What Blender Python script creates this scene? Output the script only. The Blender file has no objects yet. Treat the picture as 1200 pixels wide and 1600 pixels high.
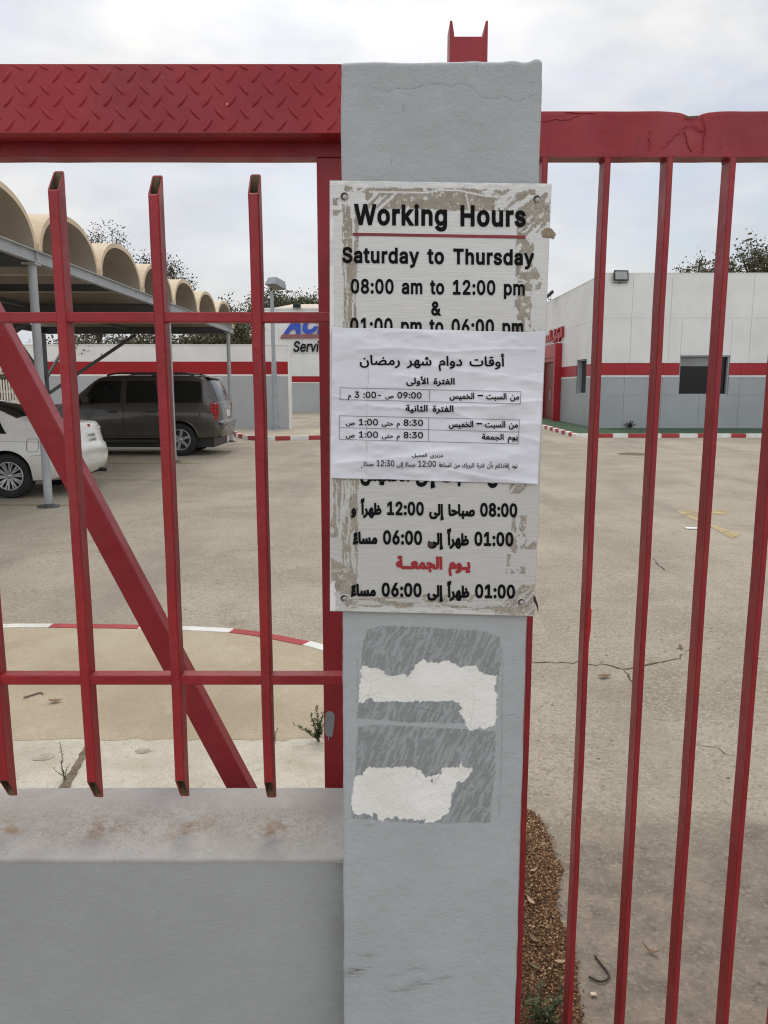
import bpy, bmesh, math, random, unicodedata
import numpy as np
from mathutils import Vector, Matrix
from mathutils.geometry import delaunay_2d_cdt
R = math.radians
random.seed(7)
sc = bpy.context.scene
col = sc.collection

# ---------------------------------------------------------------- camera
CAM_H = 1.65
TILT = R(9.23)
cam = bpy.data.cameras.new('camera')
cam.sensor_fit = 'HORIZONTAL'; cam.sensor_width = 36; cam.lens = 36
cam.clip_start = .05; cam.clip_end = 3000
camo = bpy.data.objects.new('camera', cam); col.objects.link(camo)
camo.location = (0, 0, CAM_H); camo.rotation_euler = (R(90) - TILT, 0, 0)
sc.camera = camo

# ---------------------------------------------------------------- light and exposure
SUN_EL, SUN_AZ = 52, -6          # the veiled sun: ahead of the camera, a little to the left
sc.view_settings.view_transform = 'Standard'
sc.view_settings.look = 'None'
sc.view_settings.exposure = 0.12
sc.view_settings.gamma = 1
sc.cycles.filter_width = 1.15
sun = bpy.data.lights.new('sun', 'SUN'); sun.energy = 0.9; sun.angle = R(22); sun.color = (1, .95, .87)
suno = bpy.data.objects.new('sun', sun); col.objects.link(suno)
sdir = Vector((math.sin(R(SUN_AZ)) * math.cos(R(SUN_EL)), math.cos(R(SUN_AZ)) * math.cos(R(SUN_EL)), math.sin(R(SUN_EL))))
suno.rotation_euler = sdir.to_track_quat('Z', 'Y').to_euler()
world = bpy.data.worlds.new('World'); sc.world = world; world.use_nodes = True
wn = world.node_tree; wn.nodes.clear()
def wnode(t, **kw):
    n = wn.nodes.new(t)
    for k, v in kw.items(): setattr(n, k, v)
    return n
w_out = wnode('ShaderNodeOutputWorld'); w_bg = wnode('ShaderNodeBackground'); w_bg.inputs['Strength'].default_value = .1
wn.links.new(w_bg.outputs[0], w_out.inputs[0])
w_sky = wnode('ShaderNodeTexSky', sky_type='NISHITA', sun_disc=False)
w_sky.sun_elevation = R(SUN_EL); w_sky.sun_rotation = R(SUN_AZ); w_sky.dust_density = 3
w_tc = wnode('ShaderNodeTexCoord')
w_map = wnode('ShaderNodeMapping'); w_map.inputs['Scale'].default_value = (1, 1, 2.6); w_map.inputs['Location'].default_value = (.35, .2, .4)
wn.links.new(w_tc.outputs['Generated'], w_map.inputs[0])
w_n1 = wnode('ShaderNodeTexNoise'); w_n1.inputs['Scale'].default_value = 3.0; w_n1.inputs['Detail'].default_value = 8; w_n1.inputs['Roughness'].default_value = .56; w_n1.inputs['Distortion'].default_value = .5
wn.links.new(w_map.outputs[0], w_n1.inputs['Vector'])
w_r1 = wnode('ShaderNodeMapRange'); w_r1.inputs['From Min'].default_value = .36; w_r1.inputs['From Max'].default_value = .58
w_r1.inputs['To Min'].default_value = .25; w_r1.inputs['To Max'].default_value = 1
wn.links.new(w_n1.outputs['Fac'], w_r1.inputs['Value'])
w_n2 = wnode('ShaderNodeTexNoise'); w_n2.inputs['Scale'].default_value = 5; w_n2.inputs['Detail'].default_value = 6
wn.links.new(w_map.outputs[0], w_n2.inputs['Vector'])
w_cr = wnode('ShaderNodeValToRGB')
w_cr.color_ramp.elements[0].position = .38; w_cr.color_ramp.elements[0].color = (6.2, 6.4, 6.8, 1)
w_cr.color_ramp.elements[1].position = .60; w_cr.color_ramp.elements[1].color = (8.3, 8.25, 8.15, 1)
wn.links.new(w_n2.outputs['Fac'], w_cr.inputs[0])
# brighter cloud round the veiled sun
w_dot = wnode('ShaderNodeVectorMath', operation='DOT_PRODUCT'); w_dot.inputs[1].default_value = sdir
w_nrm = wnode('ShaderNodeVectorMath', operation='NORMALIZE')
wn.links.new(w_tc.outputs['Generated'], w_nrm.inputs[0]); wn.links.new(w_nrm.outputs[0], w_dot.inputs[0])
w_glow = wnode('ShaderNodeMapRange'); w_glow.inputs['From Min'].default_value = .80; w_glow.inputs['From Max'].default_value = 1
w_glow.inputs['To Min'].default_value = 1; w_glow.inputs['To Max'].default_value = 1.7; w_glow.interpolation_type = 'SMOOTHSTEP'
wn.links.new(w_dot.outputs['Value'], w_glow.inputs['Value'])
w_mul = wnode('ShaderNodeMix', data_type='RGBA', blend_type='MULTIPLY'); w_mul.inputs[0].default_value = 1
wn.links.new(w_cr.outputs[0], w_mul.inputs[6])
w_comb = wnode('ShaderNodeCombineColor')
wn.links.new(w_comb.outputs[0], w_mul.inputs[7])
# gain added to the sky behind the camera to brighten surfaces facing it
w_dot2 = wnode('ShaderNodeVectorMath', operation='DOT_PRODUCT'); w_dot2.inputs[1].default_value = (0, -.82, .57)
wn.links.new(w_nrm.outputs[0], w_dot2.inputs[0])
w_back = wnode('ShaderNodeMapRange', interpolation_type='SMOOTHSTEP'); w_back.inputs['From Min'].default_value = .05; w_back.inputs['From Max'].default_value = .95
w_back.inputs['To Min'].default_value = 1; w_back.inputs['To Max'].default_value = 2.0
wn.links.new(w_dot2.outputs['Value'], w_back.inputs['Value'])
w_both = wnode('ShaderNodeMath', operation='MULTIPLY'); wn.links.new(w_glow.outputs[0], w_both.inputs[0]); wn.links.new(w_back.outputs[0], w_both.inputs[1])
w_mix = wnode('ShaderNodeMix', data_type='RGBA')
wn.links.new(w_r1.outputs[0], w_mix.inputs[0]); wn.links.new(w_sky.outputs[0], w_mix.inputs[6]); wn.links.new(w_mul.outputs[2], w_mix.inputs[7])
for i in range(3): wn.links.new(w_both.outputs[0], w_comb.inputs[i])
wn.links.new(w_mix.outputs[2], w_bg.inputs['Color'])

# ---------------------------------------------------------------- helpers
CT, ST = math.cos(TILT), math.sin(TILT)
def at(px, py, Y):
    """the point of the vertical plane y = Y measured at a place of the 1200 x 1600 photograph"""
    u, v = (px - 600) / 1200, (800 - py) / 1200
    k = Y / (CT + v * ST)
    return Vector((u * k, Y, CAM_H + (v * CT - ST) * k))
def gp(px, py, z=0.0):
    """the point of the level plane at height z measured in the photograph"""
    u, v = (px - 600) / 1200, (800 - py) / 1200
    k = (z - CAM_H) / (v * CT - ST)
    return Vector((u * k, (CT + v * ST) * k, z))
def zat(py, Y): return at(600, py, Y).z

def empty(name, loc=(0, 0, 0), label=None, cat=None, group=None):
    o = bpy.data.objects.new(name, None); o.location = loc; o.empty_display_size = .1; col.objects.link(o)
    tag(o, label, cat, group); return o
def tag(o, label=None, cat=None, group=None, kind=None):
    if label: o['label'] = label
    if cat: o['category'] = cat
    if group: o['group'] = group
    if kind: o['kind'] = kind
    return o
def link_mesh(name, me, mat=None, parent=None, world=True):
    o = bpy.data.objects.new(name, me); col.objects.link(o)
    for m in (mat if isinstance(mat, (list, tuple)) else [mat]):
        if m: me.materials.append(m)
    if parent:
        o.parent = parent
        if world: o.matrix_parent_inverse = Matrix.Translation(-tot_loc(parent))
    return o
def tot_loc(o):
    v = Vector((0, 0, 0))
    while o: v += Vector(o.location) + o.matrix_parent_inverse.translation; o = o.parent
    return v
class MB:
    """collects shapes, given in world (or the thing's own) coordinates, into one mesh"""
    def __init__(s): s.v = []; s.f = []; s.m = []; s.sm = []
    def add(s, vs, fs, mi=0, smooth=False):
        b = len(s.v); s.v += [tuple(p) for p in vs]
        s.f += [tuple(b + i for i in f) for f in fs]; s.m += [mi] * len(fs); s.sm += [smooth] * len(fs); return s
    def box(s, x0, x1, y0, y1, z0, z1, mi=0):
        if x0 > x1: x0, x1 = x1, x0
        if y0 > y1: y0, y1 = y1, y0
        if z0 > z1: z0, z1 = z1, z0
        vs = [(x, y, z) for z in (z0, z1) for y in (y0, y1) for x in (x0, x1)]
        return s.add(vs, [(0, 2, 3, 1), (4, 5, 7, 6), (0, 1, 5, 4), (2, 6, 7, 3), (0, 4, 6, 2), (1, 3, 7, 5)], mi)
    def prism(s, pts, d, mi=0):
        """polygon pts extruded by the vector d"""
        n = len(pts); d = Vector(d); P = [Vector(p) for p in pts]
        nrm = Vector((0, 0, 0))
        for i in range(n): nrm += P[i].cross(P[(i + 1) % n])
        if nrm.dot(d) > 0: P.reverse()
        vs = P + [p + d for p in P]
        fs = [tuple(range(n)), tuple(range(2 * n - 1, n - 1, -1))] + [(i, i + n, (i + 1) % n + n, (i + 1) % n) for i in range(n)]
        return s.add(vs, [tuple(reversed(f)) for f in fs] if False else fs, mi)
    def tube(s, pts, r, n=10, mi=0, caps=True, up=None):
        P = [Vector(p) for p in pts]; rs = r if isinstance(r, (list, tuple)) else [r] * len(P)
        vs, fs = [], []
        t0 = (P[1] - P[0]).normalized()
        a = t0.orthogonal().normalized() if up is None else (Vector(up) - t0 * t0.dot(Vector(up))).normalized()
        for i, p in enumerate(P):
            t = (P[min(i + 1, len(P) - 1)] - P[max(i - 1, 0)]).normalized()
            a = (a - t * a.dot(t)).normalized(); b = t.cross(a)
            for k in range(n):
                an = 2 * math.pi * k / n
                vs.append(p + (a * math.cos(an) + b * math.sin(an)) * rs[i])
        for i in range(len(P) - 1):
            for k in range(n):
                fs.append((i * n + k, i * n + (k + 1) % n, (i + 1) * n + (k + 1) % n, (i + 1) * n + k))
        s.add(vs, fs, mi, n > 5)
        if caps:
            s.add(vs[:n], [tuple(range(n - 1, -1, -1))], mi); s.add(vs[-n:], [tuple(range(n))], mi)
        return s
    def bar(s, p, q, w, d, side=(0, 0, 1), mi=0):
        """square-section bar from p to q, w along the normal lying in the plane of side, d across"""
        p, q = Vector(p), Vector(q); t = (q - p).normalized(); sd = Vector(side)
        a = (sd - t * sd.dot(t)).normalized(); b = t.cross(a)
        sec = [a * w / 2 + b * d / 2, -a * w / 2 + b * d / 2, -a * w / 2 - b * d / 2, a * w / 2 - b * d / 2]
        return s.prism([p + k for k in sec], q - p, mi)
    def lathe(s, prof, c, axis='z', n=24, mi=0, smooth=True):
        """profile of (radius, height) turned round an axis through c"""
        vs, fs = [], []; c = Vector(c); m = len(prof)
        for k in range(n):
            an = 2 * math.pi * k / n; ca, sa = math.cos(an), math.sin(an)
            for r, h in prof:
                if axis == 'z': vs.append(c + Vector((r * ca, r * sa, h)))
                elif axis == 'y': vs.append(c + Vector((r * sa, h, r * ca)))
                else: vs.append(c + Vector((h, r * ca, r * sa)))
        for k in range(n):
            for i in range(m - 1):
                fs.append((k * m + i, ((k + 1) % n) * m + i, ((k + 1) % n) * m + i + 1, k * m + i + 1))
        return s.add(vs, fs, mi, smooth)
    def mesh(s, name):
        me = bpy.data.meshes.new(name)
        me.from_pydata([tuple(p) for p in s.v], [], s.f)
        me.polygons.foreach_set('material_index', s.m)
        me.polygons.foreach_set('use_smooth', s.sm)
        me.update(); return me
    def build(s, name, mat, parent=None, bevel=0, seg=2, world=True):
        o = link_mesh(name, s.mesh(name), mat, parent, world)
        if bevel:
            b = o.modifiers.new('edge', 'BEVEL'); b.width = bevel; b.segments = seg; b.limit_method = 'ANGLE'; b.angle_limit = R(40); b.harden_normals = False
        return o
def grid_mesh(name, X, flip=False, smooth=True):
    """mesh of a (rows, columns, 3) array of points"""
    h, w, _ = X.shape
    me = bpy.data.meshes.new(name)
    i = np.arange(h * w).reshape(h, w)
    q = np.stack([i[:-1, :-1], i[:-1, 1:], i[1:, 1:], i[1:, :-1]], -1).reshape(-1, 4)
    if flip: q = q[:, ::-1]
    me.vertices.add(h * w); me.vertices.foreach_set('co', X.reshape(-1).astype(np.float32))
    me.loops.add(q.size); me.loops.foreach_set('vertex_index', q.reshape(-1).astype(np.int32))
    me.polygons.add(len(q)); me.polygons.foreach_set('loop_start', np.arange(0, q.size, 4, dtype=np.int32))
    me.polygons.foreach_set('use_smooth', np.full(len(q), smooth))
    me.update(calc_edges=True); return me
def attr(me, name, arr):
    a = me.attributes.new(name, 'FLOAT', 'POINT'); a.data.foreach_set('value', np.asarray(arr, np.float32).reshape(-1))
_rng = np.random.default_rng(11)
_tab = _rng.random((256, 256))
def vnoise(x, y, seed=0):
    x = np.asarray(x, float) + seed * 17.3; y = np.asarray(y, float) + seed * 31.7
    xi, yi = np.floor(x).astype(int), np.floor(y).astype(int); fx, fy = x - xi, y - yi
    fx = fx * fx * (3 - 2 * fx); fy = fy * fy * (3 - 2 * fy)
    g = lambda a, b: _tab[a % 256, b % 256]
    return (g(xi, yi) * (1 - fx) + g(xi + 1, yi) * fx) * (1 - fy) + (g(xi, yi + 1) * (1 - fx) + g(xi + 1, yi + 1) * fx) * fy
def fbm(x, y, seed=0, o=4):
    t = 0; a = .5; n = 0
    for k in range(o):
        t = t + a * vnoise(x * 2 ** k, y * 2 ** k, seed + k); n += a; a /= 2
    return t / n
def in_poly(px, py, poly):
    ins = np.zeros(px.shape, bool); n = len(poly)
    for i in range(n):
        x0, y0 = poly[i]; x1, y1 = poly[(i + 1) % n]
        if y0 == y1: continue
        c = ((y0 > py) != (y1 > py)) & (px < (x1 - x0) * (py - y0) / (y1 - y0) + x0)
        ins ^= c
    return ins

# ---------------------------------------------------------------- materials
class Mat:
    def __init__(s, name):
        s.m = bpy.data.materials.new(name); s.m.use_nodes = True; s.nt = s.m.node_tree
        s.b = s.nt.nodes['Principled BSDF']
        s.tc = s.nt.nodes.new('ShaderNodeTexCoord'); s.geo = None
    def n(s, t, ins=None, **kw):
        n = s.nt.nodes.new(t)
        for k, v in kw.items(): setattr(n, k, v)
        for k, v in (ins or {}).items(): s.set(n.inputs[k], v)
        return n
    def set(s, sock, v):
        if isinstance(v, bpy.types.NodeSocket): s.nt.links.new(v, sock)
        elif isinstance(v, (list, tuple)) and len(v) == 3 and sock.type == 'RGBA': sock.default_value = (*v, 1)
        else: sock.default_value = v
    def pos(s, scale=(1, 1, 1), loc=(0, 0, 0), rot=(0, 0, 0)):
        g = s.geo or s.n('ShaderNodeNewGeometry'); s.geo = g
        return s.n('ShaderNodeMapping', {'Vector': g.outputs['Position'], 'Scale': scale, 'Location': loc, 'Rotation': rot}).outputs[0]
    def obj(s, scale=(1, 1, 1)):
        return s.n('ShaderNodeMapping', {'Vector': s.tc.outputs['Object'], 'Scale': scale}).outputs[0]
    def slant(s, rot, scale):
        g = s.geo or s.n('ShaderNodeNewGeometry'); s.geo = g
        a = s.n('ShaderNodeMapping', {'Vector': g.outputs['Position'], 'Rotation': rot}).outputs[0]
        return s.n('ShaderNodeMapping', {'Vector': a, 'Scale': scale}).outputs[0]
    def noise(s, vec, scale, detail=4, rough=.55, dist=0):
        return s.n('ShaderNodeTexNoise', {'Vector': vec, 'Scale': scale, 'Detail': detail, 'Roughness': rough, 'Distortion': dist}).outputs['Fac']
    def voro(s, vec, scale, feature='F1', out='Distance', rnd=1):
        return s.n('ShaderNodeTexVoronoi', {'Vector': vec, 'Scale': scale, 'Randomness': rnd}, feature=feature).outputs[out]
    def rng(s, v, a, b, c=0, d=1, smooth=True):
        return s.n('ShaderNodeMapRange', {'Value': v, 'From Min': a, 'From Max': b, 'To Min': c, 'To Max': d}, interpolation_type='SMOOTHSTEP' if smooth else 'LINEAR').outputs[0]
    def mix(s, f, a, b, mode='MIX'):
        n = s.n('ShaderNodeMix', data_type='RGBA', blend_type=mode)
        s.set(n.inputs[0], f); s.set(n.inputs[6], a); s.set(n.inputs[7], b); return n.outputs[2]
    def math(s, op, a, b=0.0, c=None):
        n = s.n('ShaderNodeMath', operation=op); s.set(n.inputs[0], a); s.set(n.inputs[1], b)
        if c is not None: s.set(n.inputs[2], c)
        return n.outputs[0]
    def attr(s, name): return s.n('ShaderNodeAttribute', attribute_name=name).outputs['Fac']
    def bump(s, h, strength=.3, dist=.01, prev=None):
        ins = {'Height': h, 'Strength': strength, 'Distance': dist}
        if prev is not None: ins['Normal'] = prev
        return s.n('ShaderNodeBump', ins).outputs[0]
    def out(s, color=None, rough=None, metal=None, normal=None, spec=None):
        if color is not None: s.set(s.b.inputs['Base Color'], color)
        if rough is not None: s.set(s.b.inputs['Roughness'], rough)
        if metal is not None: s.set(s.b.inputs['Metallic'], metal)
        if normal is not None: s.set(s.b.inputs['Normal'], normal)
        if spec is not None: s.set(s.b.inputs['Specular IOR Level'], spec)
        return s.m
def mul(c, k): return tuple(min(1, x * k) for x in c)
def paint(name, base, rough=.5, var=.1, vscale=5, bump=.15, bscale=60, bdist=.002, metal=0, spec=.5, coords='pos'):
    m = Mat(name); p = m.pos() if coords == 'pos' else m.obj()
    c = m.mix(m.rng(m.noise(p, vscale, 5, .6), .3, .7), mul(base, 1 - var), mul(base, 1 + var))
    return m.out(c, rough, metal, m.bump(m.noise(p, bscale, 3), bump, bdist) if bump else None, spec)

def red_paint(name, base, lump=.5):
    """thick gloss enamel brushed over steel: soft lumps, sags and fine brush grain"""
    m = Mat(name); p = m.pos()
    big = m.noise(p, 14, 4, .6); fine = m.noise(p, 160, 2)
    st = m.noise(m.pos((70, 70, 9)), 1, 3)
    c = m.mix(m.rng(m.noise(p, 6, 6, .65), .3, .72), mul(base, .84), mul(base, 1.12))
    spot = m.rng(m.noise(p, 95, 3, .6), .69, .715)
    c = m.mix(m.math('MULTIPLY', spot, .75), c, (.10, .045, .035))
    run = m.rng(m.noise(m.pos((55, 55, 5)), 1, 4, .6), .58, .72, 0, .35)
    c = m.mix(run, c, mul(base, .55))
    dust = m.rng(m.noise(p, 3.3, 6, .7), .5, .8, 0, .16)
    c = m.mix(dust, c, (.33, .16, .14))
    n = m.bump(big, lump * 1.3, .007); n = m.bump(st, .12, .002, n); n = m.bump(fine, .25, .0006, n)
    r = m.rng(m.noise(p, 9, 4), .3, .7, .38, .55)
    return m.out(c, r, 0, n, .4)
RED = (.305, .0180, .023)
M = {}
M['red'] = red_paint('red_enamel', RED)
M['red_dark'] = red_paint('red_enamel_gate', (.285, .018, .0225), .4)
M['rust'] = paint('rusty_tube_inside', (.11, .075, .04), .9, .5, 60, .6, 120)
M['black'] = paint('black_metal', (.015, .015, .016), .45, .2)
M['text_black'] = paint('black_vinyl', (.006, .006, .007), .75, .05, bump=0, spec=.12)
M['text_red'] = paint('red_vinyl', (.30, .012, .02), .45, .1, bump=0)
M['ink'] = paint('printer_ink', (.009, .009, .011), .9, .1, bump=0, spec=.1)
M['rule_red'] = paint('dark_red_vinyl', (.22, .012, .02), .5, .15, bump=0)
M['line'] = paint('thin_printed_line', (.12, .12, .13), .8, .1, bump=0)
# ================================================================ GROUND AND SETTING
def ground_mat():
    m = Mat('dusty_asphalt'); p = m.pos()
    big = m.noise(p, .35, 5, .6, .4); mid = m.noise(p, 2.2, 5, .65); fine = m.noise(p, 55, 3, .7)
    c = m.mix(m.rng(big, .32, .68), (.285, .247, .190), (.405, .358, .283))
    grain = m.noise(p, 26, 6, .72); c = m.mix(m.rng(grain, .30, .48, .55, 0), c, (.19, .16, .115)); c = m.mix(m.rng(grain, .54, .72, 0, .5), c, (.50, .455, .37))
    blot = m.noise(p, .8, 6, .7, .8); c = m.mix(m.rng(blot, .50, .70, 0, .7), c, (.235, .20, .15))
    oil = m.noise(m.pos((1, 1, 1), (7, 3, 0)), .55, 4, .6); c = m.mix(m.rng(oil, .62, .74, 0, .5), c, (.15, .13, .105))
    c = m.mix(m.rng(mid, .4, .75, 0, .45), c, (.44, .392, .31))
    # pale aggregate and dark bits
    v = m.n('ShaderNodeTexVoronoi', {'Vector': p, 'Scale': 85}); rnd = m.n('ShaderNodeSeparateColor', {'Color': v.outputs['Color']}).outputs[0]
    c = m.mix(m.math('MULTIPLY', m.rng(rnd, .72, .95), .5), c, (.50, .43, .33))
    c = m.mix(m.math('MULTIPLY', m.rng(rnd, .0, .25, 1, 0), .5), c, (.16, .13, .095))
    v2 = m.n('ShaderNodeTexVoronoi', {'Vector': p, 'Scale': 17}); r2 = m.n('ShaderNodeSeparateColor', {'Color': v2.outputs['Color']}).outputs[1]
    sp = m.math('MULTIPLY', m.rng(r2, .90, .92), m.rng(v2.outputs['Distance'], .12, .2, 1, 0))
    c = m.mix(m.math('MULTIPLY', sp, .8), c, (.06, .048, .035))
    # tyre-darkened lanes running in from the gate
    lane = m.noise(m.pos((.9, .12, 1), (0, 0, 0), (0, 0, R(-14))), 1.4, 4)
    c = m.mix(m.rng(lane, .48, .72, 0, .6), c, (.24, .215, .175))
    # the older, greyer concrete just inside the gate
    sep = m.n('ShaderNodeSeparateXYZ', {'Vector': p}); w = m.math('ADD', sep.outputs['Y'], m.math('MULTIPLY', m.noise(p, 1.6, 5), 1.1))
    near = m.rng(w, 3.15, 3.5, 1, 0)
    old = m.mix(m.rng(m.noise(p, 7, 6, .72), .3, .7), (.145, .122, .093), (.28, .24, .185))
    old = m.mix(m.rng(grain, .30, .46, .75, 0), old, (.075, .06, .043))
    old = m.mix(m.rng(m.noise(p, 75, 4, .7), .56, .7, 0, .55), old, (.36, .315, .25))
    old = m.mix(m.math('MULTIPLY', m.rng(rnd, .72, .95), .35), old, (.34, .30, .24))
    c = m.mix(m.math('MULTIPLY', near, .85), c, old)
    n = m.bump(fine, .7, .005); n = m.bump(m.noise(p, 18, 5, .65), .6, .014, n); n = m.bump(v.outputs['Distance'], .3, .003, n)
    return m.out(c, .92, 0, n, .25)
M['ground'] = ground_mat()
me = MB().add([(-300, -60, 0), (300, -60, 0), (300, 500, 0), (-300, 500, 0)], [(0, 1, 2, 3)])
tag(me.build('ground', M['ground']), kind='structure')

def pavement_mat():
    m = Mat('sandy_pavement_concrete'); p = m.pos()
    c = m.mix(m.rng(m.noise(p, 1.3, 6, .65), .3, .7), (.385, .315, .22), (.50, .43, .315))
    c = m.mix(m.rng(m.noise(p, 4.5, 6, .7, .6), .52, .8, 0, .7), c, (.60, .53, .40))
    c = m.mix(m.rng(m.noise(p, 120, 2, .7), .35, .65, 0, .35), c, (.26, .21, .145))
    n = m.bump(m.noise(p, 90, 3), .4, .003); n = m.bump(m.noise(p, 9, 5), .3, .01, n)
    return m.out(c, .95, 0, n, .2)
def slab_mat():
    m = Mat('pale_concrete_strip'); p = m.pos()
    c = m.mix(m.rng(m.noise(p, 2.6, 6, .7, .5), .3, .7), (.46, .41, .32), (.62, .58, .48))
    c = m.mix(m.rng(m.noise(p, 7, 6, .7), .56, .75, 0, .6), c, (.43, .40, .33))
    c = m.mix(m.rng(m.noise(p, 130, 2), .3, .6, .3, 0), c, (.28, .24, .17))
    ed = m.voro(m.n('ShaderNodeVectorMath', {0: p, 1: m.n('ShaderNodeTexNoise', {'Vector': p, 'Scale': 6}).outputs['Color']}, operation='ADD').outputs[0], 2.3, 'DISTANCE_TO_EDGE')
    c = m.mix(m.math('MULTIPLY', m.rng(ed, .0, .012, 1, 0), .45), c, (.25, .21, .15))
    n = m.bump(m.noise(p, 60, 4), .5, .004); n = m.bump(m.noise(p, 8, 5), .4, .012, n)
    return m.out(c, .95, 0, n, .2)
M['pavement'] = pavement_mat(); M['slab'] = slab_mat()
PZ = .12
kpx = [(-160, 985), (10, 981), (90, 981), (200, 982.5), (290, 985), (370, 990), (440, 1002), (505, 1017)]
kline = [gp(x, y, PZ) for x, y in kpx] + [Vector((-.13, 4.02, PZ)), Vector((.06, 3.6, PZ)), Vector((.17, 3.1, PZ)), Vector((.20, 2.5, PZ)), Vector((.21, 1.75, PZ))]
kline = [Vector((-9, kline[0].y - .1, PZ)), Vector((-5, kline[0].y, PZ))] + kline
def smooth_line(P, k=6):
    out = []
    for i in range(len(P) - 1):
        p0, p1, p2, p3 = P[max(i - 1, 0)], P[i], P[i + 1], P[min(i + 2, len(P) - 1)]
        for j in range(k):
            t = j / k
            out.append(.5 * ((2 * p1) + (p2 - p0) * t + (2 * p0 - 5 * p1 + 4 * p2 - p3) * t * t + (3 * p1 - p0 - 3 * p2 + p3) * t ** 3))
    return out + [P[-1]]
ks = smooth_line(kline)
def offset_line(P, d):
    out = []
    for i, p in enumerate(P):
        t = (P[min(i + 1, len(P) - 1)] - P[max(i - 1, 0)]).normalized()
        out.append(p + Vector((t.y, -t.x, 0)) * d)
    return out
WALL_B = 1.535
inner = offset_line(ks, .0)
strip_y = gp(300, 1155, PZ).y
mb = MB()
far = [p for p in inner if p.y > strip_y]
n = len(far)
vs = [Vector((p.x, p.y, PZ)) for p in far] + [Vector((p.x, strip_y + .014 * random.gauss(0, 1), PZ)) for p in far]
vs[n - 1 + n] = Vector((far[-1].x, strip_y, PZ))
mb.add(vs, [(i, i + n, i + 1 + n, i + 1) for i in range(n - 1)])
tag(mb.build('pavement', M['pavement']), kind='structure')
mb = MB(); mb.box(-9, .2, WALL_B + .004, strip_y + .05, 0, PZ - .0012)
tag(mb.build('concrete_strip', M['slab']), kind='structure')
# joint in the strip, filled with dirt
M['joint'] = paint('dirt_filled_joint', (.17, .135, .09), .95, .4, 30, .8, 90, .006)
a, b = gp(95, 1240, PZ), gp(140, 1163, PZ)
ja, jb = [], []
for i in range(15):
    t = i / 14; q = a.lerp(b, t); w = .014 + .010 * random.random()
    ja.append(q + Vector((-w, 0, .0005))); jb.append(q + Vector((w, 0, .0005)))
tag(MB().add(ja + jb, [(i, i + 15, i + 16, i + 1) for i in range(14)]).build('pavement_joint', M['joint']), kind='structure')
# plugged round holes in the strip
M['plug'] = paint('mortar_plug', (.40, .36, .285), .95, .25, 25, .6, 100, .003)
for k, (x, y, r) in enumerate(((67, 1183, .045), (224, 1173, .034))):
    c = gp(x, y, PZ)
    vs = [c + Vector((math.cos(t * .2618) * r * random.uniform(.9, 1.1), math.sin(t * .2618) * r * .75 * random.uniform(.9, 1.1), .0005)) for t in range(24)]
    o = tag(MB().add(vs, [tuple(range(24))]).build('mortar_patch', M['plug']), kind='structure')

# kerb round the near pavement: red and white stretches
def paint_kerb(name, rgb, wear, wearc):
    m = Mat(name); p = m.pos()
    c = m.mix(m.rng(m.noise(p, 5, 5, .6), .3, .7), mul(rgb, .85), mul(rgb, 1.08))
    c = m.mix(m.rng(m.noise(p, 11, 6, .75), .60, .70, 0, wear), c, wearc)
    return m.out(c, .75, 0, m.bump(m.noise(p, 50, 4), .4, .005), .3)
M['kerb_red'] = paint_kerb('kerb_red_paint', (.37, .055, .055), .8, (.38, .22, .16))
M['kerb_white'] = paint_kerb('kerb_white_paint', (.72, .71, .67), .8, (.42, .37, .29))
def kerb(name, P, widths, w=.14, h=PZ, bounds=None, seg=.5, z=0):
    """kerb along the line P (outer edge to the left of travel), colours change at bounds (distances) or every seg"""
    mb = MB(); L = [0]
    for i in range(1, len(P)): L.append(L[-1] + (P[i] - P[i - 1]).length)
    Q = offset_line(P, -w)
    def s(p, zz): return Vector((p.x, p.y, zz))
    for i in range(len(P) - 1):
        m_ = (L[i] + L[i + 1]) / 2
        if bounds: ci = sum(1 for b in bounds if m_ > b) % 2
        else: ci = int(m_ / seg) % 2
        vs = [s(P[i], z), s(Q[i], z), s(Q[i], h - .012), s(Q[i].lerp(P[i], .1), h), s(P[i], h), s(P[i + 1], z), s(Q[i + 1], z), s(Q[i + 1], h - .012), s(Q[i + 1].lerp(P[i + 1], .1), h), s(P[i + 1], h)]
        mb.add(vs, [(1, 6, 7, 2), (2, 7, 8, 3), (3, 8, 9, 4), (0, 4, 9, 5)], ci)
    o = mb.build(name, [M['kerb_white'], M['kerb_red']])
    return tag(o, kind='structure')
def densify(P, d=.05):
    out = [P[0]]
    for a, b in zip(P, P[1:]):
        n = max(1, int((b - a).length / d))
        out += [a.lerp(b, k / n) for k in range(1, n + 1)]
    return out
kd = densify(ks, .03)
cum = [0]
for i in range(1, len(kd)): cum.append(cum[-1] + (kd[i] - kd[i - 1]).length)
def arc_at(px):
    best = min(range(len(kd)), key=lambda i: abs((kd[i].x / kd[i].y) - ((gp(px, 990, PZ).x) / gp(px, 990, PZ).y)) + (100 if kd[i].y < 4 else 0))
    return cum[best]
bd = [arc_at(94), arc_at(225), arc_at(367), arc_at(486)]
bd = [bd[0] - 1.8, bd[0] - .9] + bd
bd += [bd[-1] + .4 + .45 * k for k in range(8)]
# white up to px 94, red to 225, white to 367, red to 486, then on round the corner
kd_j = [p + Vector((random.uniform(-.004, .004), random.uniform(-.004, .004), 0)) for p in kd]
kerb('kerb', kd_j, None, .085, PZ + .004, bounds=bd)

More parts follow.
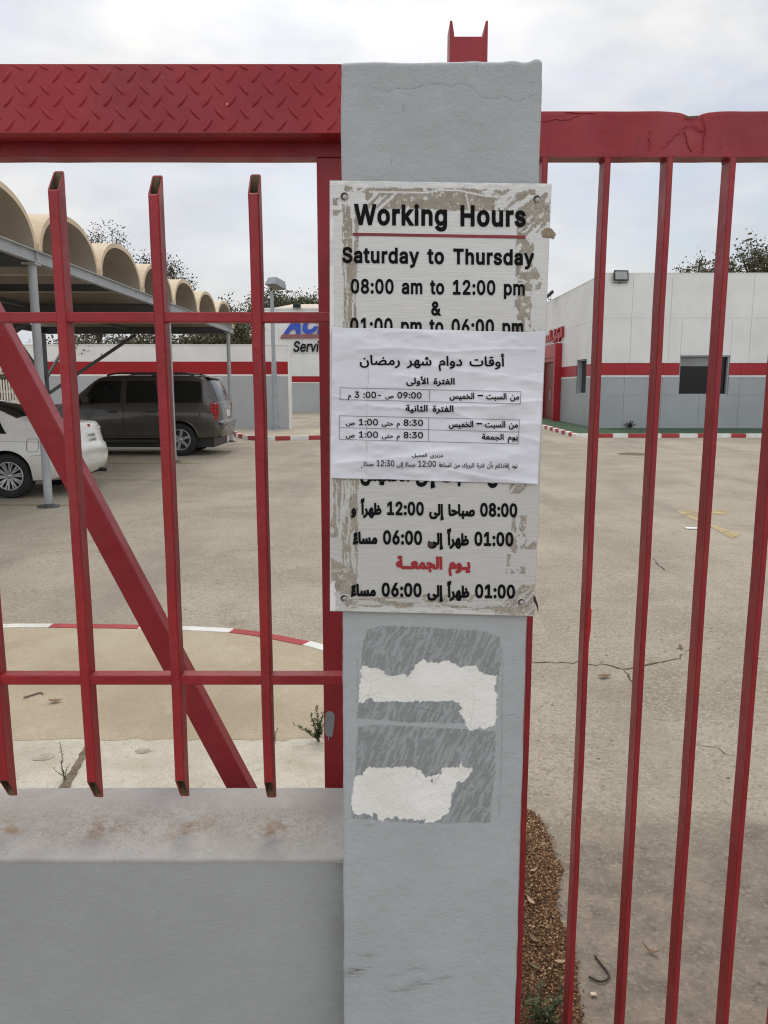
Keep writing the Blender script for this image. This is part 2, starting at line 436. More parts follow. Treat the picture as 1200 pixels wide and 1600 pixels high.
# cracks in the ground: thin dirt-filled ribbons
M['crack'] = paint('crack_dirt', (.10, .08, .058), 1, .3, 30, 0)
def crack(name, pts, w, z=0.0, jit=.006):
    P = densify([gp(x, y, z) for x, y in pts], .035)
    l, r = [], []
    for i, p in enumerate(P):
        p = p + Vector((random.gauss(0, jit), random.gauss(0, jit * 1.6), .003))
        t = (P[min(i + 1, len(P) - 1)] - P[max(i - 1, 0)]).normalized(); n_ = Vector((-t.y, t.x, 0))
        ww = w * (.35 + random.random()) * min(1, .3 + 3 * min(i, len(P) - 1 - i) / len(P))
        l.append(p + n_ * ww); r.append(p - n_ * ww)
    k = len(P)
    mb = MB().add(l + r, [(i, i + k, i + k + 1, i + 1) for i in range(k - 1)])
    return mb
mb = MB()
def join(a, b): a.add(b.v, b.f)
join(mb, crack('', [(760, 1028), (830, 1035), (905, 1036), (950, 1040), (975, 1046), (1000, 1043), (1030, 1035), (1060, 1028), (1080, 1013)], .007))
join(mb, crack('', [(976, 1047), (985, 1062), (997, 1082)], .006))
join(mb, crack('', [(1020, 873), (1030, 885), (1046, 895)], .007))
join(mb, crack('', [(1088, 1163), (1120, 1170), (1160, 1186)], .003))
tag(mb.build('ground_crack', M['crack']), kind='structure')

# worn yellow arrow and parking lines
def worn(name, rgb, lo, hi, scale=6):
    m = Mat(name); p = m.pos()
    t = m.n('ShaderNodeBsdfTransparent')
    a = m.rng(m.noise(p, scale, 7, .75), lo, hi)
    ms = m.n('ShaderNodeMixShader', {0: a, 1: t.outputs[0], 2: m.b.outputs[0]})
    m.nt.links.new(ms.outputs[0], m.nt.nodes['Material Output'].inputs[0])
    return m.out(rgb, .9)
M['yellow'] = worn('worn_yellow_paint', (.50, .385, .20), .28, .62, 5)
mb = MB()
def flat(pts, z=.004): 
    P = [gp(x, y, 0) + Vector((0, 0, z)) for x, y in pts]
    mb.add(P, [tuple(range(len(P)))])
flat([(1056, 799), (1136, 796.5), (1136, 803.5), (1097, 805), (1093, 816), (1080, 811)]); flat([(1117, 821), (1157, 836), (1145, 843.5), (1108, 822)], .006)
tag(mb.build('road_arrow_marking', M['yellow']), kind='structure')
mb = MB()
for x0, x1, y in ((-9.5, -4.1, 10.72), (-9.5, -4.0, 13.7), (-9.5, -4.0, 16.7), (-9.5, -4.0, 19.9), (-9.5, -4, 22.9)):
    mb.box(x0, x1, y, y + .09, .003, .005)
M['yellow_line'] = worn('faded_yellow_line', (.42, .30, .13), .36, .66, 8)
tag(mb.build('parking_line_marking', M['yellow_line']), kind='structure')

# ================================================================ GATE PILLAR
YP = 1.2
def pillar_mat():
    m = Mat('grey_painted_plaster'); p = m.pos()
    grey = (.395, .411, .417)
    c = m.mix(m.rng(m.noise(p, 4, 6, .6), .3, .7), mul(grey, .93), mul(grey, 1.05))
    c = m.mix(m.rng(m.noise(p, 26, 6, .7), .5, .78, 0, .25), c, mul(grey, 1.25))
    gh = m.attr('ghost'); pe = m.attr('peel'); sc_ = m.attr('scuff'); ck = m.attr('crack')
    st = m.noise(m.slant((0, R(-20), 0), (150, 150, 30)), 1, 3, .6, .7)
    st2 = m.noise(m.slant((0, R(-34), 0), (110, 110, 24)), 1, 3, .5, .6)
    streak = m.math('MAXIMUM', m.rng(st, .50, .57), m.rng(st2, .56, .62))
    gc = m.mix(m.math('MULTIPLY', streak, .7), (.255, .267, .268), (.38, .397, .405))
    c = m.mix(gh, c, gc)
    wv = m.n('ShaderNodeVectorMath', {0: p, 1: m.n('ShaderNodeVectorMath', {0: m.n('ShaderNodeTexNoise', {'Vector': p, 'Scale': 18}).outputs['Color'], 'Scale': .02}, operation='SCALE').outputs[0]}, operation='ADD').outputs[0]
    ed = m.voro(wv, 26, 'DISTANCE_TO_EDGE'); fine_ck = m.rng(ed, .0, .025, 1, 0)
    wc = m.mix(m.rng(m.noise(p, 12, 5), .3, .7), (.78, .76, .71), (.86, .84, .80))
    wc = m.mix(m.math('MULTIPLY', fine_ck, m.rng(m.noise(p, 9, 2), .42, .65, 0, .6)), wc, (.52, .48, .43))
    c = m.mix(pe, c, wc)
    c = m.mix(m.math('MULTIPLY', sc_, m.rng(m.noise(m.pos((30, 30, 420)), 1, 4, .7), .42, .6)), c, (.15, .145, .145))
    c = m.mix(ck, c, (.21, .225, .235))
    n = m.bump(m.noise(m.pos((170, 170, 300)), 1, 4, .6), .52, .0015)
    n = m.bump(m.noise(p, 48, 5, .65), .45, .005, n)
    pit = m.n('ShaderNodeTexVoronoi', {'Vector': p, 'Scale': 34}); pr = m.n('ShaderNodeSeparateColor', {'Color': pit.outputs['Color']}).outputs[2]
    n = m.bump(m.math('MULTIPLY', m.rng(pit.outputs['Distance'], .04, .13, 1, 0), m.rng(pr, .88, .9)), -.6, .002, n); n = m.bump(m.noise(p, 11, 4), .4, .009, n)
    n = m.bump(m.math('MULTIPLY', streak, gh), .15, .001, n)
    return m.out(c, .62, 0, n, .35)
M['pillar'] = pillar_mat()
TOPW = [(213, 258), (240, 262), (285, 272), (320, 282), (330, 303), (360, 315), (390, 308), (430, 300), (437, 320), (465, 290), (480, 262), (505, 240), (520, 230), (540, 246), (565, 240), (600, 242), (650, 235), (680, 250), (710, 271), (745, 258), (790, 258), (790, 275), (830, 300), (860, 312), (890, 306), (893, 340), (886, 385), (897, 400), (888, 560), (850, 572), (825, 576), (810, 566), (790, 578), (768, 586), (745, 565), (733, 535), (705, 490), (715, 470), (680, 432), (600, 443), (420, 440), (330, 440), (272, 440), (262, 424), (240, 424), (226, 432), (222, 448), (197, 448), (200, 400), (205, 320)]
BOTW = [(180, 818), (210, 812), (235, 778), (268, 770), (285, 778), (420, 775), (480, 775), (510, 790), (530, 828), (560, 818), (582, 812), (614, 810), (614, 778), (705, 775), (712, 745), (727, 772), (772, 775), (765, 810), (740, 835), (725, 850), (712, 842), (690, 855), (683, 880), (667, 905), (665, 960), (655, 1000), (630, 1020), (605, 1040), (570, 1052), (535, 1055), (532, 1036), (500, 1038), (480, 1044), (450, 1034), (430, 1028), (410, 1040), (385, 1022), (365, 1036), (340, 1032), (322, 1050), (300, 1040), (288, 1012), (275, 1005), (258, 1024), (230, 1008), (200, 1014), (165, 1005), (160, 960), (170, 870)]
GH1 = [(235, 80), (300, 60), (500, 62), (820, 82), (912, 112), (922, 180), (905, 300), (888, 525), (740, 552), (400, 545), (190, 525), (197, 420), (205, 320), (212, 200)]
GH2 = [(190, 562), (350, 562), (720, 582), (888, 592), (885, 800), (866, 1058), (530, 1058), (160, 1035), (160, 950), (175, 850), (185, 700)]
cv = lambda P: [(500 + x * .3083, 960 + y * .3083) for x, y in P]
def pillar_edges(z):
    """left and right edge of the front face; it flares slightly towards the foot"""
    t = (2.11 - z) / (2.11 - .53)
    return -.062 - .0095 * t, .2295 + .0035 * t
ZT = at(690, 95, YP).z
zz = np.unique(np.concatenate([np.arange(-.02, .55, .05), np.arange(.55, zat(1345, YP), .003), np.arange(zat(1345, YP), zat(965, YP), .00125), np.arange(zat(965, YP), zat(290, YP), .01), np.arange(zat(290, YP), ZT - .0005, .002), [ZT]]))
tt = np.linspace(0, 1, 226)
Z, T = np.meshgrid(zz, tt, indexing='ij')
fl = (2.11 - Z) / 1.58
XL, XR = -.062 - .0095 * fl, .2295 + .0035 * fl
X = XL + (XR - XL) * T
# where each vertex stands in the photograph, for the shapes of the torn stickers
dz_, dy_ = Z - CAM_H, np.full_like(Z, YP)
fw = dy_ * CT - dz_ * ST; up_ = dy_ * ST + dz_ * CT
PX, PY = 600 + 1200 * X / fw, 800 - 1200 * up_ / fw
jx = (fbm(PX / 4, PY / 4, 3, 3) - .5) * 6; jy = (fbm(PX / 4, PY / 4, 9, 3) - .5) * 6
peel = (in_poly(PX + jx, PY + jy, cv(TOPW)) | in_poly(PX + jx, PY + jy, cv(BOTW)))
peel &= ~(((PX - 674.5) / 2.0) ** 2 + ((PY - 1220) / 3.2) ** 2 < 1)
ghost = (in_poly(PX + jx * .6, PY + jy * .6, cv(GH1)) | in_poly(PX + jx * .6, PY + jy * .6, cv(GH2))).astype(float)
line_d = lambda x0, x1: ((PX > x0) & (PX < x1))
ghost = np.maximum(ghost, .55 * (((np.abs(PX - 786 + (PY - 1000) * .02) < 1.3) | (np.abs(PX - 560 + (PY - 1000) * .02) < 1.0)) & (PY > 1010) & (PY < 1280) & (fbm(PX / 9, PY / 30, 5) > .42)))
ghost[peel] = 0
def blob(x, y, w, h, a=1, ang=0):
    c, s = math.cos(ang), math.sin(ang); dx, dy = PX - x, PY - y
    return a * np.exp(-(((dx * c + dy * s) / w) ** 2 + ((-dx * s + dy * c) / h) ** 2))
scuff = blob(552, 1523, 16, 6) + blob(560, 1514, 22, 4, .8) + blob(570, 1493, 22, 2.5, .7) + blob(618, 1524, 16, 3, .8, -.15) + blob(622, 1545, 22, 4, .9) + blob(655, 1536, 18, 5, 1, -.1) + blob(652, 1514, 16, 3, .8) + blob(690, 1528, 18, 2.5, .7, -.15) + blob(575, 1288, 12, 5, .3)
ckl = [(585, 139), (605, 143), (625, 137), (645, 139), (665, 132), (690, 130), (705, 135), (722, 130), (738, 137), (753, 153), (772, 155), (790, 152), (806, 160), (818, 155), (842, 145)]
ckd = np.full(PX.shape, 99.)
for L_ in (ckl, [(631, 164), (631, 175)], [(744, 100), (746, 112)], [(612, 250), (612, 256)], [(792, 1118), (806, 1117)], [(640, 1104), (655, 1107), (690, 1116)]):
    for (x0, y0), (x1, y1) in zip(L_, L_[1:]):
        d = np.array([x1 - x0, y1 - y0]); q = np.clip(((PX - x0) * d[0] + (PY - y0) * d[1]) / (d @ d), 0, 1)
        ckd = np.minimum(ckd, np.hypot(PX - x0 - q * d[0] + jx * .3, PY - y0 - q * d[1] + jy * .3))
ck = np.clip(1 - ckd / 1.3, 0, 1) * .75
Y = np.full_like(X, YP)
Y += peel * .0007 + ghost * .00015 + ck * .001
Y += (fbm(X * 9, Z * 9, 21) - .5) * .004
edge = np.minimum(T, 1 - T) * .3
Y += np.clip(1 - edge / .004, 0, 1) ** 2 * .003 + np.clip(1 - (ZT - Z) / .006, 0, 1) ** 2 * .005
Zd = Z + (Z > ZT - .03) * ((fbm(X * 30, X * 0, 33) - .5) * .0045 + .004 * np.exp(-((T - .97) / .03) ** 2) + .0025 * np.exp(-((T - .86) / .04) ** 2))
X = X + (fbm(Z * 25, T * 3, 41) - .5) * .003
front = np.stack([X, Y, Zd], -1)
me = grid_mesh('pillar', front, flip=False)
attr(me, 'peel', peel); attr(me, 'ghost', ghost); attr(me, 'scuff', np.clip(scuff, 0, 1)); attr(me, 'crack', ck)
# sides, back and top
bmf = bmesh.new(); bmf.from_mesh(me); fv = list(bmf.verts)
hN, wN = X.shape; D = .33
idx = lambda r, c: fv[r * wN + c]
rows = list(range(hN))
def side(cidx, flip):
    prev = None
    for r in rows:
        f = idx(r, cidx); b = bmf.verts.new(f.co + Vector((0, D, 0)))
        if prev:
            q = [prev[0], f, b, prev[1]]
            bmf.faces.new(q if not flip else q[::-1])
        prev = (f, b)
    return prev[1]
side(0, True); side(wN - 1, False)
tb = []
for c in range(wN): tb.append(bmf.verts.new(idx(hN - 1, c).co + Vector((0, D, 0))))
for c in range(wN - 1): bmf.faces.new([idx(hN - 1, c), idx(hN - 1, c + 1), tb[c + 1], tb[c]])
b0 = [bmf.verts.new((-.0715, YP + D, 0)), bmf.verts.new((.233, YP + D, 0))]
bmf.faces.new([tb[0], tb[-1], b0[1], b0[0]])
bmf.to_mesh(me); bmf.free()
o = link_mesh('gate_pillar', me, M['pillar'])
tag(o, 'square grey painted plaster gate pillar with two torn white sticker remains', 'pillar')

# red guide bracket standing on the pillar
mb = MB()
yb = 1.36
x0, x1 = at(702, 70, yb).x, at(762, 70, yb).x
zb = ZT; zw, zp = zat(58, yb), zat(34, yb)
mb.box(x0 - .006, x1 + .004, yb - .008, yb + .07, zb, zb + .006)
mb.box(x0 + .003, x1 - .003, yb - .0035, yb + .006, zb + .006, zw)
br = empty('gate_guide_bracket', (((x0 + x1) / 2), yb, zb), 'small red U shaped steel guide bracket standing on top of the grey pillar', 'bracket')
mb.build('base_web', M['red_dark'], br, .0015)
for sx, x in ((1, x0), (-1, x1)):
    f = MB()
    w1, w2 = .0062, .0042
    pts = [(x, yb - .004, zb + .006), (x + sx * w1, yb - .004, zb + .006), (x + sx * (w1 + .002), yb - .004, zw - .004), (x + sx * (w2 + .003), yb - .004, zw + .006), (x + sx * w2, yb - .004, zp), (x + sx * .0005, yb - .004, zp + .001)]
    f.prism([Vector(p) for p in pts], (0, .052, 0))
    f.build('upright', M['red_dark'], br, .0012)

# ================================================================ LOW WALL
YW = 1.283; ZWALL = zat(1342, YW)
def wall_mat():
    m = Mat('grey_wall_paint'); p = m.pos()
    g = (.35, .358, .355)
    c = m.mix(m.rng(m.noise(p, 2.2, 6, .62), .3, .7), mul(g, .93), mul(g, 1.06))
    c = m.mix(m.rng(m.noise(m.pos((1.5, 1.5, 6)), 3, 5, .7), .55, .8, 0, .3), c, mul(g, .8))
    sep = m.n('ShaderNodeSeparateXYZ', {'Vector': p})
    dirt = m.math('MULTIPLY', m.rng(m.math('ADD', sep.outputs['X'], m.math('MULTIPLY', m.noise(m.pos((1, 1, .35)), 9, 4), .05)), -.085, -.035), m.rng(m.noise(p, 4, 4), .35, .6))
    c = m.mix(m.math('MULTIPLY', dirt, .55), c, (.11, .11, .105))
    n = m.bump(m.noise(m.pos((100, 100, 240)), 1, 4), .45, .0014); n = m.bump(m.noise(p, 34, 5, .65), .4, .005, n); n = m.bump(m.noise(p, 6, 4), .4, .012, n)
    chip = m.voro(p, 30); n = m.bump(m.rng(chip, .02, .05, 1, 0), .25, .001, n)
    return m.out(c, .66, 0, n, .3)
def cap_mat():
    m = Mat('weathered_wall_cap'); p = m.pos()
    g = (.385, .37, .35)
    c = m.mix(m.rng(m.noise(p, 7, 6, .65), .3, .7), mul(g, .86), mul(g, 1.12))
    wv = m.n('ShaderNodeVectorMath', {0: p, 1: m.n('ShaderNodeVectorMath', {0: m.n('ShaderNodeTexNoise', {'Vector': p, 'Scale': 45, 'Detail': 5}).outputs['Color'], 'Scale': .03}, operation='SCALE').outputs[0]}, operation='ADD').outputs[0]
    e1 = m.math('MULTIPLY', m.math('MAXIMUM', m.rng(m.voro(wv, 95, 'DISTANCE_TO_EDGE'), .0, .10, 1, 0), m.math('MULTIPLY', m.rng(m.voro(wv, 210, 'DISTANCE_TO_EDGE'), .0, .16, 1, 0), .6)), m.rng(m.noise(p, 22, 5, .7), .32, .52)); e2 = m.rng(m.voro(wv, 9, 'DISTANCE_TO_EDGE'), .0, .012, 1, 0)
    st = m.attr('stain'); cz = m.attr('craze')
    patch = m.rng(m.noise(p, 30, 5, .7), .38, .62)
    c = m.mix(m.math('MULTIPLY', m.rng(m.noise(p, 15, 5, .7), .5, .75), m.math('MULTIPLY', cz, .35)), c, (.55, .53, .50))
    c = m.mix(m.math('MULTIPLY', e1, m.math('MULTIPLY', cz, .75)), c, (.20, .155, .11))
    c = m.mix(m.math('MULTIPLY', m.rng(m.noise(p, 85, 4, .7), .52, .62), m.math('MULTIPLY', cz, m.rng(m.noise(p, 9, 4, .6), .4, .6, 0, .55))), c, (.24, .17, .11))
    c = m.mix(m.math('MULTIPLY', e2, .35), c, (.25, .22, .19))
    c = m.mix(m.math('MULTIPLY', st, m.math('MULTIPLY', patch, .9)), c, (.215, .145, .085))
    n = m.bump(m.noise(p, 60, 4), .3, .0015); n = m.bump(m.math('MULTIPLY', e1, cz), -.25, .0012, n); n = m.bump(m.noise(p, 12, 4), .25, .004, n)
    return m.out(c, .72, 0, n, .3)
M['wall'] = wall_mat(); M['cap'] = cap_mat()
wall = MB(); x_end = -.0635
wall.box(-3.2, x_end - .002, YW, WALL_B, 0, ZWALL - .0055)
wallo = wall.build('low_wall', M['wall'])
tag(wallo, 'low grey plastered wall with stained top under the spiked red bars', 'wall')
xs = np.linspace(-1.2, x_end, 400); ys = np.linspace(0, 1, 96)
XX, TT = np.meshgrid(xs, ys)
prof_y = YW - .001 + (WALL_B + .001 - YW + .001) * TT
prof_z = np.full_like(XX, ZWALL) + (fbm(XX * 7, TT * 3, 51) - .5) * .004 + .006 * np.sin(np.pi * TT)
e = np.minimum(TT, 1 - TT); rr = np.clip(1 - e / .012, 0, 1); prof_z -= rr ** 2 * .003
prof_z += np.clip((XX - (x_end - .035)) / .035, 0, 1) ** 2 * .004
BARX = [-.2197 - .1686 * k for k in range(6)]
stain = np.zeros_like(XX); yb_ = (1.378 - YW) / (WALL_B - YW)
for k, bx in enumerate(BARX):
    stain += (.95 + .25 * (k == 0)) * np.exp(-(((XX - bx - .012) / .032) ** 2 + ((TT - yb_ + .04 - (XX - bx) * 1.5) / .09) ** 2))
    stain += .25 * np.exp(-(((XX - bx) / .07) ** 2 + ((TT - yb_) / .16) ** 2))
craze = np.clip(1.15 * np.exp(-((TT - .43) / .30) ** 2), 0, 1) * (.45 + .55 * fbm(XX * 9, TT * 3, 61)) * np.clip((x_end - XX) / .06, 0, 1)
cap = grid_mesh('cap', np.stack([XX, prof_y, prof_z], -1))
attr(cap, 'stain', np.clip(stain, 0, 1)); attr(cap, 'craze', craze)
bmf = bmesh.new(); bmf.from_mesh(cap); fv = list(bmf.verts)
for r_ in (0, len(ys) - 1):
    prev = None
    for c_ in range(len(xs)):
        v_ = fv[r_ * len(xs) + c_]; w_ = bmf.verts.new((v_.co.x, v_.co.y, ZWALL - .007))
        if prev: bmf.faces.new([prev[0], prev[1], w_, v_] if r_ == 0 else [v_, w_, prev[1], prev[0]])
        prev = (v_, w_)
bmf.to_mesh(cap); bmf.free()
link_mesh('cap', cap, M['cap'], wallo)
capx = MB(); capx.box(-3.2, -1.2, YW - .001, WALL_B + .001, ZWALL - .0054, ZWALL); capx.build('cap', M['cap'], wallo)

# ================================================================ SPIKED FENCE PANEL
FY0, FY1 = 1.361, 1.394
fence = empty('spiked_fence', (-.75, 1.378, ZWALL + .05), 'red spiked railing panel of hollow bars with slanted ends above the low wall', 'railing')
def tube_bar(cx, z0f, z0b, z1f, z1b, w=.0185):
    """rectangular hollow bar, both ends cut on a slant"""
    mb = MB(); c = .0025
    def ring(inset):
        x0, x1, y0, y1 = cx - w / 2 + inset, cx + w / 2 - inset, FY0 + inset, FY1 - inset; k = c if inset == 0 else .001
        return [(x0 + k, y0), (x1 - k, y0), (x1, y0 + k), (x1, y1 - k), (x1 - k, y1), (x0 + k, y1), (x0, y1 - k), (x0, y0 + k)]
    zf = lambda y, a, b: a + (b - a) * (y - FY0) / (FY1 - FY0)
    O, I = ring(0), ring(.0022); n = 8
    wob = [(random.uniform(-.0006, .0006), random.uniform(-.0006, .0006)) for _ in range(40)]
    lv = 12
    vs = []
    for k in range(lv + 1):
        t = k / lv; dx, dy = wob[k]
        for x, y in O: vs.append((x + dx, y + dy, zf(y, z0f, z0b) * (1 - t) + zf(y, z1f, z1b) * t))
    fs = [(k * n + i, k * n + (i + 1) % n, (k + 1) * n + (i + 1) % n, (k + 1) * n + i) for k in range(lv) for i in range(n)]
    mb.add(vs, fs, 0)
    for (a, b, sg) in ((z0f, z0b, 1), (z1f, z1b, -1)):
        o_ = [(x + wob[0 if sg > 0 else lv][0], y + wob[0 if sg > 0 else lv][1], zf(y, a, b)) for x, y in O]; i_ = [(x, y, zf(y, a, b)) for x, y in I]; d_ = [(x, y, zf(y, a, b) + sg * .16) for x, y in I]
        q = [(i, i + n, (i + 1) % n + n, (i + 1) % n) for i in range(n)]
        if sg < 0: q = [f[::-1] for f in q]
        mb.add(o_ + i_, q, 0); mb.add(i_ + d_, q, 1)
        mb.add(d_, [tuple(range(n))], 1)
    return mb
zt_f, zt_b = zat(303, FY0), zat(272, FY1); zb_f, zb_b = zat(1221, FY0), zat(1246, FY1)
for k, bx in enumerate(BARX):
    j = random.uniform(-.004, .004); j2 = random.uniform(-.004, .004)
    if k == 2: j += .003
    tube_bar(bx, zb_f + j2, zb_b + j2, zt_f + j, zt_b + j).build('bar', [M['red'], M['rust']], fence)
RY0, RY1 = 1.3645, 1.391
for (ya, yb2) in ((503.5, 487.5), (1070.5, 1055.5)):
    z0, z1 = zat(ya, RY0), zat(yb2, RY0)
    mb = MB()
    ends = [-3.1, -1.3] + [b + s for b in reversed(BARX) for s in (-.0085, .0085)] + [-.066]
    mb.box(-3.1, -.066, RY0, RY1, z0, z1)
    for a_, b_ in zip(ends[::2], ends[1::2]):
        nseg = max(1, int((b_ - a_) / .03)); hz = z1 - z0
        # weld fillets at the bars
        for e_, s_ in ((a_, 1), (b_, -1)):
            if e_ < -1.3 or e_ > -.07: continue
            mb.prism([(e_, RY0 + .003, z0), (e_ + s_ * .006, RY0 + .003, z0), (e_, RY0 + .003, z0 - .006)], (0, .02, 0))
    mb.build('rail', M['red'], fence, .0018)
for k in range(6, 13):
    bx = -.2197 - .1686 * k
    tube_bar(bx, zb_f, zb_b, zt_f, zt_b).build('bar', [M['red'], M['rust']], fence)

# ================================================================ SLIDING GATE
GY = 1.655; GD = .0455
gate = empty('sliding_gate', (.6, GY, 0), 'red steel sliding gate with flat vertical bars, chequer plate rail and diagonal brace', 'gate')
zr0, zr1 = zat(245, GY), zat(172.5, GY)
# top rail with the dent and torn paint above the third gap
xs = np.unique(np.concatenate([np.linspace(-3.2, .55, 60), np.linspace(.55, .80, 120), np.linspace(.80, 3.2, 60)]))
dent_x = at(1085, 175, GY).x
prof = [(GY, zr0), (GY, zr0 + .006), (GY, zr0 + .02), (GY, zr0 + .04), (GY, zr1 - .02), (GY, zr1 - .008), (GY + .001, zr1 - .002), (GY + .004, zr1), (GY + .02, zr1), (GY + GD - .004, zr1), (GY + GD, zr1 - .004), (GY + GD, zr0 + .004), (GY + GD - .004, zr0), (GY + .003, zr0), (GY, zr0)]
G = np.zeros((len(xs), len(prof), 3))
for i, x in enumerate(xs):
    d = math.exp(-((x - dent_x) / .016) ** 2); d2 = math.exp(-((x - dent_x) / .045) ** 2)
    cr = math.exp(-((x - dent_x - .055) / .006) ** 2) + .6 * math.exp(-((x - dent_x + .085) / .004) ** 2)
    for j, (y, z) in enumerate(prof):
        top = max(0, (z - zr0) / (zr1 - zr0)); fr = 1 if y < GY + .03 else .2
        G[i, j] = (x, y + fr * (.006 * d2 * top - .0022 * cr * (.4 + .6 * math.sin(3 * top)) * (j in (2, 3, 4, 5))), z - fr * top ** 6 * (.0075 * d + .002 * d2) + .0012 * (vnoise(x * 20, 0.5, 71) - .5) * (j > 4))
G = G[::-1]
rail = link_mesh('top_rail', grid_mesh('top_rail', G, smooth=False), M['red_dark'], gate)
# creased paint flakes round the dent
for pts in ([(1015, 205), (1016, 236)], [(1035, 232), (1060, 207), (1070, 196), (1082, 194), (1092, 202), (1100, 206)], [(1098, 180), (1103, 200), (1099, 222), (1098, 240)], [(1070, 204), (1074, 225), (1080, 236)], [(885, 176), (930, 178)], [(850, 190), (890, 186), (905, 180)]):
    P = densify([at(x, y, GY) for x, y in pts], .006)
    P = [p + Vector((random.gauss(0, .0012), -.0006, random.gauss(0, .0012))) for p in P]
    fl = MB(); fl.tube(P, [.0014 * random.uniform(.5, 1.2) for _ in P], 5); fl.build('paint_crease', M['red_dark'], gate)
ru = MB(); 
P = [at(x, y, GY - .0005) for x, y in ((1070, 180.5), (1078, 181.5), (1090, 180.5), (1091, 183), (1080, 185), (1071, 183.5))]
ru.prism(P, (0, .0004, 0)); ru.build('bare_patch', M['rust'], gate)
# bars
gx0 = .5500 * .8276; gp_ = .1543 * .8276
zbot = .045
for k in range(-4, 17):
    cx = gx0 + gp_ * k
    mb = MB(); w = .0122
    n_ = 14; vs, fs = [], []
    for i in range(n_ + 1):
        z = zbot + (zr0 + .001 - zbot) * i / n_; dx = random.uniform(-.0007, .0007)
        for x, y in ((-w / 2 + .0015, 0), (w / 2 - .0015, 0), (w / 2, .0015), (w / 2, GD - .003), (-w / 2, GD - .003), (-w / 2, .0015)): vs.append((cx + dx + x, GY + .0006 + y, z))
    fs = [(i * 6 + q, i * 6 + (q + 1) % 6, (i + 1) * 6 + (q + 1) % 6, (i + 1) * 6 + q) for i in range(n_) for q in range(6)]
    mb.add(vs, fs)
    # weld collar under the rail
    mb.box(cx - w / 2 - .002, cx + w / 2 + .002, GY + .002, GY + GD - .005, zr0 - .004, zr0)
    mb.build('bar', M['red_dark'], gate)
mb = MB(); mb.box(-.09, 3.2, GY, GY + GD, .012, zbot); mb.build('bottom_rail', M['red_dark'], gate, .002)
# end post of the barred part
px0, px1 = at(495, 300, GY).x, at(495, 300, GY).x + .062
mb = MB(); mb.box(px0, px1, GY + .0015, GY + GD, zbot, zr0 - .0005); mb.build('post', M['red_dark'], gate, .002)
M['grey_smear'] = paint('grey_paint_smear', (.25, .26, .265), .7, .1, 20, .2)
sm = MB(); P = [at(x, y, GY - .0003) for x, y in ((509, 1114), (514, 1111), (520, 1113), (523, 1118), (522, 1134), (520, 1148), (518, 1152), (515, 1150), (513, 1158), (512, 1150), (509, 1149), (507, 1136))]
sm.prism(P, (0, .0016, 0)); sm.build('paint_smear', M['grey_smear'], gate)
M['red_fresh'] = paint('bright_red_paint_run', (.46, .016, .022), .35, .1, 20, .2)
fr_ = MB(); P = [at(x, y, GY - .0002) for x, y in ((920, 943), (924.5, 953), (923, 985), (919.5, 1010), (919, 1030), (916.5, 1031), (916, 1018), (918, 985))]
fr_.prism(P, (0, .0012, 0)); fr_.build('paint_run', M['red_fresh'], gate)
# diagonal brace of the tail
d1 = at(5, 505, GY); d2 = at(390, 1230, GY)
dirv = (d2 - d1).normalized(); nl = Vector((-dirv.z, 0, dirv.x))
if nl.x > 0: nl = -nl
wB = .0515
top_t = (zr0 - .0008 - d1.z) / dirv.z
p0 = d1 + dirv * top_t; p1 = d1 + dirv * ((.06 - d1.z) / dirv.z)
q0 = p0 + nl * wB; q1 = p1 + nl * wB
q0 = q0 + dirv * ((zr0 - .0008 - q0.z) / dirv.z); q1 = q1 + dirv * ((.06 - q1.z) / dirv.z)
mb = MB(); mb.prism([p0 + Vector((0, .0012, 0)), p1 + Vector((0, .0012, 0)), q1 + Vector((0, .0012, 0)), q0 + Vector((0, .0012, 0))], (0, GD - .003, 0)); mb.build('brace', M['red_dark'], gate, .003)

# chequer plate along the top of the tail
PYF = 1.592
zp0, zp1 = zat(207.5, PYF), zat(100, PYF)
pl = MB(); xE = -.055
pl.box(-3.2, xE, PYF, PYF + .004, zp0, zp1)
pl.box(-3.2, xE, PYF + .004, GY - .0008, zp1 - .004, zp1)
pl.box(-3.2, xE, PYF + .004, GY - .0008, zp0 + .0005, zp0 + .0045)
sx = 38.8 / 1200 * PYF / 1.073; sz = 35.4 / 1200 * PYF / 1.075
def lug(cx, cz, ang, L=.033, W=.0098, H=.0030):
    vs, fs = [], []; n = 9; rings = []
    ca, sa = math.cos(ang), math.sin(ang)
    for i in range(n):
        t = -1 + 2 * i / (n - 1); hw = W / 2 * (1 - t * t) ** .7
        for s_, h in ((-1, 0), (-.45, .8), (0, 1), (.45, .8), (1, 0)):
            a_, b_ = t * L / 2, s_ * hw
            vs.append((cx + a_ * ca - b_ * sa, PYF - h * H * (1 - t ** 4) + .0002, cz + a_ * sa + b_ * ca))
    for i in range(n - 1):
        for j in range(4): fs.append((i * 5 + j, i * 5 + j + 1, (i + 1) * 5 + j + 1, (i + 1) * 5 + j))
    pl.add(vs, [f[::-1] for f in fs], 0, True)
bx0 = at(30.3, 137, PYF).x; bz0 = zat(138.5, PYF)
for i in range(-40, 14):
    for (ox, oz, an) in ((0, 0, -R(50)), (0, -1, -R(50)), (-.48, .5, R(50)), (-.48, -.5, R(50)), (-.48, -1.5, R(50)), (.02, .98, -R(50))):
        x = bx0 + (i + ox) * sx; z = bz0 + oz * sz
        if x > xE - .012: continue
        if z + .011 > zp1 - .001 or z - .011 < zp0 + .001:
            if oz > .9:
                lug(x, zp1 - .006, -R(28), .022, .005)
            continue
        lug(x, z, an)
plo = pl.build('chequer_plate', M['red'], gate, 0)
M['white_spot'] = paint('white_spatter', (.75, .72, .66), .8, .1, bump=0)
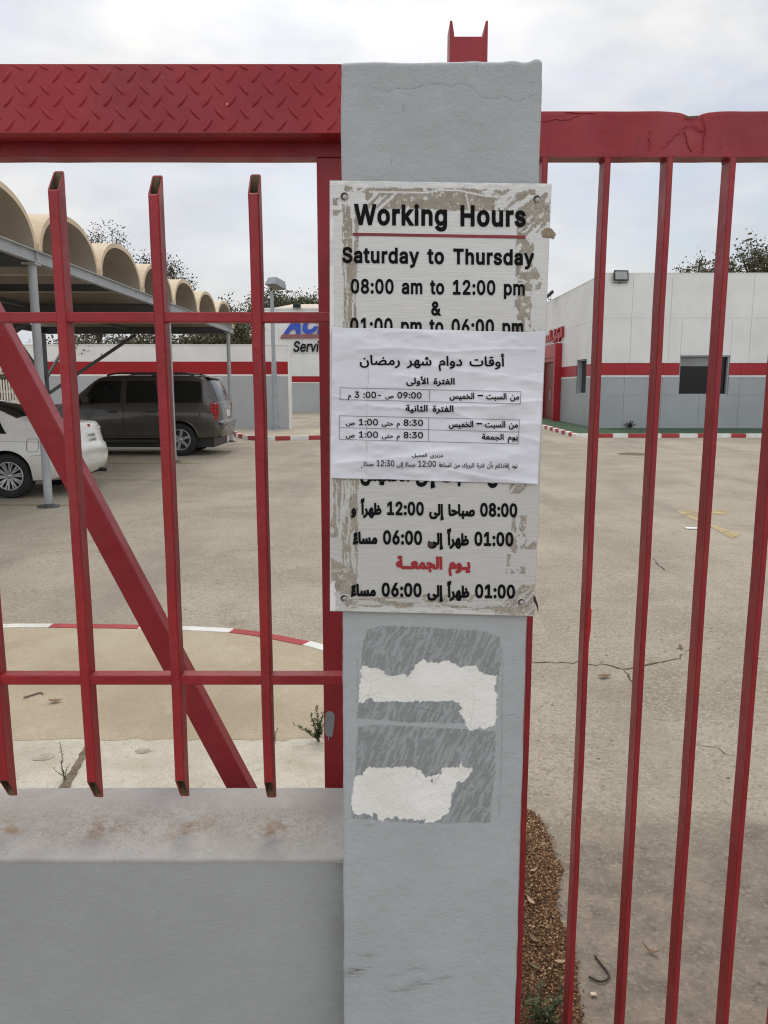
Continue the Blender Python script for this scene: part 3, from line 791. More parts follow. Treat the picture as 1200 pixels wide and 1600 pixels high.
for (x, y, r) in ((356, 163, .0024), (254, 120, .0009)):
    drop = MB(); c = at(x, y, PYF - .0002); drop.lathe([(0, -.0012), (r * .7, -.0009), (r, 0)], c, 'y', 8)
    drop.build('spatter', M['white_spot'], plo)
# glyph outlines: font (0 Latin, 1 Arabic), character code, advance, contours; 500 units to the em
OUTLINES = [
[0,32,94],
[0,38,224,[98,-3,75,-1,55,6,39,17,27,31,20,48,17,67,19,82,24,95,42,117,70,139,108,168,118,176,127,187,131,202,129,214,123,223,113,228,101,230,84,227,73,216,68,199,73,182,84,164,102,142,219,0,182,0,86,116,61,146,44,172,39,185,38,199,40,215,45,229,55,241,67,249,82,255,100,257,118,255,133,249,145,241,154,230,160,217,162,202,158,181,146,162,128,146,77,109,55,87,50,77,48,66,50,54,55,44,62,35,72,29,83,25,96,23,111,25,126,30,151,48,160,61,168,76,173,93,174,112,204,112,202,90,198,72,185,46,173,31,166,23,153,12,136,3,117,-2]],
[0,45,227,[168,122,168,94,57,94,57,122]],
[0,46,94,[48,-2,39,-1,31,4,26,12,25,20,26,29,31,37,39,42,48,43,56,42,64,37,69,29,71,20,69,12,64,4,56,-1]],
[0,48,227,[113,-3,87,0,65,12,47,31,34,57,27,89,24,127,27,165,35,197,48,223,65,242,87,254,113,258,139,254,161,242,179,223,192,197,200,165,203,127,200,89,192,57,179,31,162,12,140,0],[113,25,131,28,145,37,157,52,165,72,170,97,172,127,170,157,165,182,157,203,145,218,131,227,113,230,96,227,82,218,70,203,62,182,56,157,55,127,56,97,62,72,70,52,82,37,96,28]],
[0,49,227,[38,0,38,27,195,27,195,0],[138,254,138,0,106,0,106,224,105,224,43,179,43,213,99,254]],
[0,50,227,[32,0,32,24,117,114,141,141,155,163,160,186,159,198,154,209,146,218,137,224,112,230,98,228,86,224,77,216,69,207,65,195,64,181,33,181,35,202,43,221,55,237,72,248,91,255,112,258,134,255,153,248,169,237,181,223,188,205,191,186,185,159,168,129,133,90,76,30,76,28,195,28,195,0]],
[0,51,227,[109,-3,87,-1,66,5,49,15,35,29,26,46,22,66,55,66,57,54,63,44,72,35,83,30,109,25,138,30,149,37,157,46,163,58,165,72,163,86,158,98,150,109,137,117,121,122,101,124,78,124,78,150,144,224,144,226,35,226,35,254,186,254,186,230,106,139,106,144,132,144,154,138,172,127,185,111,194,93,196,72,194,51,185,33,172,18,154,6,133,-1]],
[0,52,227,[20,53,20,79,123,254,155,254,54,83,54,81,207,81,207,53],[141,0,141,61,141,73,141,159,171,159,171,0]],
[0,53,227,[111,-3,89,-1,70,6,54,16,41,30,33,47,30,65,61,65,64,54,69,44,87,30,111,25,125,27,138,32,149,41,157,52,162,66,164,81,162,97,157,111,148,122,137,131,124,137,109,138,84,134,64,123,34,126,48,254,183,254,183,226,75,226,67,151,68,151,89,162,115,167,131,165,147,160,161,153,172,143,182,130,189,116,194,99,195,82,193,58,184,38,171,21,154,8,134,-1]],
[0,54,227,[113,-3,91,-1,71,7,55,20,42,37,34,58,32,81,34,100,40,119,69,170,126,254,161,254,75,131,73,131,83,144,98,153,117,157,139,155,158,147,173,136,185,120,192,101,194,79,192,56,184,36,171,20,155,7,135,-1],[113,24,127,26,139,31,149,40,157,51,162,64,164,79,162,94,157,107,149,118,139,126,127,131,113,133,99,131,87,126,77,118,69,107,64,94,62,79,64,64,69,51,77,40,87,31,99,26]],
[0,55,227,[48,0,162,224,162,226,31,226,31,254,195,254,195,224,82,0]],
[0,56,227,[113,-3,89,-1,68,6,50,17,37,31,29,48,26,68,28,83,33,98,40,110,51,121,63,128,76,132,76,133,59,141,46,154,38,171,35,190,38,209,45,225,57,239,73,249,92,256,113,258,134,256,153,249,169,239,181,225,188,209,191,190,188,171,180,154,167,141,150,133,150,132,164,128,176,121,186,110,194,98,199,83,200,68,198,48,189,31,176,17,158,6,137,-1],[113,25,129,26,142,30,153,37,161,46,167,57,168,69,167,83,161,94,153,104,141,111,128,116,113,118,98,116,85,111,73,104,65,94,59,83,58,69,59,57,64,46,73,37,84,30,97,26],[113,145,137,150,146,157,154,165,158,176,160,188,158,200,154,210,147,218,138,225,113,230,89,225,79,218,72,210,68,200,66,188,68,176,72,165,79,157,89,150]],
[0,57,227,[113,258,135,255,155,247,171,234,184,217,192,197,194,173,192,155,186,135,158,84,100,0,65,0,151,124,154,124,144,111,128,101,109,97,87,100,69,107,53,119,41,134,34,154,32,176,34,198,42,218,55,235,71,247,91,255],[113,230,99,228,87,223,77,215,69,204,64,191,63,176,64,161,69,148,77,137,87,129,99,123,113,122,127,123,139,129,149,137,157,147,162,160,164,175,162,190,157,204,150,215,139,223,127,228]],
[0,58,94,[48,-2,39,-1,31,4,26,12,25,20,26,29,31,37,39,42,48,43,56,42,64,37,69,29,71,20,69,12,64,4,56,-1],[48,135,39,137,31,142,26,149,25,158,26,167,31,174,39,179,48,181,56,179,64,174,69,167,71,158,69,149,64,142,56,137]],
[0,65,240,[8,0,101,254,138,254,231,0,198,0,144,151,132,186,116,239,123,239,106,185,95,151,43,0],[55,71,55,99,185,99,185,71]],
[0,67,255,[134,-3,103,1,75,12,52,32,35,58,24,90,20,127,24,165,35,197,52,223,75,242,103,254,134,258,170,252,186,245,201,236,214,224,224,209,232,193,236,174,204,174,195,197,179,214,158,224,134,228,111,225,92,216,75,202,62,182,54,157,52,127,54,97,63,72,75,53,92,38,112,29,134,26,158,30,179,40,195,57,204,80,236,80,232,62,224,45,214,31,201,19,187,9,170,2,153,-2]],
[0,68,251,[109,0,48,0,48,29,107,29,136,31,159,40,177,55,189,75,197,99,200,128,197,156,190,180,177,200,160,214,138,223,110,226,47,226,47,254,113,254,147,251,176,239,200,221,217,196,227,164,231,128,227,91,217,59,199,34,175,15,145,4],[62,254,62,0,30,0,30,254]],
[0,72,259,[30,0,30,254,62,254,62,144,196,144,196,254,228,254,228,0,196,0,196,116,62,116,62,0]],
[0,83,224,[112,-4,86,-2,64,5,46,15,32,30,23,48,19,68,52,68,55,55,62,44,71,35,83,29,112,25,128,26,143,30,155,37,165,46,171,57,173,70,171,81,166,89,148,102,122,111,92,120,64,130,43,145,30,163,26,186,29,206,37,224,51,238,69,249,90,256,114,258,137,256,158,249,175,238,189,224,197,208,200,189,169,189,163,206,151,219,134,227,112,229,97,228,84,224,73,218,64,209,59,199,58,188,60,176,65,167,85,154,106,147,132,140,156,132,179,119,197,99,202,85,204,69,201,50,193,32,180,17,162,5,139,-2]],
[0,84,225,[16,226,16,254,208,254,208,226,128,226,128,0,96,0,96,226]],
[0,87,343,[78,0,8,254,41,254,82,98,88,73,93,47,98,20,95,20,100,47,106,73,112,98,153,254,190,254,231,98,237,73,243,47,249,20,244,20,249,47,255,73,261,98,302,254,335,254,265,0,228,0,184,161,176,196,168,237,175,237,167,197,159,161,115,0]],
[0,97,195,[80,-4,63,-3,47,2,34,11,24,22,17,37,15,54,17,69,22,80,29,90,39,97,63,105,89,110,117,113,133,117,136,121,138,127,138,128,133,148,120,161,98,165,75,161,59,150,50,137,20,146,29,161,39,173,52,182,66,188,97,192,119,190,143,180,153,172,161,160,167,145,168,126,168,0,138,0,138,26,136,26,126,12,108,1],[85,23,101,24,114,29,124,37,132,47,136,57,138,69,138,95,130,91,116,88,100,86,88,84,67,79,52,70,47,62,46,52,51,36,65,26]],
[0,99,198,[104,-4,79,-1,58,8,41,23,28,43,20,66,17,94,20,122,28,146,41,165,58,180,79,189,104,192,130,189,153,178,170,161,181,138,151,131,145,145,135,155,121,162,104,165,86,162,73,155,62,144,54,129,50,112,48,94,50,75,54,59,62,44,73,33,86,26,104,23,121,26,135,33,146,44,152,59,181,51,171,28,153,11,130,0]],
[0,100,212,[98,-4,75,-1,56,8,40,23,27,42,20,66,17,94,20,122,27,146,40,166,56,180,75,189,98,192,114,191,126,186,144,173,153,160,155,160,155,254,186,254,186,0,156,0,156,29,153,29,143,16,126,2,114,-3],[102,23,118,26,132,32,142,43,150,58,154,75,156,95,154,114,150,131,142,145,132,156,118,163,102,165,86,163,72,156,62,145,54,131,50,114,48,95,50,75,54,58,62,44,73,33,86,26]],
[0,101,202,[106,-4,80,-1,58,8,41,23,28,42,20,66,17,93,20,121,28,145,40,165,58,180,78,189,103,192,133,187,147,180,160,170,170,157,179,141,184,121,186,97,186,85,37,85,37,110,169,110,155,101,153,119,149,134,141,147,131,157,118,163,103,165,87,163,73,157,62,147,54,135,50,121,48,105,48,89,50,69,55,53,64,40,76,31,90,25,106,23,127,26,143,36,153,53,182,45,177,32,168,20,156,10,141,2,125,-3]],
[0,103,213,[103,-75,84,-74,67,-70,41,-55,25,-35,51,-20,61,-33,77,-44,103,-49,124,-46,141,-38,152,-23,156,-3,156,34,153,34,143,21,126,8,114,4,97,2,76,5,56,13,40,27,28,45,20,68,17,96,20,123,27,147,40,166,56,180,76,189,98,192,114,191,127,186,144,173,154,159,157,159,157,190,186,190,186,-4,183,-27,175,-45,162,-59,145,-68,125,-73],[102,30,118,32,132,38,142,47,150,61,155,77,156,96,155,115,150,132,142,146,132,156,119,163,102,165,86,163,73,156,62,145,54,131,50,115,48,96,50,78,54,61,62,48,73,38,86,32]],
[0,104,205,[57,113,57,0,26,0,26,254,57,254,57,144,51,144,62,166,76,181,94,189,114,192,132,190,148,184,161,174,170,160,177,142,179,120,179,0,148,0,148,118,145,137,136,152,123,161,105,165,92,163,80,159,71,151,63,141,58,129]],
[0,105,84,[26,0,26,190,57,190,57,0],[42,221,34,223,27,227,22,234,21,242,22,249,27,256,34,260,42,262,50,260,57,256,62,249,63,242,62,234,57,227,50,223]],
[0,107,191,[55,68,55,106,60,106,142,190,180,190,92,100,89,100],[26,0,26,254,57,254,57,0],[147,0,74,93,96,114,186,0]],
[0,108,95,[70,-1,50,2,37,10,29,24,26,42,26,254,57,254,57,49,60,31,65,27,73,26,80,26,85,27,90,1,81,0]],
[0,109,305,[26,0,26,190,56,190,56,148,54,148,59,162,66,173,86,188,110,193,129,190,144,180,154,166,160,147,156,147,161,160,169,172,190,187,218,193,234,191,249,186,261,177,270,164,276,148,278,128,278,0,248,0,248,127,245,145,236,156,224,163,209,165,197,164,187,160,173,145,168,124,168,0,137,0,137,130,134,144,126,156,115,163,100,165,79,160,70,154,63,145,58,133,57,119,57,0]],
[0,110,205,[57,113,57,0,26,0,26,190,56,190,56,144,51,144,62,166,76,181,94,189,114,192,132,190,147,184,160,174,170,160,176,142,179,120,179,0,148,0,148,118,145,137,136,152,123,161,105,165,92,163,80,159,71,151,63,141,58,129]],
[0,111,208,[104,-4,79,-1,58,8,41,23,28,43,20,66,17,94,20,122,28,146,41,165,58,180,79,189,104,192,128,189,149,180,167,165,180,146,188,122,191,94,188,66,180,43,167,23,149,8,128,-1],[104,23,121,26,135,33,146,44,154,59,158,75,160,94,158,112,154,129,146,144,135,155,121,162,104,165,86,162,73,155,62,144,54,129,50,112,48,94,50,75,54,59,62,44,73,33,86,26]],
[0,112,212,[26,-71,26,190,56,190,56,160,59,160,69,173,86,186,98,191,115,192,137,189,156,180,173,166,185,146,193,122,195,94,193,66,185,42,173,23,157,8,137,-1,115,-4,99,-3,86,2,69,16,59,29,57,29,57,-71],[110,23,126,26,140,33,150,44,158,58,163,75,164,95,163,114,158,131,150,145,140,156,126,163,110,165,94,163,81,156,70,145,62,131,58,114,56,95,58,75,63,58,70,43,81,32,94,26]],
[0,114,130,[26,0,26,190,56,190,56,160,58,160,65,173,76,184,90,190,107,192,115,192,122,192,122,161,115,162,103,163,91,161,80,157,70,151,63,142,58,131,57,118,57,0]],
[0,115,183,[91,-4,72,-3,56,2,42,9,31,19,23,32,18,47,47,53,53,40,62,30,75,25,91,23,108,25,122,31,131,40,134,51,132,60,127,68,118,74,106,78,75,85,52,93,36,104,27,119,23,137,26,152,33,166,43,177,58,185,74,190,94,192,112,191,127,186,140,179,149,170,162,145,134,139,129,149,121,158,110,164,94,166,78,164,65,158,57,150,54,139,56,129,62,122,86,111,115,105,137,97,153,86,162,71,166,53,163,37,156,24,145,12,130,3,112,-2]],
[0,116,114,[102,190,102,164,3,164,3,190],[32,236,63,236,63,49,64,38,68,31,75,26,85,25,93,26,101,27,107,1,96,-1,84,-2,62,1,46,11,36,26,32,46]],
[0,117,205,[91,-3,73,-1,57,5,44,15,35,29,28,47,26,69,26,190,57,190,57,72,60,52,68,37,82,28,100,25,113,27,125,31,134,38,142,48,146,61,148,76,148,190,179,190,179,0,149,0,149,46,154,46,143,23,129,8,111,0]],
[0,118,195,[81,0,9,190,42,190,83,78,93,43,103,10,92,10,101,43,112,78,152,190,186,190,113,0]],
[0,121,195,[24,-69,31,-43,36,-44,52,-44,65,-37,75,-18,81,-1,9,190,42,190,83,78,93,43,103,10,92,10,101,43,112,78,153,190,186,190,102,-29,88,-54,70,-68,46,-73,32,-72]],
[0,8211,175,[175,122,175,94,0,94,0,122]],
[1,1600,80,[0,-1,3,23,83,23,92,19,95,11,91,3,80,-1]],
[1,1611,0,[12,210,12,226,78,246,78,229],[12,178,12,195,78,215,78,198]],
[1,65152,122,[49,14,37,19,27,29,20,42,17,57,19,71,24,83,32,93,42,100,67,105,78,104,90,102,86,79,76,81,67,82,52,79,43,70,40,57,46,40,60,28,75,24],[12,-17,5,5,33,13,68,24,103,36,111,15,90,7,63,-3,35,-11]],
[1,65155,70,[26,0,21,191,45,191,50,0],[7,209,3,225,16,228,26,230,25,224,10,234,5,242,3,252,8,267,19,276,34,279,41,278,48,276,45,261,40,263,34,263,23,260,19,253,23,242,32,235,41,232,29,231,44,235,56,240,61,225,44,219,25,213]],
[1,65156,86,[86,-1,65,0,49,4,39,11,32,20,27,49,21,191,46,191,51,59,54,37,57,30,64,26,89,23,98,19,100,11,96,3],[7,209,3,225,15,228,26,230,25,224,10,234,5,242,3,252,7,267,19,276,33,279,40,278,47,276,45,261,39,263,33,263,23,260,19,253,23,242,32,235,41,232,28,231,43,235,56,240,61,225,44,219,25,213]],
[1,65159,71,[27,0,21,212,45,212,51,0],[19,-90,16,-74,28,-71,39,-68,37,-74,23,-64,17,-56,16,-47,20,-32,31,-23,46,-20,53,-20,60,-22,58,-37,52,-36,46,-35,36,-38,32,-46,36,-57,45,-64,53,-66,41,-67,56,-63,69,-59,74,-74,57,-79,37,-85]],
[1,65165,71,[27,0,21,212,45,212,51,0]],
[1,65166,87,[86,-1,65,0,50,4,39,11,33,20,27,49,21,212,46,212,52,59,54,37,58,30,64,26,89,23,98,19,101,11,97,3]],
[1,65169,80,[0,-1,3,23,26,25,39,32,42,48,40,66,34,88,25,111,49,119,57,98,63,74,65,53,62,32,55,17,42,6,24,0],[32,-57,21,-52,17,-42,21,-32,32,-27,42,-32,46,-42,42,-52]],
[1,65170,102,[0,-1,3,23,23,25,33,34,40,52,46,84,69,79,67,68,64,55,63,44,66,33,77,25,105,23,114,19,116,11,112,3,102,-1,71,2,62,6,55,12,49,29,57,29,47,13,35,4,20,0],[50,-57,40,-52,36,-42,40,-32,50,-27,61,-32,65,-42,61,-52]],
[1,65171,120,[60,0,34,5,23,11,16,20,11,32,9,47,11,61,19,79,32,98,53,119,58,103,38,121,54,140,82,114,103,84,109,68,111,51,109,35,101,19,85,5,74,1],[60,24,77,28,87,37,90,52,88,67,78,85,55,107,68,108,49,88,36,67,32,49,34,38,40,31,49,26],[82,166,72,170,68,180,72,191,82,195,93,191,97,180,93,170],[42,166,31,170,27,180,31,191,42,195,52,191,56,180,52,170]],
[1,65172,144,[144,-1,116,3,105,9,96,19,91,32,88,50,83,153,107,153,112,55,117,34,129,25,147,23,156,19,159,11,155,3],[99,31,66,26,37,31,26,36,17,44,11,54,9,66,10,78,15,90,33,109,59,123,90,131,94,106,68,102,48,94,36,82,32,70,37,59,49,53,66,50,83,51,97,54],[93,187,83,191,78,202,83,212,93,216,103,212,108,202,103,191],[52,187,42,191,38,202,42,212,52,216,63,212,67,202,63,191]],
[1,65173,295,[116,-6,123,18,183,20,224,26,238,30,248,37,254,44,256,54,252,80,241,111,264,119,271,99,277,78,279,58,277,42,271,29,261,17,245,9,223,2,195,-3],[116,-6,69,-3,36,8,24,16,16,26,11,39,9,54,10,69,13,85,17,100,39,95,37,84,34,72,33,61,35,47,41,36,52,28,68,22,123,18,129,3],[165,119,155,123,150,133,155,144,165,148,175,144,180,133,175,123],[124,119,114,123,110,133,114,144,124,148,135,144,139,133,135,123]],
[1,65174,324,[116,-6,123,18,162,20,202,28,240,44,257,56,271,70,290,59,287,48,286,41,289,32,301,25,327,23,336,19,339,11,335,3,324,-1,291,3,278,8,269,15,265,25,265,38,270,36,242,18,205,4,163,-4],[116,-6,69,-3,36,8,24,16,16,26,11,39,9,54,10,69,13,85,17,100,39,95,37,84,34,72,33,61,35,47,41,36,52,28,68,22,123,18,129,3],[165,119,155,123,151,133,155,144,165,148,176,144,180,133,176,123],[125,119,114,123,110,133,114,144,125,148,135,144,139,133,135,123]],
[1,65175,89,[0,-1,3,23,30,24,39,27,44,31,48,48,46,66,40,88,31,111,55,119,63,98,68,74,71,53,67,28,54,11,32,1],[65,150,54,155,50,165,54,175,65,180,75,175,79,165,75,155],[24,150,13,155,9,165,13,175,24,180,34,175,39,165,34,155]],
[1,65176,111,[0,-1,3,23,26,25,39,34,46,52,52,84,75,79,73,68,70,55,69,44,70,35,74,29,87,24,114,23,123,19,125,11,121,3,111,-1,82,0,66,6,58,16,55,29,63,29,53,13,41,4,24,0],[79,114,69,119,64,129,69,139,79,144,89,139,94,129,89,119],[39,114,28,119,24,129,28,139,39,144,49,139,53,129,49,119]],
[1,65180,111,[0,-1,3,23,26,25,39,34,46,52,52,84,75,79,73,68,70,55,69,44,70,35,74,29,87,24,114,23,123,19,125,11,121,3,111,-1,82,0,66,6,58,16,55,29,63,29,53,13,41,4,24,0],[59,147,48,151,44,162,48,172,59,176,69,172,74,162,69,151],[39,114,28,119,24,129,28,139,39,144,49,139,53,129,49,119],[79,114,69,119,64,129,69,139,79,144,89,139,94,129,89,119]],
[1,65184,189,[189,-1,166,0,147,6,133,19,125,41,142,52,152,34,167,25,192,23,201,19,204,11,199,3],[0,-1,3,23,33,25,62,32,89,43,114,57,97,69,75,77,49,80,40,80,32,79,23,77,18,99,34,103,49,104,77,101,100,92,119,81,137,72,154,68,161,68,163,47,139,43,118,34,97,23,72,11,41,2],[77,-55,67,-51,63,-41,67,-30,77,-26,88,-30,92,-41,88,-51]],
[1,65187,175,[0,-1,3,23,33,25,62,32,89,43,114,57,97,69,75,77,49,80,40,80,32,79,23,77,18,99,34,103,49,104,77,101,100,92,119,81,137,72,154,68,161,68,163,47,139,43,118,34,97,23,72,11,41,2]],
[1,65192,189,[189,-1,166,0,147,6,133,19,125,41,142,52,152,34,167,25,192,23,201,19,204,11,199,3],[0,-1,3,23,33,25,62,32,89,43,114,57,97,69,75,77,49,80,40,80,32,79,23,77,18,99,34,103,49,104,77,101,100,92,119,81,137,72,154,68,161,68,163,47,139,43,118,34,97,23,72,11,41,2],[47,135,36,139,32,149,36,160,47,164,57,160,61,149,57,139]],
[1,65193,142,[10,13,22,34,39,26,64,23,87,26,100,35,104,48,102,63,91,86,65,126,86,139,111,100,124,69,128,47,122,24,114,13,102,5,86,0,64,-2,43,0,25,5]],
[1,65194,158,[64,23,87,26,100,35,104,48,101,62,92,81,80,102,65,126,86,139,106,106,120,77,130,52,139,32,150,24,160,23,170,19,172,11,168,3,158,-1,139,2,122,14,117,24,113,37,125,47,120,24,113,13,102,5,85,0,64,-2,43,0,25,5,10,13,22,34,39,26]],
[1,65197,109,[1,-68,-7,-46,19,-35,39,-23,52,-10,61,4,67,32,65,48,59,65,47,90,68,100,84,64,89,34,88,16,83,0,67,-27,45,-47,22,-60]],
[1,65198,118,[1,-69,-7,-46,29,-30,51,-10,63,11,67,32,65,46,61,61,47,90,68,100,78,80,86,61,91,45,96,34,102,27,120,23,129,19,132,11,128,3,117,-1,96,3,84,15,78,31,88,26,86,7,79,-10,69,-25,57,-38,28,-58]],
[1,65200,118,[1,-69,-7,-46,29,-30,51,-10,63,11,67,32,65,46,61,61,47,90,68,100,78,80,86,61,91,45,96,34,102,27,120,23,129,19,132,11,128,3,117,-1,96,3,84,15,78,31,88,26,86,7,79,-10,69,-25,57,-38,28,-58],[48,135,38,139,33,149,38,159,48,164,59,159,63,149,59,139]],
[1,65202,376,[93,-69,61,-64,34,-51,23,-41,16,-29,11,-16,9,0,10,15,14,32,21,52,43,44,37,28,34,14,33,2,35,-12,41,-24,51,-33,63,-39,94,-44,127,-40,149,-28,160,-11,164,8,162,32,157,55,150,78,174,84,181,60,184,47,192,31,202,24,215,23,225,24,234,31,241,49,247,84,269,79,267,66,265,51,264,39,266,31,274,25,291,23,304,24,313,29,318,37,319,48,319,62,318,79,316,101,337,102,341,63,348,39,360,26,379,23,388,19,391,11,387,3,376,-1,353,3,338,16,330,34,335,32,331,20,325,11,309,1,288,-1,267,2,254,12,248,29,258,29,247,11,233,2,213,-1,198,1,187,8,180,17,177,27,189,12,183,-17,176,-31,167,-43,155,-54,138,-62,118,-67]],
[1,65204,252,[0,-1,3,23,18,24,28,31,36,48,44,82,66,75,62,57,60,39,62,30,70,25,86,23,100,24,110,31,116,49,123,84,145,79,143,66,141,51,140,39,142,31,150,25,167,23,180,24,188,29,193,37,195,48,195,62,194,79,191,101,213,102,217,63,224,39,235,26,255,23,264,19,267,11,263,3,252,-1,234,1,220,9,211,20,206,34,211,32,207,20,201,11,184,1,164,-1,143,2,130,12,124,29,134,29,122,9,107,1,82,-1,67,1,52,10,47,19,44,31,53,33,41,11,24,1]],
[1,65207,233,[0,-1,3,23,18,24,28,31,36,48,44,82,66,75,64,64,61,51,60,39,61,32,66,27,86,23,100,24,110,31,116,49,123,84,145,79,143,66,141,51,140,39,142,31,150,25,167,23,182,25,192,33,195,48,190,77,178,111,202,119,209,98,215,74,218,53,214,29,204,12,188,2,167,-1,144,2,130,12,124,29,134,29,122,9,107,1,82,-1,67,1,52,10,47,19,44,31,53,33,41,11,24,1],[128,162,117,166,113,176,117,186,128,191,138,186,142,176,138,166],[108,129,97,133,93,143,97,154,108,158,118,154,122,143,118,133],[148,129,137,133,133,143,137,154,148,158,158,154,162,143,158,133]],
[1,65209,387,[93,-69,61,-64,34,-51,23,-41,16,-29,11,-16,9,0,10,15,14,32,21,52,43,44,37,28,34,14,33,2,35,-12,41,-24,51,-33,63,-39,94,-44,127,-39,149,-26,160,-7,164,15,160,45,150,78,174,84,179,66,182,55,184,47,193,35,209,26,234,22,268,20,297,22,320,27,337,34,347,45,351,58,348,71,338,82,320,87,305,85,291,79,265,61,242,38,226,18,201,19,218,44,240,69,265,90,293,105,321,111,336,109,349,104,360,96,367,86,372,74,374,61,368,36,361,25,350,15,335,7,316,1,292,-3,263,-4,225,-1,198,6,183,16,177,27,189,12,182,-16,167,-43,155,-53,138,-62,118,-67]],
[1,65211,268,[143,-5,100,-3,71,2,55,12,47,26,54,29,38,8,20,0,0,-1,3,23,20,26,31,36,39,54,46,82,67,76,64,63,62,52,61,45,64,33,77,25,103,20,149,19,184,21,210,29,226,41,230,48,231,57,228,70,218,81,200,85,186,83,172,78,145,59,123,36,107,16,81,17,104,49,133,79,166,101,184,107,202,109,217,108,230,103,240,95,248,85,253,73,254,59,252,42,244,27,230,14,210,4,181,-3]],
[1,65216,282,[281,-1,262,0,238,6,218,17,242,30,264,24,284,23,293,19,296,11,292,3],[143,-5,100,-3,71,2,55,12,47,26,54,29,38,8,20,0,0,-1,3,23,20,26,31,36,39,54,46,82,67,76,64,63,62,52,61,45,64,33,77,25,103,20,149,19,184,21,210,29,226,41,230,48,231,57,228,70,218,81,200,85,186,83,172,78,145,59,123,36,107,16,81,17,104,49,133,79,166,101,184,107,202,109,217,108,230,103,240,95,248,85,253,73,254,59,252,42,244,27,230,14,210,4,181,-3],[193,140,183,144,178,154,183,165,193,169,203,165,208,154,203,144]],
[1,65223,201,[0,-1,3,23,65,23,110,25,140,32,159,43,163,51,164,60,161,71,151,81,133,85,119,83,105,78,78,59,56,36,40,16,14,17,37,49,66,79,99,101,117,107,135,109,150,108,163,103,173,95,181,85,186,73,187,59,185,45,177,31,164,19,143,9,114,3,78,-1,31,-1],[28,28,22,212,46,212,52,49],[120,140,110,144,106,154,110,165,120,169,131,165,135,154,131,144]],
[1,65227,149,[0,-1,3,23,32,23,47,24,53,24,41,34,28,50,24,61,23,74,25,89,31,103,40,114,53,123,67,128,84,130,99,129,114,125,108,103,96,105,84,106,65,102,52,91,47,74,51,59,59,48,71,40,84,35,95,33,102,35,109,37,118,41,132,47,140,26,100,12,55,2]],
[1,65228,155,[0,-1,3,23,36,26,65,35,88,49,103,64,108,81,105,88,96,95,79,98,65,96,49,91,37,84,52,71,67,58,83,41,98,33,116,27,137,24,157,23,166,19,169,11,165,3,154,-1,121,2,89,11,64,27,53,40,39,53,24,66,20,71,17,79,16,86,22,96,37,108,58,118,84,122,99,121,111,117,126,104,131,87,130,74,125,61,106,37,78,17,42,3]],
[1,65235,133,[0,-1,3,23,19,23,38,23,55,25,68,28,85,37,94,53,96,77,93,100,84,118,77,123,69,124,57,119,48,106,45,90,48,79,56,72,72,70,89,71,104,76,105,55,95,50,82,47,69,46,43,51,27,64,22,84,25,107,36,127,51,143,61,147,72,148,86,146,98,138,107,126,114,111,119,76,117,55,112,37,102,23,87,11,70,5,49,1,25,-1],[66,179,56,183,51,194,56,204,66,208,76,204,81,194,76,183]],
[1,65236,147,[0,-1,3,23,18,23,34,24,49,25,61,28,80,36,95,49,100,67,97,81,88,94,75,99,62,94,52,82,48,66,53,49,65,36,79,28,51,19,40,29,29,45,24,67,28,89,40,107,56,119,76,123,90,121,101,115,111,106,118,95,123,82,124,69,120,46,107,28,88,14,65,5,50,2,34,0,17,-1],[147,-1,116,0,86,5,63,12,83,27,104,25,129,23,150,23,159,19,162,11,157,3],[73,154,63,158,58,168,63,178,73,183,83,178,88,168,83,158]],
[1,65239,133,[0,-1,3,23,19,23,38,23,55,25,68,28,85,37,94,53,96,77,93,100,84,118,77,123,69,124,57,119,48,106,45,90,48,79,56,72,72,70,89,71,104,76,105,55,95,50,82,47,69,46,43,51,27,64,22,84,25,107,36,127,51,143,61,147,72,148,86,146,98,138,107,126,114,111,119,76,117,55,112,37,102,23,87,11,70,5,49,1,25,-1],[87,179,76,183,72,194,76,204,87,208,97,204,101,194,97,183],[46,179,36,183,31,194,36,204,46,208,56,204,61,194,56,183]],
[1,65242,274,[116,-6,123,18,171,20,201,27,210,33,215,40,219,59,213,212,237,212,243,62,248,38,260,26,276,23,285,19,288,11,284,3,273,-1,251,3,238,14,231,27,238,27,222,11,197,1,162,-4],[108,60,102,79,122,85,134,89,137,94,134,100,126,106,118,113,115,123,118,134,129,147,151,160,161,143,141,132,134,124,138,118,145,112,153,104,156,93,155,85,148,77,133,69],[116,-6,69,-3,36,8,24,16,16,26,11,39,9,54,10,69,13,85,17,100,39,95,37,84,34,72,33,61,35,47,41,36,52,28,68,22,123,18,129,3]],
[1,65243,122,[0,-1,3,23,31,23,59,25,74,30,80,37,82,44,77,61,55,87,39,102,24,115,12,124,8,130,9,139,11,146,15,152,30,164,52,178,80,192,115,210,125,188,86,168,59,155,39,143,23,131,27,143,60,115,84,90,99,66,104,43,102,28,92,14,68,3,27,-1]],
[1,65244,151,[0,-1,3,23,26,23,62,25,78,33,82,42,76,57,63,75,45,93,27,109,14,122,8,130,9,139,11,146,15,152,31,165,55,179,84,194,115,210,125,188,97,174,69,160,44,146,23,132,25,142,50,120,72,99,92,76,109,48,124,31,140,24,154,23,163,19,165,11,161,3,151,-1,132,1,111,11,101,20,93,33,102,30,92,16,77,6,56,0,25,-1]],
[1,65246,217,[9,0,10,15,14,32,21,52,43,44,37,28,34,14,33,2,35,-12,41,-24,50,-33,62,-39,90,-44,116,-42,135,-34,149,-22,158,-7,163,10,164,29,157,212,182,212,186,61,191,38,203,26,219,23,228,19,231,11,227,3,216,-1,201,1,190,8,183,17,180,27,188,19,182,-12,175,-27,165,-41,152,-52,135,-61,114,-67,88,-69,59,-64,33,-51,15,-29,11,-16]],
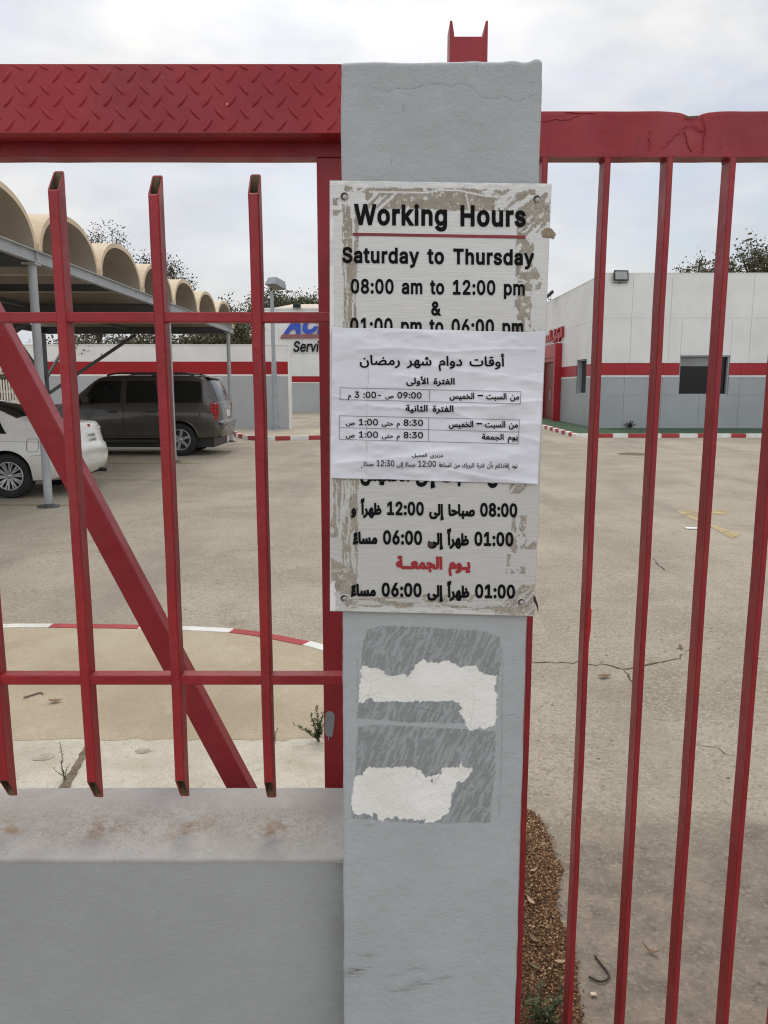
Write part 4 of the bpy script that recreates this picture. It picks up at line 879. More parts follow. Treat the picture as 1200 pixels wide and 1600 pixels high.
[1,65247,77,[0,-1,3,23,26,26,32,31,34,38,35,61,29,212,53,212,59,63,58,36,50,15,43,8,32,3]],
[1,65249,144,[22,-116,13,-78,8,-44,6,-18,8,-2,12,12,20,23,30,31,54,40,82,41,109,38,108,57,102,74,91,85,76,89,63,86,50,76,39,60,21,70,38,95,57,109,78,113,92,112,103,107,120,90,129,68,132,46,130,31,126,18,121,9,91,15,66,17,47,12,34,0,30,-20,32,-46,37,-78,45,-111]],
[1,65250,167,[23,-116,12,-72,5,-33,3,-7,5,14,10,33,28,64,53,88,78,102,99,107,112,104,123,91,134,63,145,38,156,26,170,23,179,19,181,11,177,3,167,-1,147,3,133,14,140,20,131,5,118,-3,104,-5,87,-2,68,7,52,22,38,42,41,41,30,16,27,-7,29,-29,34,-56,40,-85,46,-111],[107,19,115,21,120,27,119,38,113,56,107,70,101,78,95,81,87,79,76,75,65,68,55,57,55,60,71,37,90,23]],
[1,65251,156,[0,-1,3,23,17,26,28,38,39,60,56,89,73,103,90,106,109,101,124,87,134,68,138,48,136,32,132,20,125,11,116,5,96,0,72,4,56,10,36,22,47,40,74,28,93,24,107,27,114,34,116,45,112,62,102,76,88,82,78,79,68,68,55,45,42,19,29,6,16,0]],
[1,65252,172,[0,-1,3,23,16,26,26,38,37,60,52,84,66,98,79,105,91,107,108,103,123,88,137,60,149,36,160,25,174,23,183,19,186,11,182,3,171,-1,150,2,134,15,138,21,129,6,117,-3,103,-6,83,-1,63,10,46,28,32,8,17,0],[57,51,68,36,80,26,92,20,102,18,111,20,118,26,120,35,117,47,112,60,106,72,98,80,89,84,80,81,69,71]],
[1,65253,203,[9,0,10,15,14,32,21,52,43,44,37,28,34,14,33,2,35,-12,41,-24,51,-33,63,-39,95,-44,113,-43,128,-39,149,-24,161,-5,164,16,160,43,144,83,166,94,177,71,185,45,188,19,185,-4,176,-28,159,-48,132,-63,115,-67,94,-68,61,-64,34,-52,24,-42,16,-31,11,-17],[98,118,88,122,84,132,88,143,98,147,109,143,113,132,109,122]],
[1,65254,217,[9,0,12,23,21,52,43,44,36,21,33,2,35,-13,41,-25,51,-34,63,-40,94,-44,127,-40,149,-28,160,-12,164,8,162,32,157,55,150,78,174,84,179,66,182,55,184,47,193,31,205,24,219,23,228,19,231,11,227,3,216,-1,196,3,183,14,177,27,189,12,183,-17,177,-31,167,-43,155,-54,139,-62,118,-67,93,-69,61,-65,34,-52,23,-42,16,-31,11,-17],[98,118,88,122,84,132,88,143,98,147,109,143,113,132,109,122]],
[1,65255,80,[0,-1,3,23,26,25,39,32,42,48,40,66,34,88,25,111,49,119,57,98,63,74,65,53,62,32,55,17,42,6,24,0],[38,150,27,155,23,165,27,175,38,180,48,175,52,165,48,155]],
[1,65260,151,[91,-64,73,-62,57,-56,44,-45,33,-30,27,-10,24,14,26,37,30,58,45,93,66,115,77,121,88,123,105,118,117,102,122,78,118,53,112,41,104,31,91,22,74,15,93,31,112,27,132,24,153,23,162,19,165,11,161,3,150,-1,133,-1,115,2,97,5,123,6,133,-12,135,-30,128,-47,113,-60],[0,-1,3,23,15,23,27,23,28,1,14,-1],[92,-40,102,-38,111,-32,114,-19,110,-6,98,4,71,8,64,8,55,6,46,4,46,25,66,29,83,38,94,53,98,75,96,85,93,95,86,99,75,93,62,76,52,51,48,19,53,-12,64,-30,78,-38]],
[1,65261,133,[17,-68,12,-44,45,-37,70,-25,80,-16,87,-4,92,11,93,29,91,46,86,61,78,72,66,76,54,70,45,57,42,41,45,30,53,23,69,21,86,23,101,28,102,7,86,0,66,-2,46,0,31,7,22,19,19,35,23,58,33,79,48,94,58,98,69,100,80,98,90,94,104,77,113,54,116,27,113,1,105,-21,91,-39,72,-52,47,-62]],
[1,65262,140,[17,-68,12,-44,45,-37,70,-25,80,-16,87,-4,92,11,93,29,91,47,86,62,77,72,66,76,55,71,46,58,43,41,45,32,52,27,64,24,80,23,143,23,152,19,155,11,151,3,140,-1,69,-1,44,2,34,7,26,14,21,24,19,36,23,60,33,80,49,95,69,100,82,98,93,92,103,82,110,68,115,49,116,27,113,1,105,-21,91,-39,72,-52,47,-62]],
[1,65264,218,[9,0,10,15,14,32,21,52,43,44,37,28,34,14,33,2,35,-10,39,-19,54,-34,76,-42,103,-45,135,-42,162,-33,180,-21,184,-14,186,-6,183,1,174,7,160,13,141,19,147,44,174,34,195,27,210,24,221,23,230,19,233,11,229,3,218,-1,215,-1,211,-1,207,-1,208,-6,208,-10,206,-21,201,-31,179,-50,144,-64,97,-69,74,-67,53,-61,35,-52,21,-39,12,-21]],
[1,65265,226,[9,0,10,15,14,32,21,52,43,44,37,28,34,14,33,2,38,-18,52,-33,73,-41,98,-44,135,-40,162,-28,178,-13,183,0,178,8,165,14,148,20,131,28,118,40,113,56,119,80,136,102,159,118,173,123,186,124,208,121,221,114,211,93,199,98,186,100,169,96,153,87,141,74,137,60,142,50,156,43,173,35,191,27,204,17,210,4,208,-7,202,-20,193,-32,180,-43,164,-54,145,-62,122,-67,97,-69,62,-65,34,-52,24,-42,16,-31,11,-17],[127,-125,116,-120,112,-110,116,-100,127,-95,137,-100,141,-110,137,-120],[86,-125,76,-120,71,-110,76,-100,86,-95,96,-100,101,-110,96,-120]],
[1,65267,89,[0,-1,3,23,30,24,39,27,44,31,48,48,46,66,40,88,31,111,55,119,63,98,68,74,71,53,67,28,54,11,32,1],[55,-57,44,-53,40,-43,44,-33,55,-28,65,-33,69,-43,65,-53],[14,-57,4,-53,-1,-43,4,-33,14,-28,24,-33,29,-43,24,-53]],
[1,65268,111,[0,-1,3,23,26,25,39,34,46,52,52,84,75,79,73,68,70,55,69,44,70,35,74,29,87,24,114,23,123,19,125,11,121,3,111,-1,82,0,66,6,58,16,55,29,63,29,53,13,41,4,24,0],[75,-57,64,-53,60,-43,64,-33,75,-28,85,-33,89,-43,85,-53],[34,-57,24,-53,19,-43,24,-33,34,-28,44,-33,49,-43,44,-53]],
[1,65271,173,[116,159,116,175,114,193,111,209,137,212,139,196,140,177,141,161,139,134,133,107,122,82,118,76,98,49,69,24,107,24,122,27,129,33,131,42,129,51,122,62,95,89,57,120,12,153,26,173,74,136,110,107,134,82,149,60,153,40,151,27,143,13,128,4,102,0,34,0,34,24,61,46,83,67,98,88,108,110,114,133],[8,189,4,205,17,207,27,210,26,204,11,214,6,222,4,231,8,246,20,255,35,258,42,258,49,256,46,241,41,242,35,243,24,240,20,232,24,222,33,215,42,212,30,211,45,215,57,220,62,205,45,199,26,193]],
[1,65273,173,[116,159,116,175,114,193,111,209,137,212,139,196,140,177,141,161,139,134,133,107,122,82,118,76,98,49,69,24,107,24,122,27,129,33,131,42,129,51,122,62,95,89,57,120,12,153,26,173,74,136,110,107,134,82,149,60,153,40,151,27,143,13,128,4,102,0,34,0,34,24,61,46,83,67,98,88,108,110,114,133],[29,-90,25,-74,38,-71,48,-68,47,-74,32,-64,27,-56,25,-47,29,-32,41,-23,56,-20,63,-20,70,-22,67,-37,62,-36,56,-35,45,-38,41,-46,45,-57,54,-64,63,-66,51,-67,66,-63,78,-59,83,-74,66,-79,47,-85]],
[1,65275,173,[116,159,116,175,114,193,111,209,137,212,139,196,140,177,141,161,139,134,133,107,122,82,118,76,98,49,69,24,107,24,122,27,129,33,131,42,129,51,122,62,95,89,57,120,12,153,26,173,74,136,110,107,134,82,149,60,153,40,151,27,143,13,128,4,102,0,34,0,34,24,61,46,83,67,98,88,108,110,114,133]],
]
# ================================================================ LETTERING
GLYPHS = {('L' if r[0] == 0 else 'A') + chr(r[1]): r[2:] for r in OUTLINES}
FORMS = {}
for _cp in range(0xFE70, 0xFEFD):
    _d = unicodedata.decomposition(chr(_cp))
    if _d.startswith('<'):
        _k, *_cs = _d.split(); FORMS.setdefault(''.join(chr(int(c, 16)) for c in _cs), {})[_k[1:-1]] = chr(_cp)
MARK = '\u064b'
def shape_arabic(w):
    """joins the letters of one Arabic word; returns (glyph, marks) from left to right"""
    L = []; i = 0
    while i < len(w):
        two = w[i:i + 2]
        if two in ('\u0644\u0627', '\u0644\u0623', '\u0644\u0625'): L.append([two, '']); i += 2
        elif w[i] == MARK: L[-1][1] = MARK; i += 1
        else: L.append([w[i], '']); i += 1
    def fwd(c): return c == '\u0640' or ('initial' in FORMS.get(c, {}))
    def back(c): return c == '\u0640' or ('final' in FORMS.get(c, {}))
    out = []
    for k, (c, mk) in enumerate(L):
        if c not in FORMS: out.append((c, mk)); continue
        p = k > 0 and fwd(L[k - 1][0]) and back(c); n = k < len(L) - 1 and fwd(c) and back(L[k + 1][0])
        f = FORMS[c]; key = 'medial' if p and n else 'final' if p else 'initial' if n else 'isolated'
        out.append((f.get(key) or f['isolated'], mk))
    return out[::-1]
_fill = {}
def filled(key, bold):
    """outline of a glyph grown by bold and filled by its winding number: (vertices, triangles, contours)"""
    if (key, bold) in _fill: return _fill[key, bold]
    C = []
    for c in GLYPHS[key][1:]:
        P = [Vector((c[i] / 500, c[i + 1] / 500)) for i in range(0, len(c), 2)]; n = len(P); Q = []
        for i in range(n):
            a, b, d = P[i - 1], P[i], P[(i + 1) % n]
            e, f = (b - a).normalized(), (d - b).normalized()
            n1, n2 = Vector((-e.y, e.x)), Vector((-f.y, f.x)); s = n1 + n2
            Q.append(b + s * (bold / max(.35, 1 + n1.dot(n2))))
        C.append(Q)
    if not C: _fill[key, bold] = ([], [], []); return _fill[key, bold]
    vs, es = [], []
    for Q in C:
        b = len(vs); vs += Q; es += [(b + i, b + (i + 1) % len(Q)) for i in range(len(Q))]
    v2, _, tris, *_r = delaunay_2d_cdt(vs, es, [], 0, 1e-6)
    def wind(p):
        w = 0
        for Q in C:
            for i in range(len(Q)):
                a, b = Q[i - 1], Q[i]
                if (a.y > p.y) != (b.y > p.y):
                    if p.x < (b.x - a.x) * (p.y - a.y) / (b.y - a.y) + a.x: w += 1 if b.y > a.y else -1
        return w
    T = [t for t in tris if wind((v2[t[0]] + v2[t[1]] + v2[t[2]]) / 3) != 0]
    _fill[key, bold] = (v2, T, C); return _fill[key, bold]
def layout(s, rtl=False, bold=0, track=0, word=1.0, lat=1.0):
    """list of (glyph key, x, y, scale) of one line, in em"""
    items = []; x = 0
    toks = s.split(' ')
    if rtl: toks = toks[::-1]
    for ti, tok in enumerate(toks):
        if ti: x += .27 * word
        if rtl and any('\u0600' <= c <= '\u06ff' for c in tok):
            for g, mk in shape_arabic(tok):
                k = 'A' + g
                items.append((k, x, 0, 1))
                if mk:
                    bx = [q for c in GLYPHS[k][1:] for q in c[0::2]]; by = [q for c in GLYPHS[k][1:] for q in c[1::2]]
                    mkx = [q for c in GLYPHS['A' + mk][1:] for q in c[0::2]]; mky = [q for c in GLYPHS['A' + mk][1:] for q in c[1::2]]
                    items.append(('A' + mk, x + (sum((min(bx), max(bx))) - min(mkx) - max(mkx)) / 1000, (max(by) - min(mky)) / 500 + .05, 1))
                x += GLYPHS[k][0] / 500
        else:
            for c in tok:
                k = 'L' + c if 'L' + c in GLYPHS else 'A' + c
                items.append((k, x, 0, lat)); x += GLYPHS[k][0] / 500 * lat + track
    return items
def line_mesh(items, bold, place, depth=None):
    """mesh of a line; place(ex, ey, box) -> point; with depth the letters are solid"""
    allx, ally, parts = [], [], []
    for k, x, y, sc_ in items:
        v2, T, C = filled(k, bold)
        pts = [(x + p.x * sc_, y + p.y * sc_) for p in v2]
        if not pts: continue
        parts.append((pts, T, [[(x + p.x * sc_, y + p.y * sc_) for p in q] for q in C]))
        allx += [p[0] for p in pts]; ally += [p[1] for p in pts]
    box = (min(allx), max(allx), min(ally), max(ally)); mb = MB()
    for gi, (pts, T, C) in enumerate(parts):
        back = Vector((0, -.00016 * (gi % 2), 0)) if depth is None else Vector(depth) * (.02 * (gi % 2))
        W = [place(a, b, box) + back for a, b in pts]
        mb.add(W, T)
        if depth is not None:
            d = Vector(depth)
            for q in C:
                P = [place(a, b, box) + back for a, b in q]; n = len(P)
                mb.add(P + [p + d for p in P], [(i, (i + 1) % n, (i + 1) % n + n, i + n) for i in range(n)])
    return mb
def on_plane(x0, x1, yref, slope, Yf, cap=None, box_y=None):
    """places a line whose ink spans x0..x1 of the photograph: baseline yref and cap height, or ink box box_y"""
    xm = (x0 + x1) / 2
    def place(ex, ey, b):
        px = x0 + (ex - b[0]) / (b[1] - b[0]) * (x1 - x0)
        if cap: py = yref + slope * (px - xm) - ey / .508 * cap
        else: py = box_y[1] - (ey - b[2]) / (b[3] - b[2]) * (box_y[1] - box_y[0]) + slope * (px - xm)
        Y_ = Yf(px, py) if callable(Yf) else Yf
        return at(px, py, Y_)
    return place

# ================================================================ WORKING HOURS SIGN
YS = 1.1925
SQ = [(515, 282), (862, 287), (835, 963), (515.5, 955)]
def sign_mat():
    m = Mat('brushed_aluminium_sheet'); p = m.pos()
    br = m.noise(m.pos((22, 22, 1300)), 1, 4, .7); br2 = m.noise(m.pos((5, 5, 260)), 1, 4, .7)
    c = m.mix(m.rng(br, .3, .7), (.50, .492, .47), (.645, .636, .613))
    c = m.mix(m.rng(br2, .35, .7, 0, .16), c, (.72, .71, .69))
    c = m.mix(m.rng(m.noise(p, 7, 5), .5, .8, 0, .25), c, (.45, .42, .37))
    t = m.attr('tape'); w = m.attr('white')
    tc = m.mix(m.rng(m.noise(p, 70, 5, .7), .3, .7), (.275, .24, .195), (.385, .342, .285))
    tc = m.mix(m.rng(m.noise(m.pos((40, 40, 900)), 1, 3), .6, .75, 0, .35), tc, (.55, .53, .49))
    tc = m.mix(m.rng(m.noise(p, 240, 2), .62, .7, 0, .6), tc, (.12, .095, .07))
    c = m.mix(t, c, tc); c = m.mix(w, c, (.78, .77, .74))
    r = m.mix(t, (.42,) * 3, (.85,) * 3)
    met = m.math('MULTIPLY', m.math('SUBTRACT', 1.0, m.math('MAXIMUM', t, w)), .35)
    n = m.bump(br, .12, .0006); n = m.bump(t, .3, .0004, n)
    return m.out(c, r, met, n, .4)
M['sign'] = sign_mat()
nu, nv = 240, 460
U, V = np.meshgrid(np.linspace(0, 1, nu), np.linspace(0, 1, nv))
def quad(Q, U, V):
    q = np.array(Q, float)
    top = q[0] * (1 - U[..., None]) + q[1] * U[..., None]; bot = q[3] * (1 - U[..., None]) + q[2] * U[..., None]
    r = top * (1 - V[..., None]) + bot * V[..., None]; return r[..., 0], r[..., 1]
def at_np(PX, PY, Y):
    u, v = (PX - 600) / 1200, (800 - PY) / 1200; k = Y / (CT + v * ST)
    return np.stack([u * k, Y + 0 * u, CAM_H + (v * CT - ST) * k], -1)
PX, PY = quad(SQ, U, V)
# work in the frame of the sign itself: x from its left edge, y from its top edge, in photo units
sx_ = U * 335; sy_ = V * 676
wx = (fbm(sx_ / 12, sy_ / 12, 80, 4) - .5) * 10; wy = (fbm(sx_ / 12, sy_ / 12, 90, 4) - .5) * 10
X_, Y_ = sx_ + wx * .5, sy_ + wy * .5
pat = fbm(sx_ / 9, sy_ / 9, 100, 5); patv = fbm(sx_ / 3, sy_ / 40, 110, 4); diag = fbm((sx_ + sy_) / 7, (sx_ - sy_) / 40, 120, 4)
scr = fbm(sx_ / 1.6, sy_ / 3, 130, 3)
def rect(x0, x1, y0, y1): return ((X_ > x0) & (X_ < x1) & (Y_ > y0) & (Y_ < y1))
tape = np.zeros_like(U)
def put(mask, keep): 
    global tape
    tape = np.maximum(tape, (mask & keep).astype(float))
put(rect(22, 318, 10, 18), pat > .40)
put(rect(104, 250, 17, 44), pat > .30); put(rect(55, 104, 12, 44), diag > .50); put(rect(250, 300, 14, 46), diag > .54)
tape *= ~((np.abs(sy_ - 17 + 5 * np.sin(sx_ / 23) * (sx_ > 150)) < 1.6) & (sx_ > 60) & (sx_ < 270))
tape *= ~((np.abs(sx_ - 206 - (sy_ - 18) * .25) < 1.3) & (sy_ > 18) & (sy_ < 44))
put(rect(5, 20, 28, 40), pat > .45); put(rect(5, 18, 46, 54), pat > .40)
put(rect(20, 44, 36, 120), (patv > .53)); put(rect(33, 44, 60, 130), patv > .45)
put(rect(20, 42, 120, 250), patv > .40); tape *= ~((np.abs(sx_ - 31) < 1.2) & (sy_ > 60) & (sy_ < 190))
put(rect(22, 32, 40, 250), patv > .36)
put(rect(285, 311, 76, 250), pat > .44); put(rect(286, 330, 15, 80), diag > .50)
put(rect(311, 325, 130, 168), (Y_ < 168 - (X_ - 311) * .2) & (Y_ > 130 + np.abs(X_ - 314) * 1.5) & (pat > .36))
put(rect(318, 334, 28, 60), (Y_ > 58 - (X_ - 318) * 2) & (pat > .3)); put(rect(316, 333, 70, 90), pat > .50)
put(rect(310, 330, 225, 250), pat > .48)
# below the paper
put(rect(6, 22, 462, 560), patv > .44); put(rect(20, 45, 462, 640), patv > .38)
put(rect(1, 10, 515, 560), pat > .45); tape *= ~((np.abs(sx_ - 28 - np.sin(sy_ / 20) * 3) < 1.4) & (sy_ > 470) & (sy_ < 570))
put((X_ < 45) & (Y_ > 590) & (Y_ < 650) & (X_ > 2) & (Y_ - 590 > X_ * .6) , pat > .36)
put(rect(24, 300, 652, 669), fbm(sx_ / 30, sy_ / 4, 140, 4) > .47); put(rect(150, 280, 645, 655), diag > .55)
put(rect(288, 313, 468, 486), diag > .44); put(rect(290, 316, 520, 545), patv > .48); put(rect(286, 316, 547, 610), pat > .42)
tape *= ~(in_poly(sx_, sy_, [(290, 590), (302, 578), (318, 570), (318, 598), (300, 600)]))
put(rect(314, 334, 556, 572), diag > .55)
put((X_ > 270) & (Y_ > 628) & (Y_ < 674) & (Y_ + X_ > 940) & (X_ < 334), diag > .38)
tape *= ~((scr > .70) & (pat < .56))
holes = [(538, 307), (839, 311.5), (537.5, 935), (814.5, 941)]
white = np.zeros_like(U)
white = np.maximum(white, ((X_ < 9) & (Y_ > 628) & (pat > .35)).astype(float) * .9)
white = np.maximum(white, ((Y_ < 9) & (fbm(sx_ / 14, sy_ / 2, 150, 3) > .56)).astype(float) * .7)
white = np.maximum(white, ((sx_ < 4 + 3 * vnoise(sy_ / 6, 0 * sy_, 160)) & (sy_ > 40) & (sy_ < 240) & (vnoise(sy_ / 25, 0 * sy_, 170) > .35)).astype(float) * .8)
white = np.maximum(white, ((Y_ > 667) & (fbm(sx_ / 20, sy_ / 3, 155, 3) > .45) & (sx_ < 270)).astype(float) * .4)
sme = grid_mesh('panel', at_np(PX, PY, YS) + np.stack([0 * U, (fbm(U * 3, V * 5, 180, 2) - .5) * .0012, 0 * U], -1))
attr(sme, 'tape', tape); attr(sme, 'white', white)
sc0 = at(675, 955, YS)
sign = empty('working_hours_sign', sc0, 'large scuffed aluminium Working Hours sign in English and Arabic on the grey pillar', 'sign')
bmf = bmesh.new(); bmf.from_mesh(sme); fv = list(bmf.verts)
loop = [(0, c) for c in range(nu)] + [(r, nu - 1) for r in range(1, nv)] + [(nv - 1, c) for c in range(nu - 2, -1, -1)] + [(r, 0) for r in range(nv - 2, 0, -1)]
ring = [fv[r * nu + c] for r, c in loop]; bk = [bmf.verts.new(v.co + Vector((0, .0022, 0))) for v in ring]
for i in range(len(ring)):
    j = (i + 1) % len(ring); bmf.faces.new([ring[i], bk[i], bk[j], ring[j]])
bmf.to_mesh(sme); bmf.free()
link_mesh('panel', sme, M['sign'], sign)
TY = YS - .0012
SIGN_TEXT = [
    ('Working Hours', False, .031, .045, (553, 822, 351.2, .0115, 29.5), 'text_black'),
    ('Saturday to Thursday', False, .029, .04, (534.5, 835, 411.4, .0135, 22.3), 'text_black'),
    ('08:00 am to 12:00 pm', False, .027, .03, (548, 820, 459, .011, 21.0), 'text_black'),
    ('&', False, .029, 0, (673.6, 689.8, 492, .011, 20.0), 'text_black'),
    ('01:00 pm to 06:00 pm', False, .027, .03, (547, 817.5, 520.5, .011, 21.5), 'text_black')]
for s_, rtl, bold, tr, (x0, x1, yb_, sl, cap_), mk in SIGN_TEXT:
    line_mesh(layout(s_, False, bold, tr, 1.25), bold, on_plane(x0, x1, yb_, sl, TY, cap=cap_)).build('lettering', M[mk], sign)
mb = MB()
mb.add([at(551, 363.6, TY), at(821, 368, TY), at(821, 372.6, TY), at(551, 368, TY)], [(0, 1, 2, 3)]); mb.build('red_rule', M['rule_red'], sign)
SIGN_AR = [
    ('\u0645\u0646 \u0627\u0644\u0633\u0628\u062a \u0625\u0644\u0649 \u0627\u0644\u062e\u0645\u064a\u0633', (563, 791, 725, 764), 'text_black'),
    ('08:00 \u0635\u0628\u0627\u062d\u0627 \u0625\u0644\u0649 12:00 \u0638\u0647\u0631\u0627\u064b \u0648', (548.4, 808.3, 779.5, 813.5), 'text_black'),
    ('01:00 \u0638\u0647\u0631\u0627\u064b \u0625\u0644\u0649 06:00 \u0645\u0633\u0627\u0621\u064b', (551, 802.3, 824.5, 859.5), 'text_black'),
    ('\u064a\u0640\u0648\u0645 \u0627\u0644\u062c\u0645\u0639\u0640\u0640\u0629', (618.7, 735.2, 869, 899.8), 'text_red'),
    ('01:00 \u0638\u0647\u0631\u0627\u064b \u0625\u0644\u0649 06:00 \u0645\u0633\u0627\u0621\u064b', (547.8, 804.8, 906.5, 941), 'text_black')]
for s_, (x0, x1, y0, y1), mk in SIGN_AR:
    line_mesh(layout(s_, True, .034, .02, 1.0, .97), .034, on_plane(x0, x1, 0, .016, TY, box_y=(y0, y1))).build('lettering', M[mk], sign)
M['hole'] = paint('hole_shade', (.05, .045, .04), .8, .2, bump=0)
M['screw'] = paint('dull_screw_head', (.33, .30, .27), .45, .25, 40, .3, 200, .001, .5)
M['rusty_screw'] = paint('rusty_screw_head', (.055, .03, .02), .8, .4, 60, .6, 200, .001)
for (x, y) in holes:
    c = at(x, y, YS - .0008)
    mb = MB(); r = .0058
    mb.lathe([(r * 1.16, .0004), (r * 1.08, -.0003), (r * .99, -.0003), (r * .97, .0002)], c, 'y', 20, 0)
    mb.lathe([(r * 1.0, .0001), (.0001, .0001)], c, 'y', 20, 1)
    mb.lathe([(r * .70, .0), (r * .66, -.0006), (r * .4, -.0012), (.0001, -.0014)], c + Vector((r * .20, 0, -r * .18)), 'y', 16, 2)
    mb.build('mounting_screw', [M['sign'], M['hole'], M['screw']], sign)
mb = MB(); mb.lathe([(.0052, .0005), (.0045, -.0012), (.0022, -.0022), (.0001, -.0024)], at(673, 851.5, YS - .0012), 'y', 16); mb.build('mounting_screw', M['rusty_screw'], sign)['label'] = 'rusty brown screw through the Arabic line'
# torn end of tape sticking out at the right edge, and a loose black thread near the foot
M['tape_scrap'] = paint('old_brown_tape', (.26, .20, .14), .8, .35, 60, .3, 150)
mb = MB(); P = [at(x, y, YS - .0014) for x, y in ((846, 361), (853, 356), (862, 357), (869, 366), (865, 374), (857, 371), (848, 370))]
mb.prism(P, (0, .0006, 0)); mb.build('tape_scrap', M['tape_scrap'], sign)
mb = MB(); mb.tube([at(835, 931, YS - .001), at(836, 938, YS - .001), at(839, 945, YS - .001), at(841, 955, YS - .001)], [.0012, .0022, .0016, .0007], 6); mb.build('tape_scrap', M['black'], sign)

# ================================================================ PAPER NOTICE
PQ = [(519, 511.5), (853, 519), (839.5, 756), (516.5, 747)]
YPAP = YS - .0022
def paper_h(px, py):
    """height of the paper's wrinkles above the sign"""
    x, y = np.asarray(px, float), np.asarray(py, float)
    h = (fbm(x / 60, y / 30, 200, 3) - .4) * .0085
    w = fbm(x / 70, y / 50, 210, 3) * 26
    for (x0, y0, x1, y1, a, s) in ((516, 620, 640, 640, .0011, 5), (640, 640, 850, 628, .0012, 5), (519, 598, 600, 622, .0008, 4), (690, 640, 845, 690, .0010, 6), (560, 545, 850, 548, .0009, 4), (530, 720, 700, 705, .0013, 9), (700, 735, 840, 752, .0012, 7), (525, 575, 660, 590, .0009, 6), (640, 560, 850, 600, .0009, 7), (600, 520, 720, 521, .0008, 3), (720, 660, 842, 662, .0008, 5), (560, 690, 600, 745, .0007, 6)):
        d = np.array([x1 - x0, y1 - y0]); q = np.clip(((x - x0) * d[0] + (y - y0) * d[1]) / (d @ d), 0, 1)
        dist = np.hypot(x - x0 - q * d[0], y - y0 - q * d[1] + (w - 13) * .5)
        side = 1 / (1 + np.exp(-((y - y0 - q * d[1]) + (w - 13) * .5) / 2.0))
        h = h + 2.1 * a * np.exp(-dist / s) * (.3 + 1.0 * side)
    e = np.minimum(np.clip((y - 513) / 12, 0, 1), 1)
    return np.clip(h, 0, .010) * (.4 + .6 * e) + .0002 + .0018 * np.clip((x - 825) / 25, 0, 1) * np.clip((y - 700) / 50, 0, 1)
U, V = np.meshgrid(np.linspace(0, 1, 230), np.linspace(0, 1, 170))
PX, PY = quad(PQ, U, V)
PX = PX + (V > .99) * 0; PY = PY + (fbm(U * 7, V * 0, 220, 2) - .5) * 2.0 * ((V < .004) | (V > .996))
Hh = paper_h(PX, PY)
pm = at_np(PX, PY, YPAP); pm[..., 1] -= Hh
pme = grid_mesh('paper', pm)
m = Mat('printer_paper'); p = m.pos()
c = m.mix(m.rng(m.noise(p, 9, 4), .3, .7), (.66, .66, .72), (.74, .735, .79))
spk = m.rng(m.noise(p, 330, 2, .5), .70, .74); c = m.mix(m.math('MULTIPLY', spk, m.rng(m.noise(p, 12, 3), .45, .7, .1, .7)), c, (.16, .15, .16))
fold = m.attr('streak'); c = m.mix(fold, c, (.30, .30, .32))
M['paper'] = m.out(c, .6, 0, m.bump(m.noise(p, 60, 4), .15, .002), .3)
stk = (np.exp(-((PX - 573.5 + (PY - 600) * .004) / .8) ** 2) * ((PY > 560) & (PY < 740)) * np.clip(fbm(PX / 3, PY / 14, 230, 3) * 2.4 - .8, 0, 1) + .7 * np.exp(-((PX - 576) / .7) ** 2) * ((PY > 565) & (PY < 600)) * np.clip(fbm(PX / 3, PY / 10, 231, 3) * 2.4 - .8, 0, 1))
attr(pme, 'streak', np.clip(stk, 0, 1) * .8)
notice = empty('paper_notice', at(680, 752, YPAP), 'white wrinkled paper notice printed in Arabic stuck across the aluminium sign', 'notice')
po = link_mesh('paper', pme, M['paper'], notice)
sl_ = po.modifiers.new('thickness', 'SOLIDIFY'); sl_.thickness = .00022; sl_.offset = 1
_ox, _oy = np.meshgrid((-4, 0, 4), (-4, 0, 4))
pz = lambda px, py: YPAP - float(paper_h(px + _ox, py + _oy).max()) - .0009
AR = {
 'title': '\u0623\u0648\u0642\u0627\u062a \u062f\u0648\u0627\u0645 \u0634\u0647\u0631 \u0631\u0645\u0636\u0627\u0646',
 'first': '\u0627\u0644\u0641\u062a\u0631\u0629 \u0627\u0644\u0623\u0648\u0644\u0649',
 'days': '\u0645\u0646 \u0627\u0644\u0633\u0628\u062a \u2013 \u0627\u0644\u062e\u0645\u064a\u0633',
 't1': '09:00 \u0635 :00- 3 \u0645',
 'second': '\u0627\u0644\u0641\u062a\u0631\u0629 \u0627\u0644\u062b\u0627\u0646\u064a\u0629',
 't2': '8:30 \u0645 \u062d\u062a\u0649 1:00 \u0635',
 'friday': '\u064a\u0648\u0645 \u0627\u0644\u062c\u0645\u0639\u0629',
 'dear': '\u0639\u0632\u064a\u0632\u064a \u0627\u0644\u0639\u0645\u064a\u0644',
 'foot': '\u0646\u0648\u062f \u0625\u0641\u0627\u062f\u062a\u0643\u0645 \u0628\u0623\u0646 \u0641\u062a\u0631\u0629 \u0627\u0644\u0628\u0631\u064a\u0643 \u0645\u0646 \u0627\u0644\u0633\u0627\u0639\u0629 12:00 \u0645\u0633\u0627\u0621\u064b \u0625\u0644\u0649 12:30 \u0645\u0633\u0627\u0621\u064b'}
for key, (x0, x1, y0, y1), b_ in (('title', (562, 788.5, 551, 579.5), .014), ('first', (634.7, 710.6, 588, 603.8), .018), ('days', (702.6, 811.4, 613.6, 627), .018), ('t1', (543.5, 658.8, 612, 626), .016), ('second', (633.5, 708.7, 632.5, 646.8), .018), ('days', (701.3, 809.2, 657.5, 671), .018), ('t2', (540.5, 661, 654.8, 668.8), .016), ('friday', (752.8, 809, 677.8, 692), .018), ('t2', (540.5, 661, 674.2, 688), .016), ('dear', (644, 693, 708.5, 717), .009), ('foot', (568, 808.5, 720, 733.5), .009)):
    line_mesh(layout(AR[key], True, b_, .0, 1.0, 1.12), b_, on_plane(x0, x1, 0, .012, pz, box_y=(y0, y1))).build('lettering', M['ink'], notice)
mb = MB()
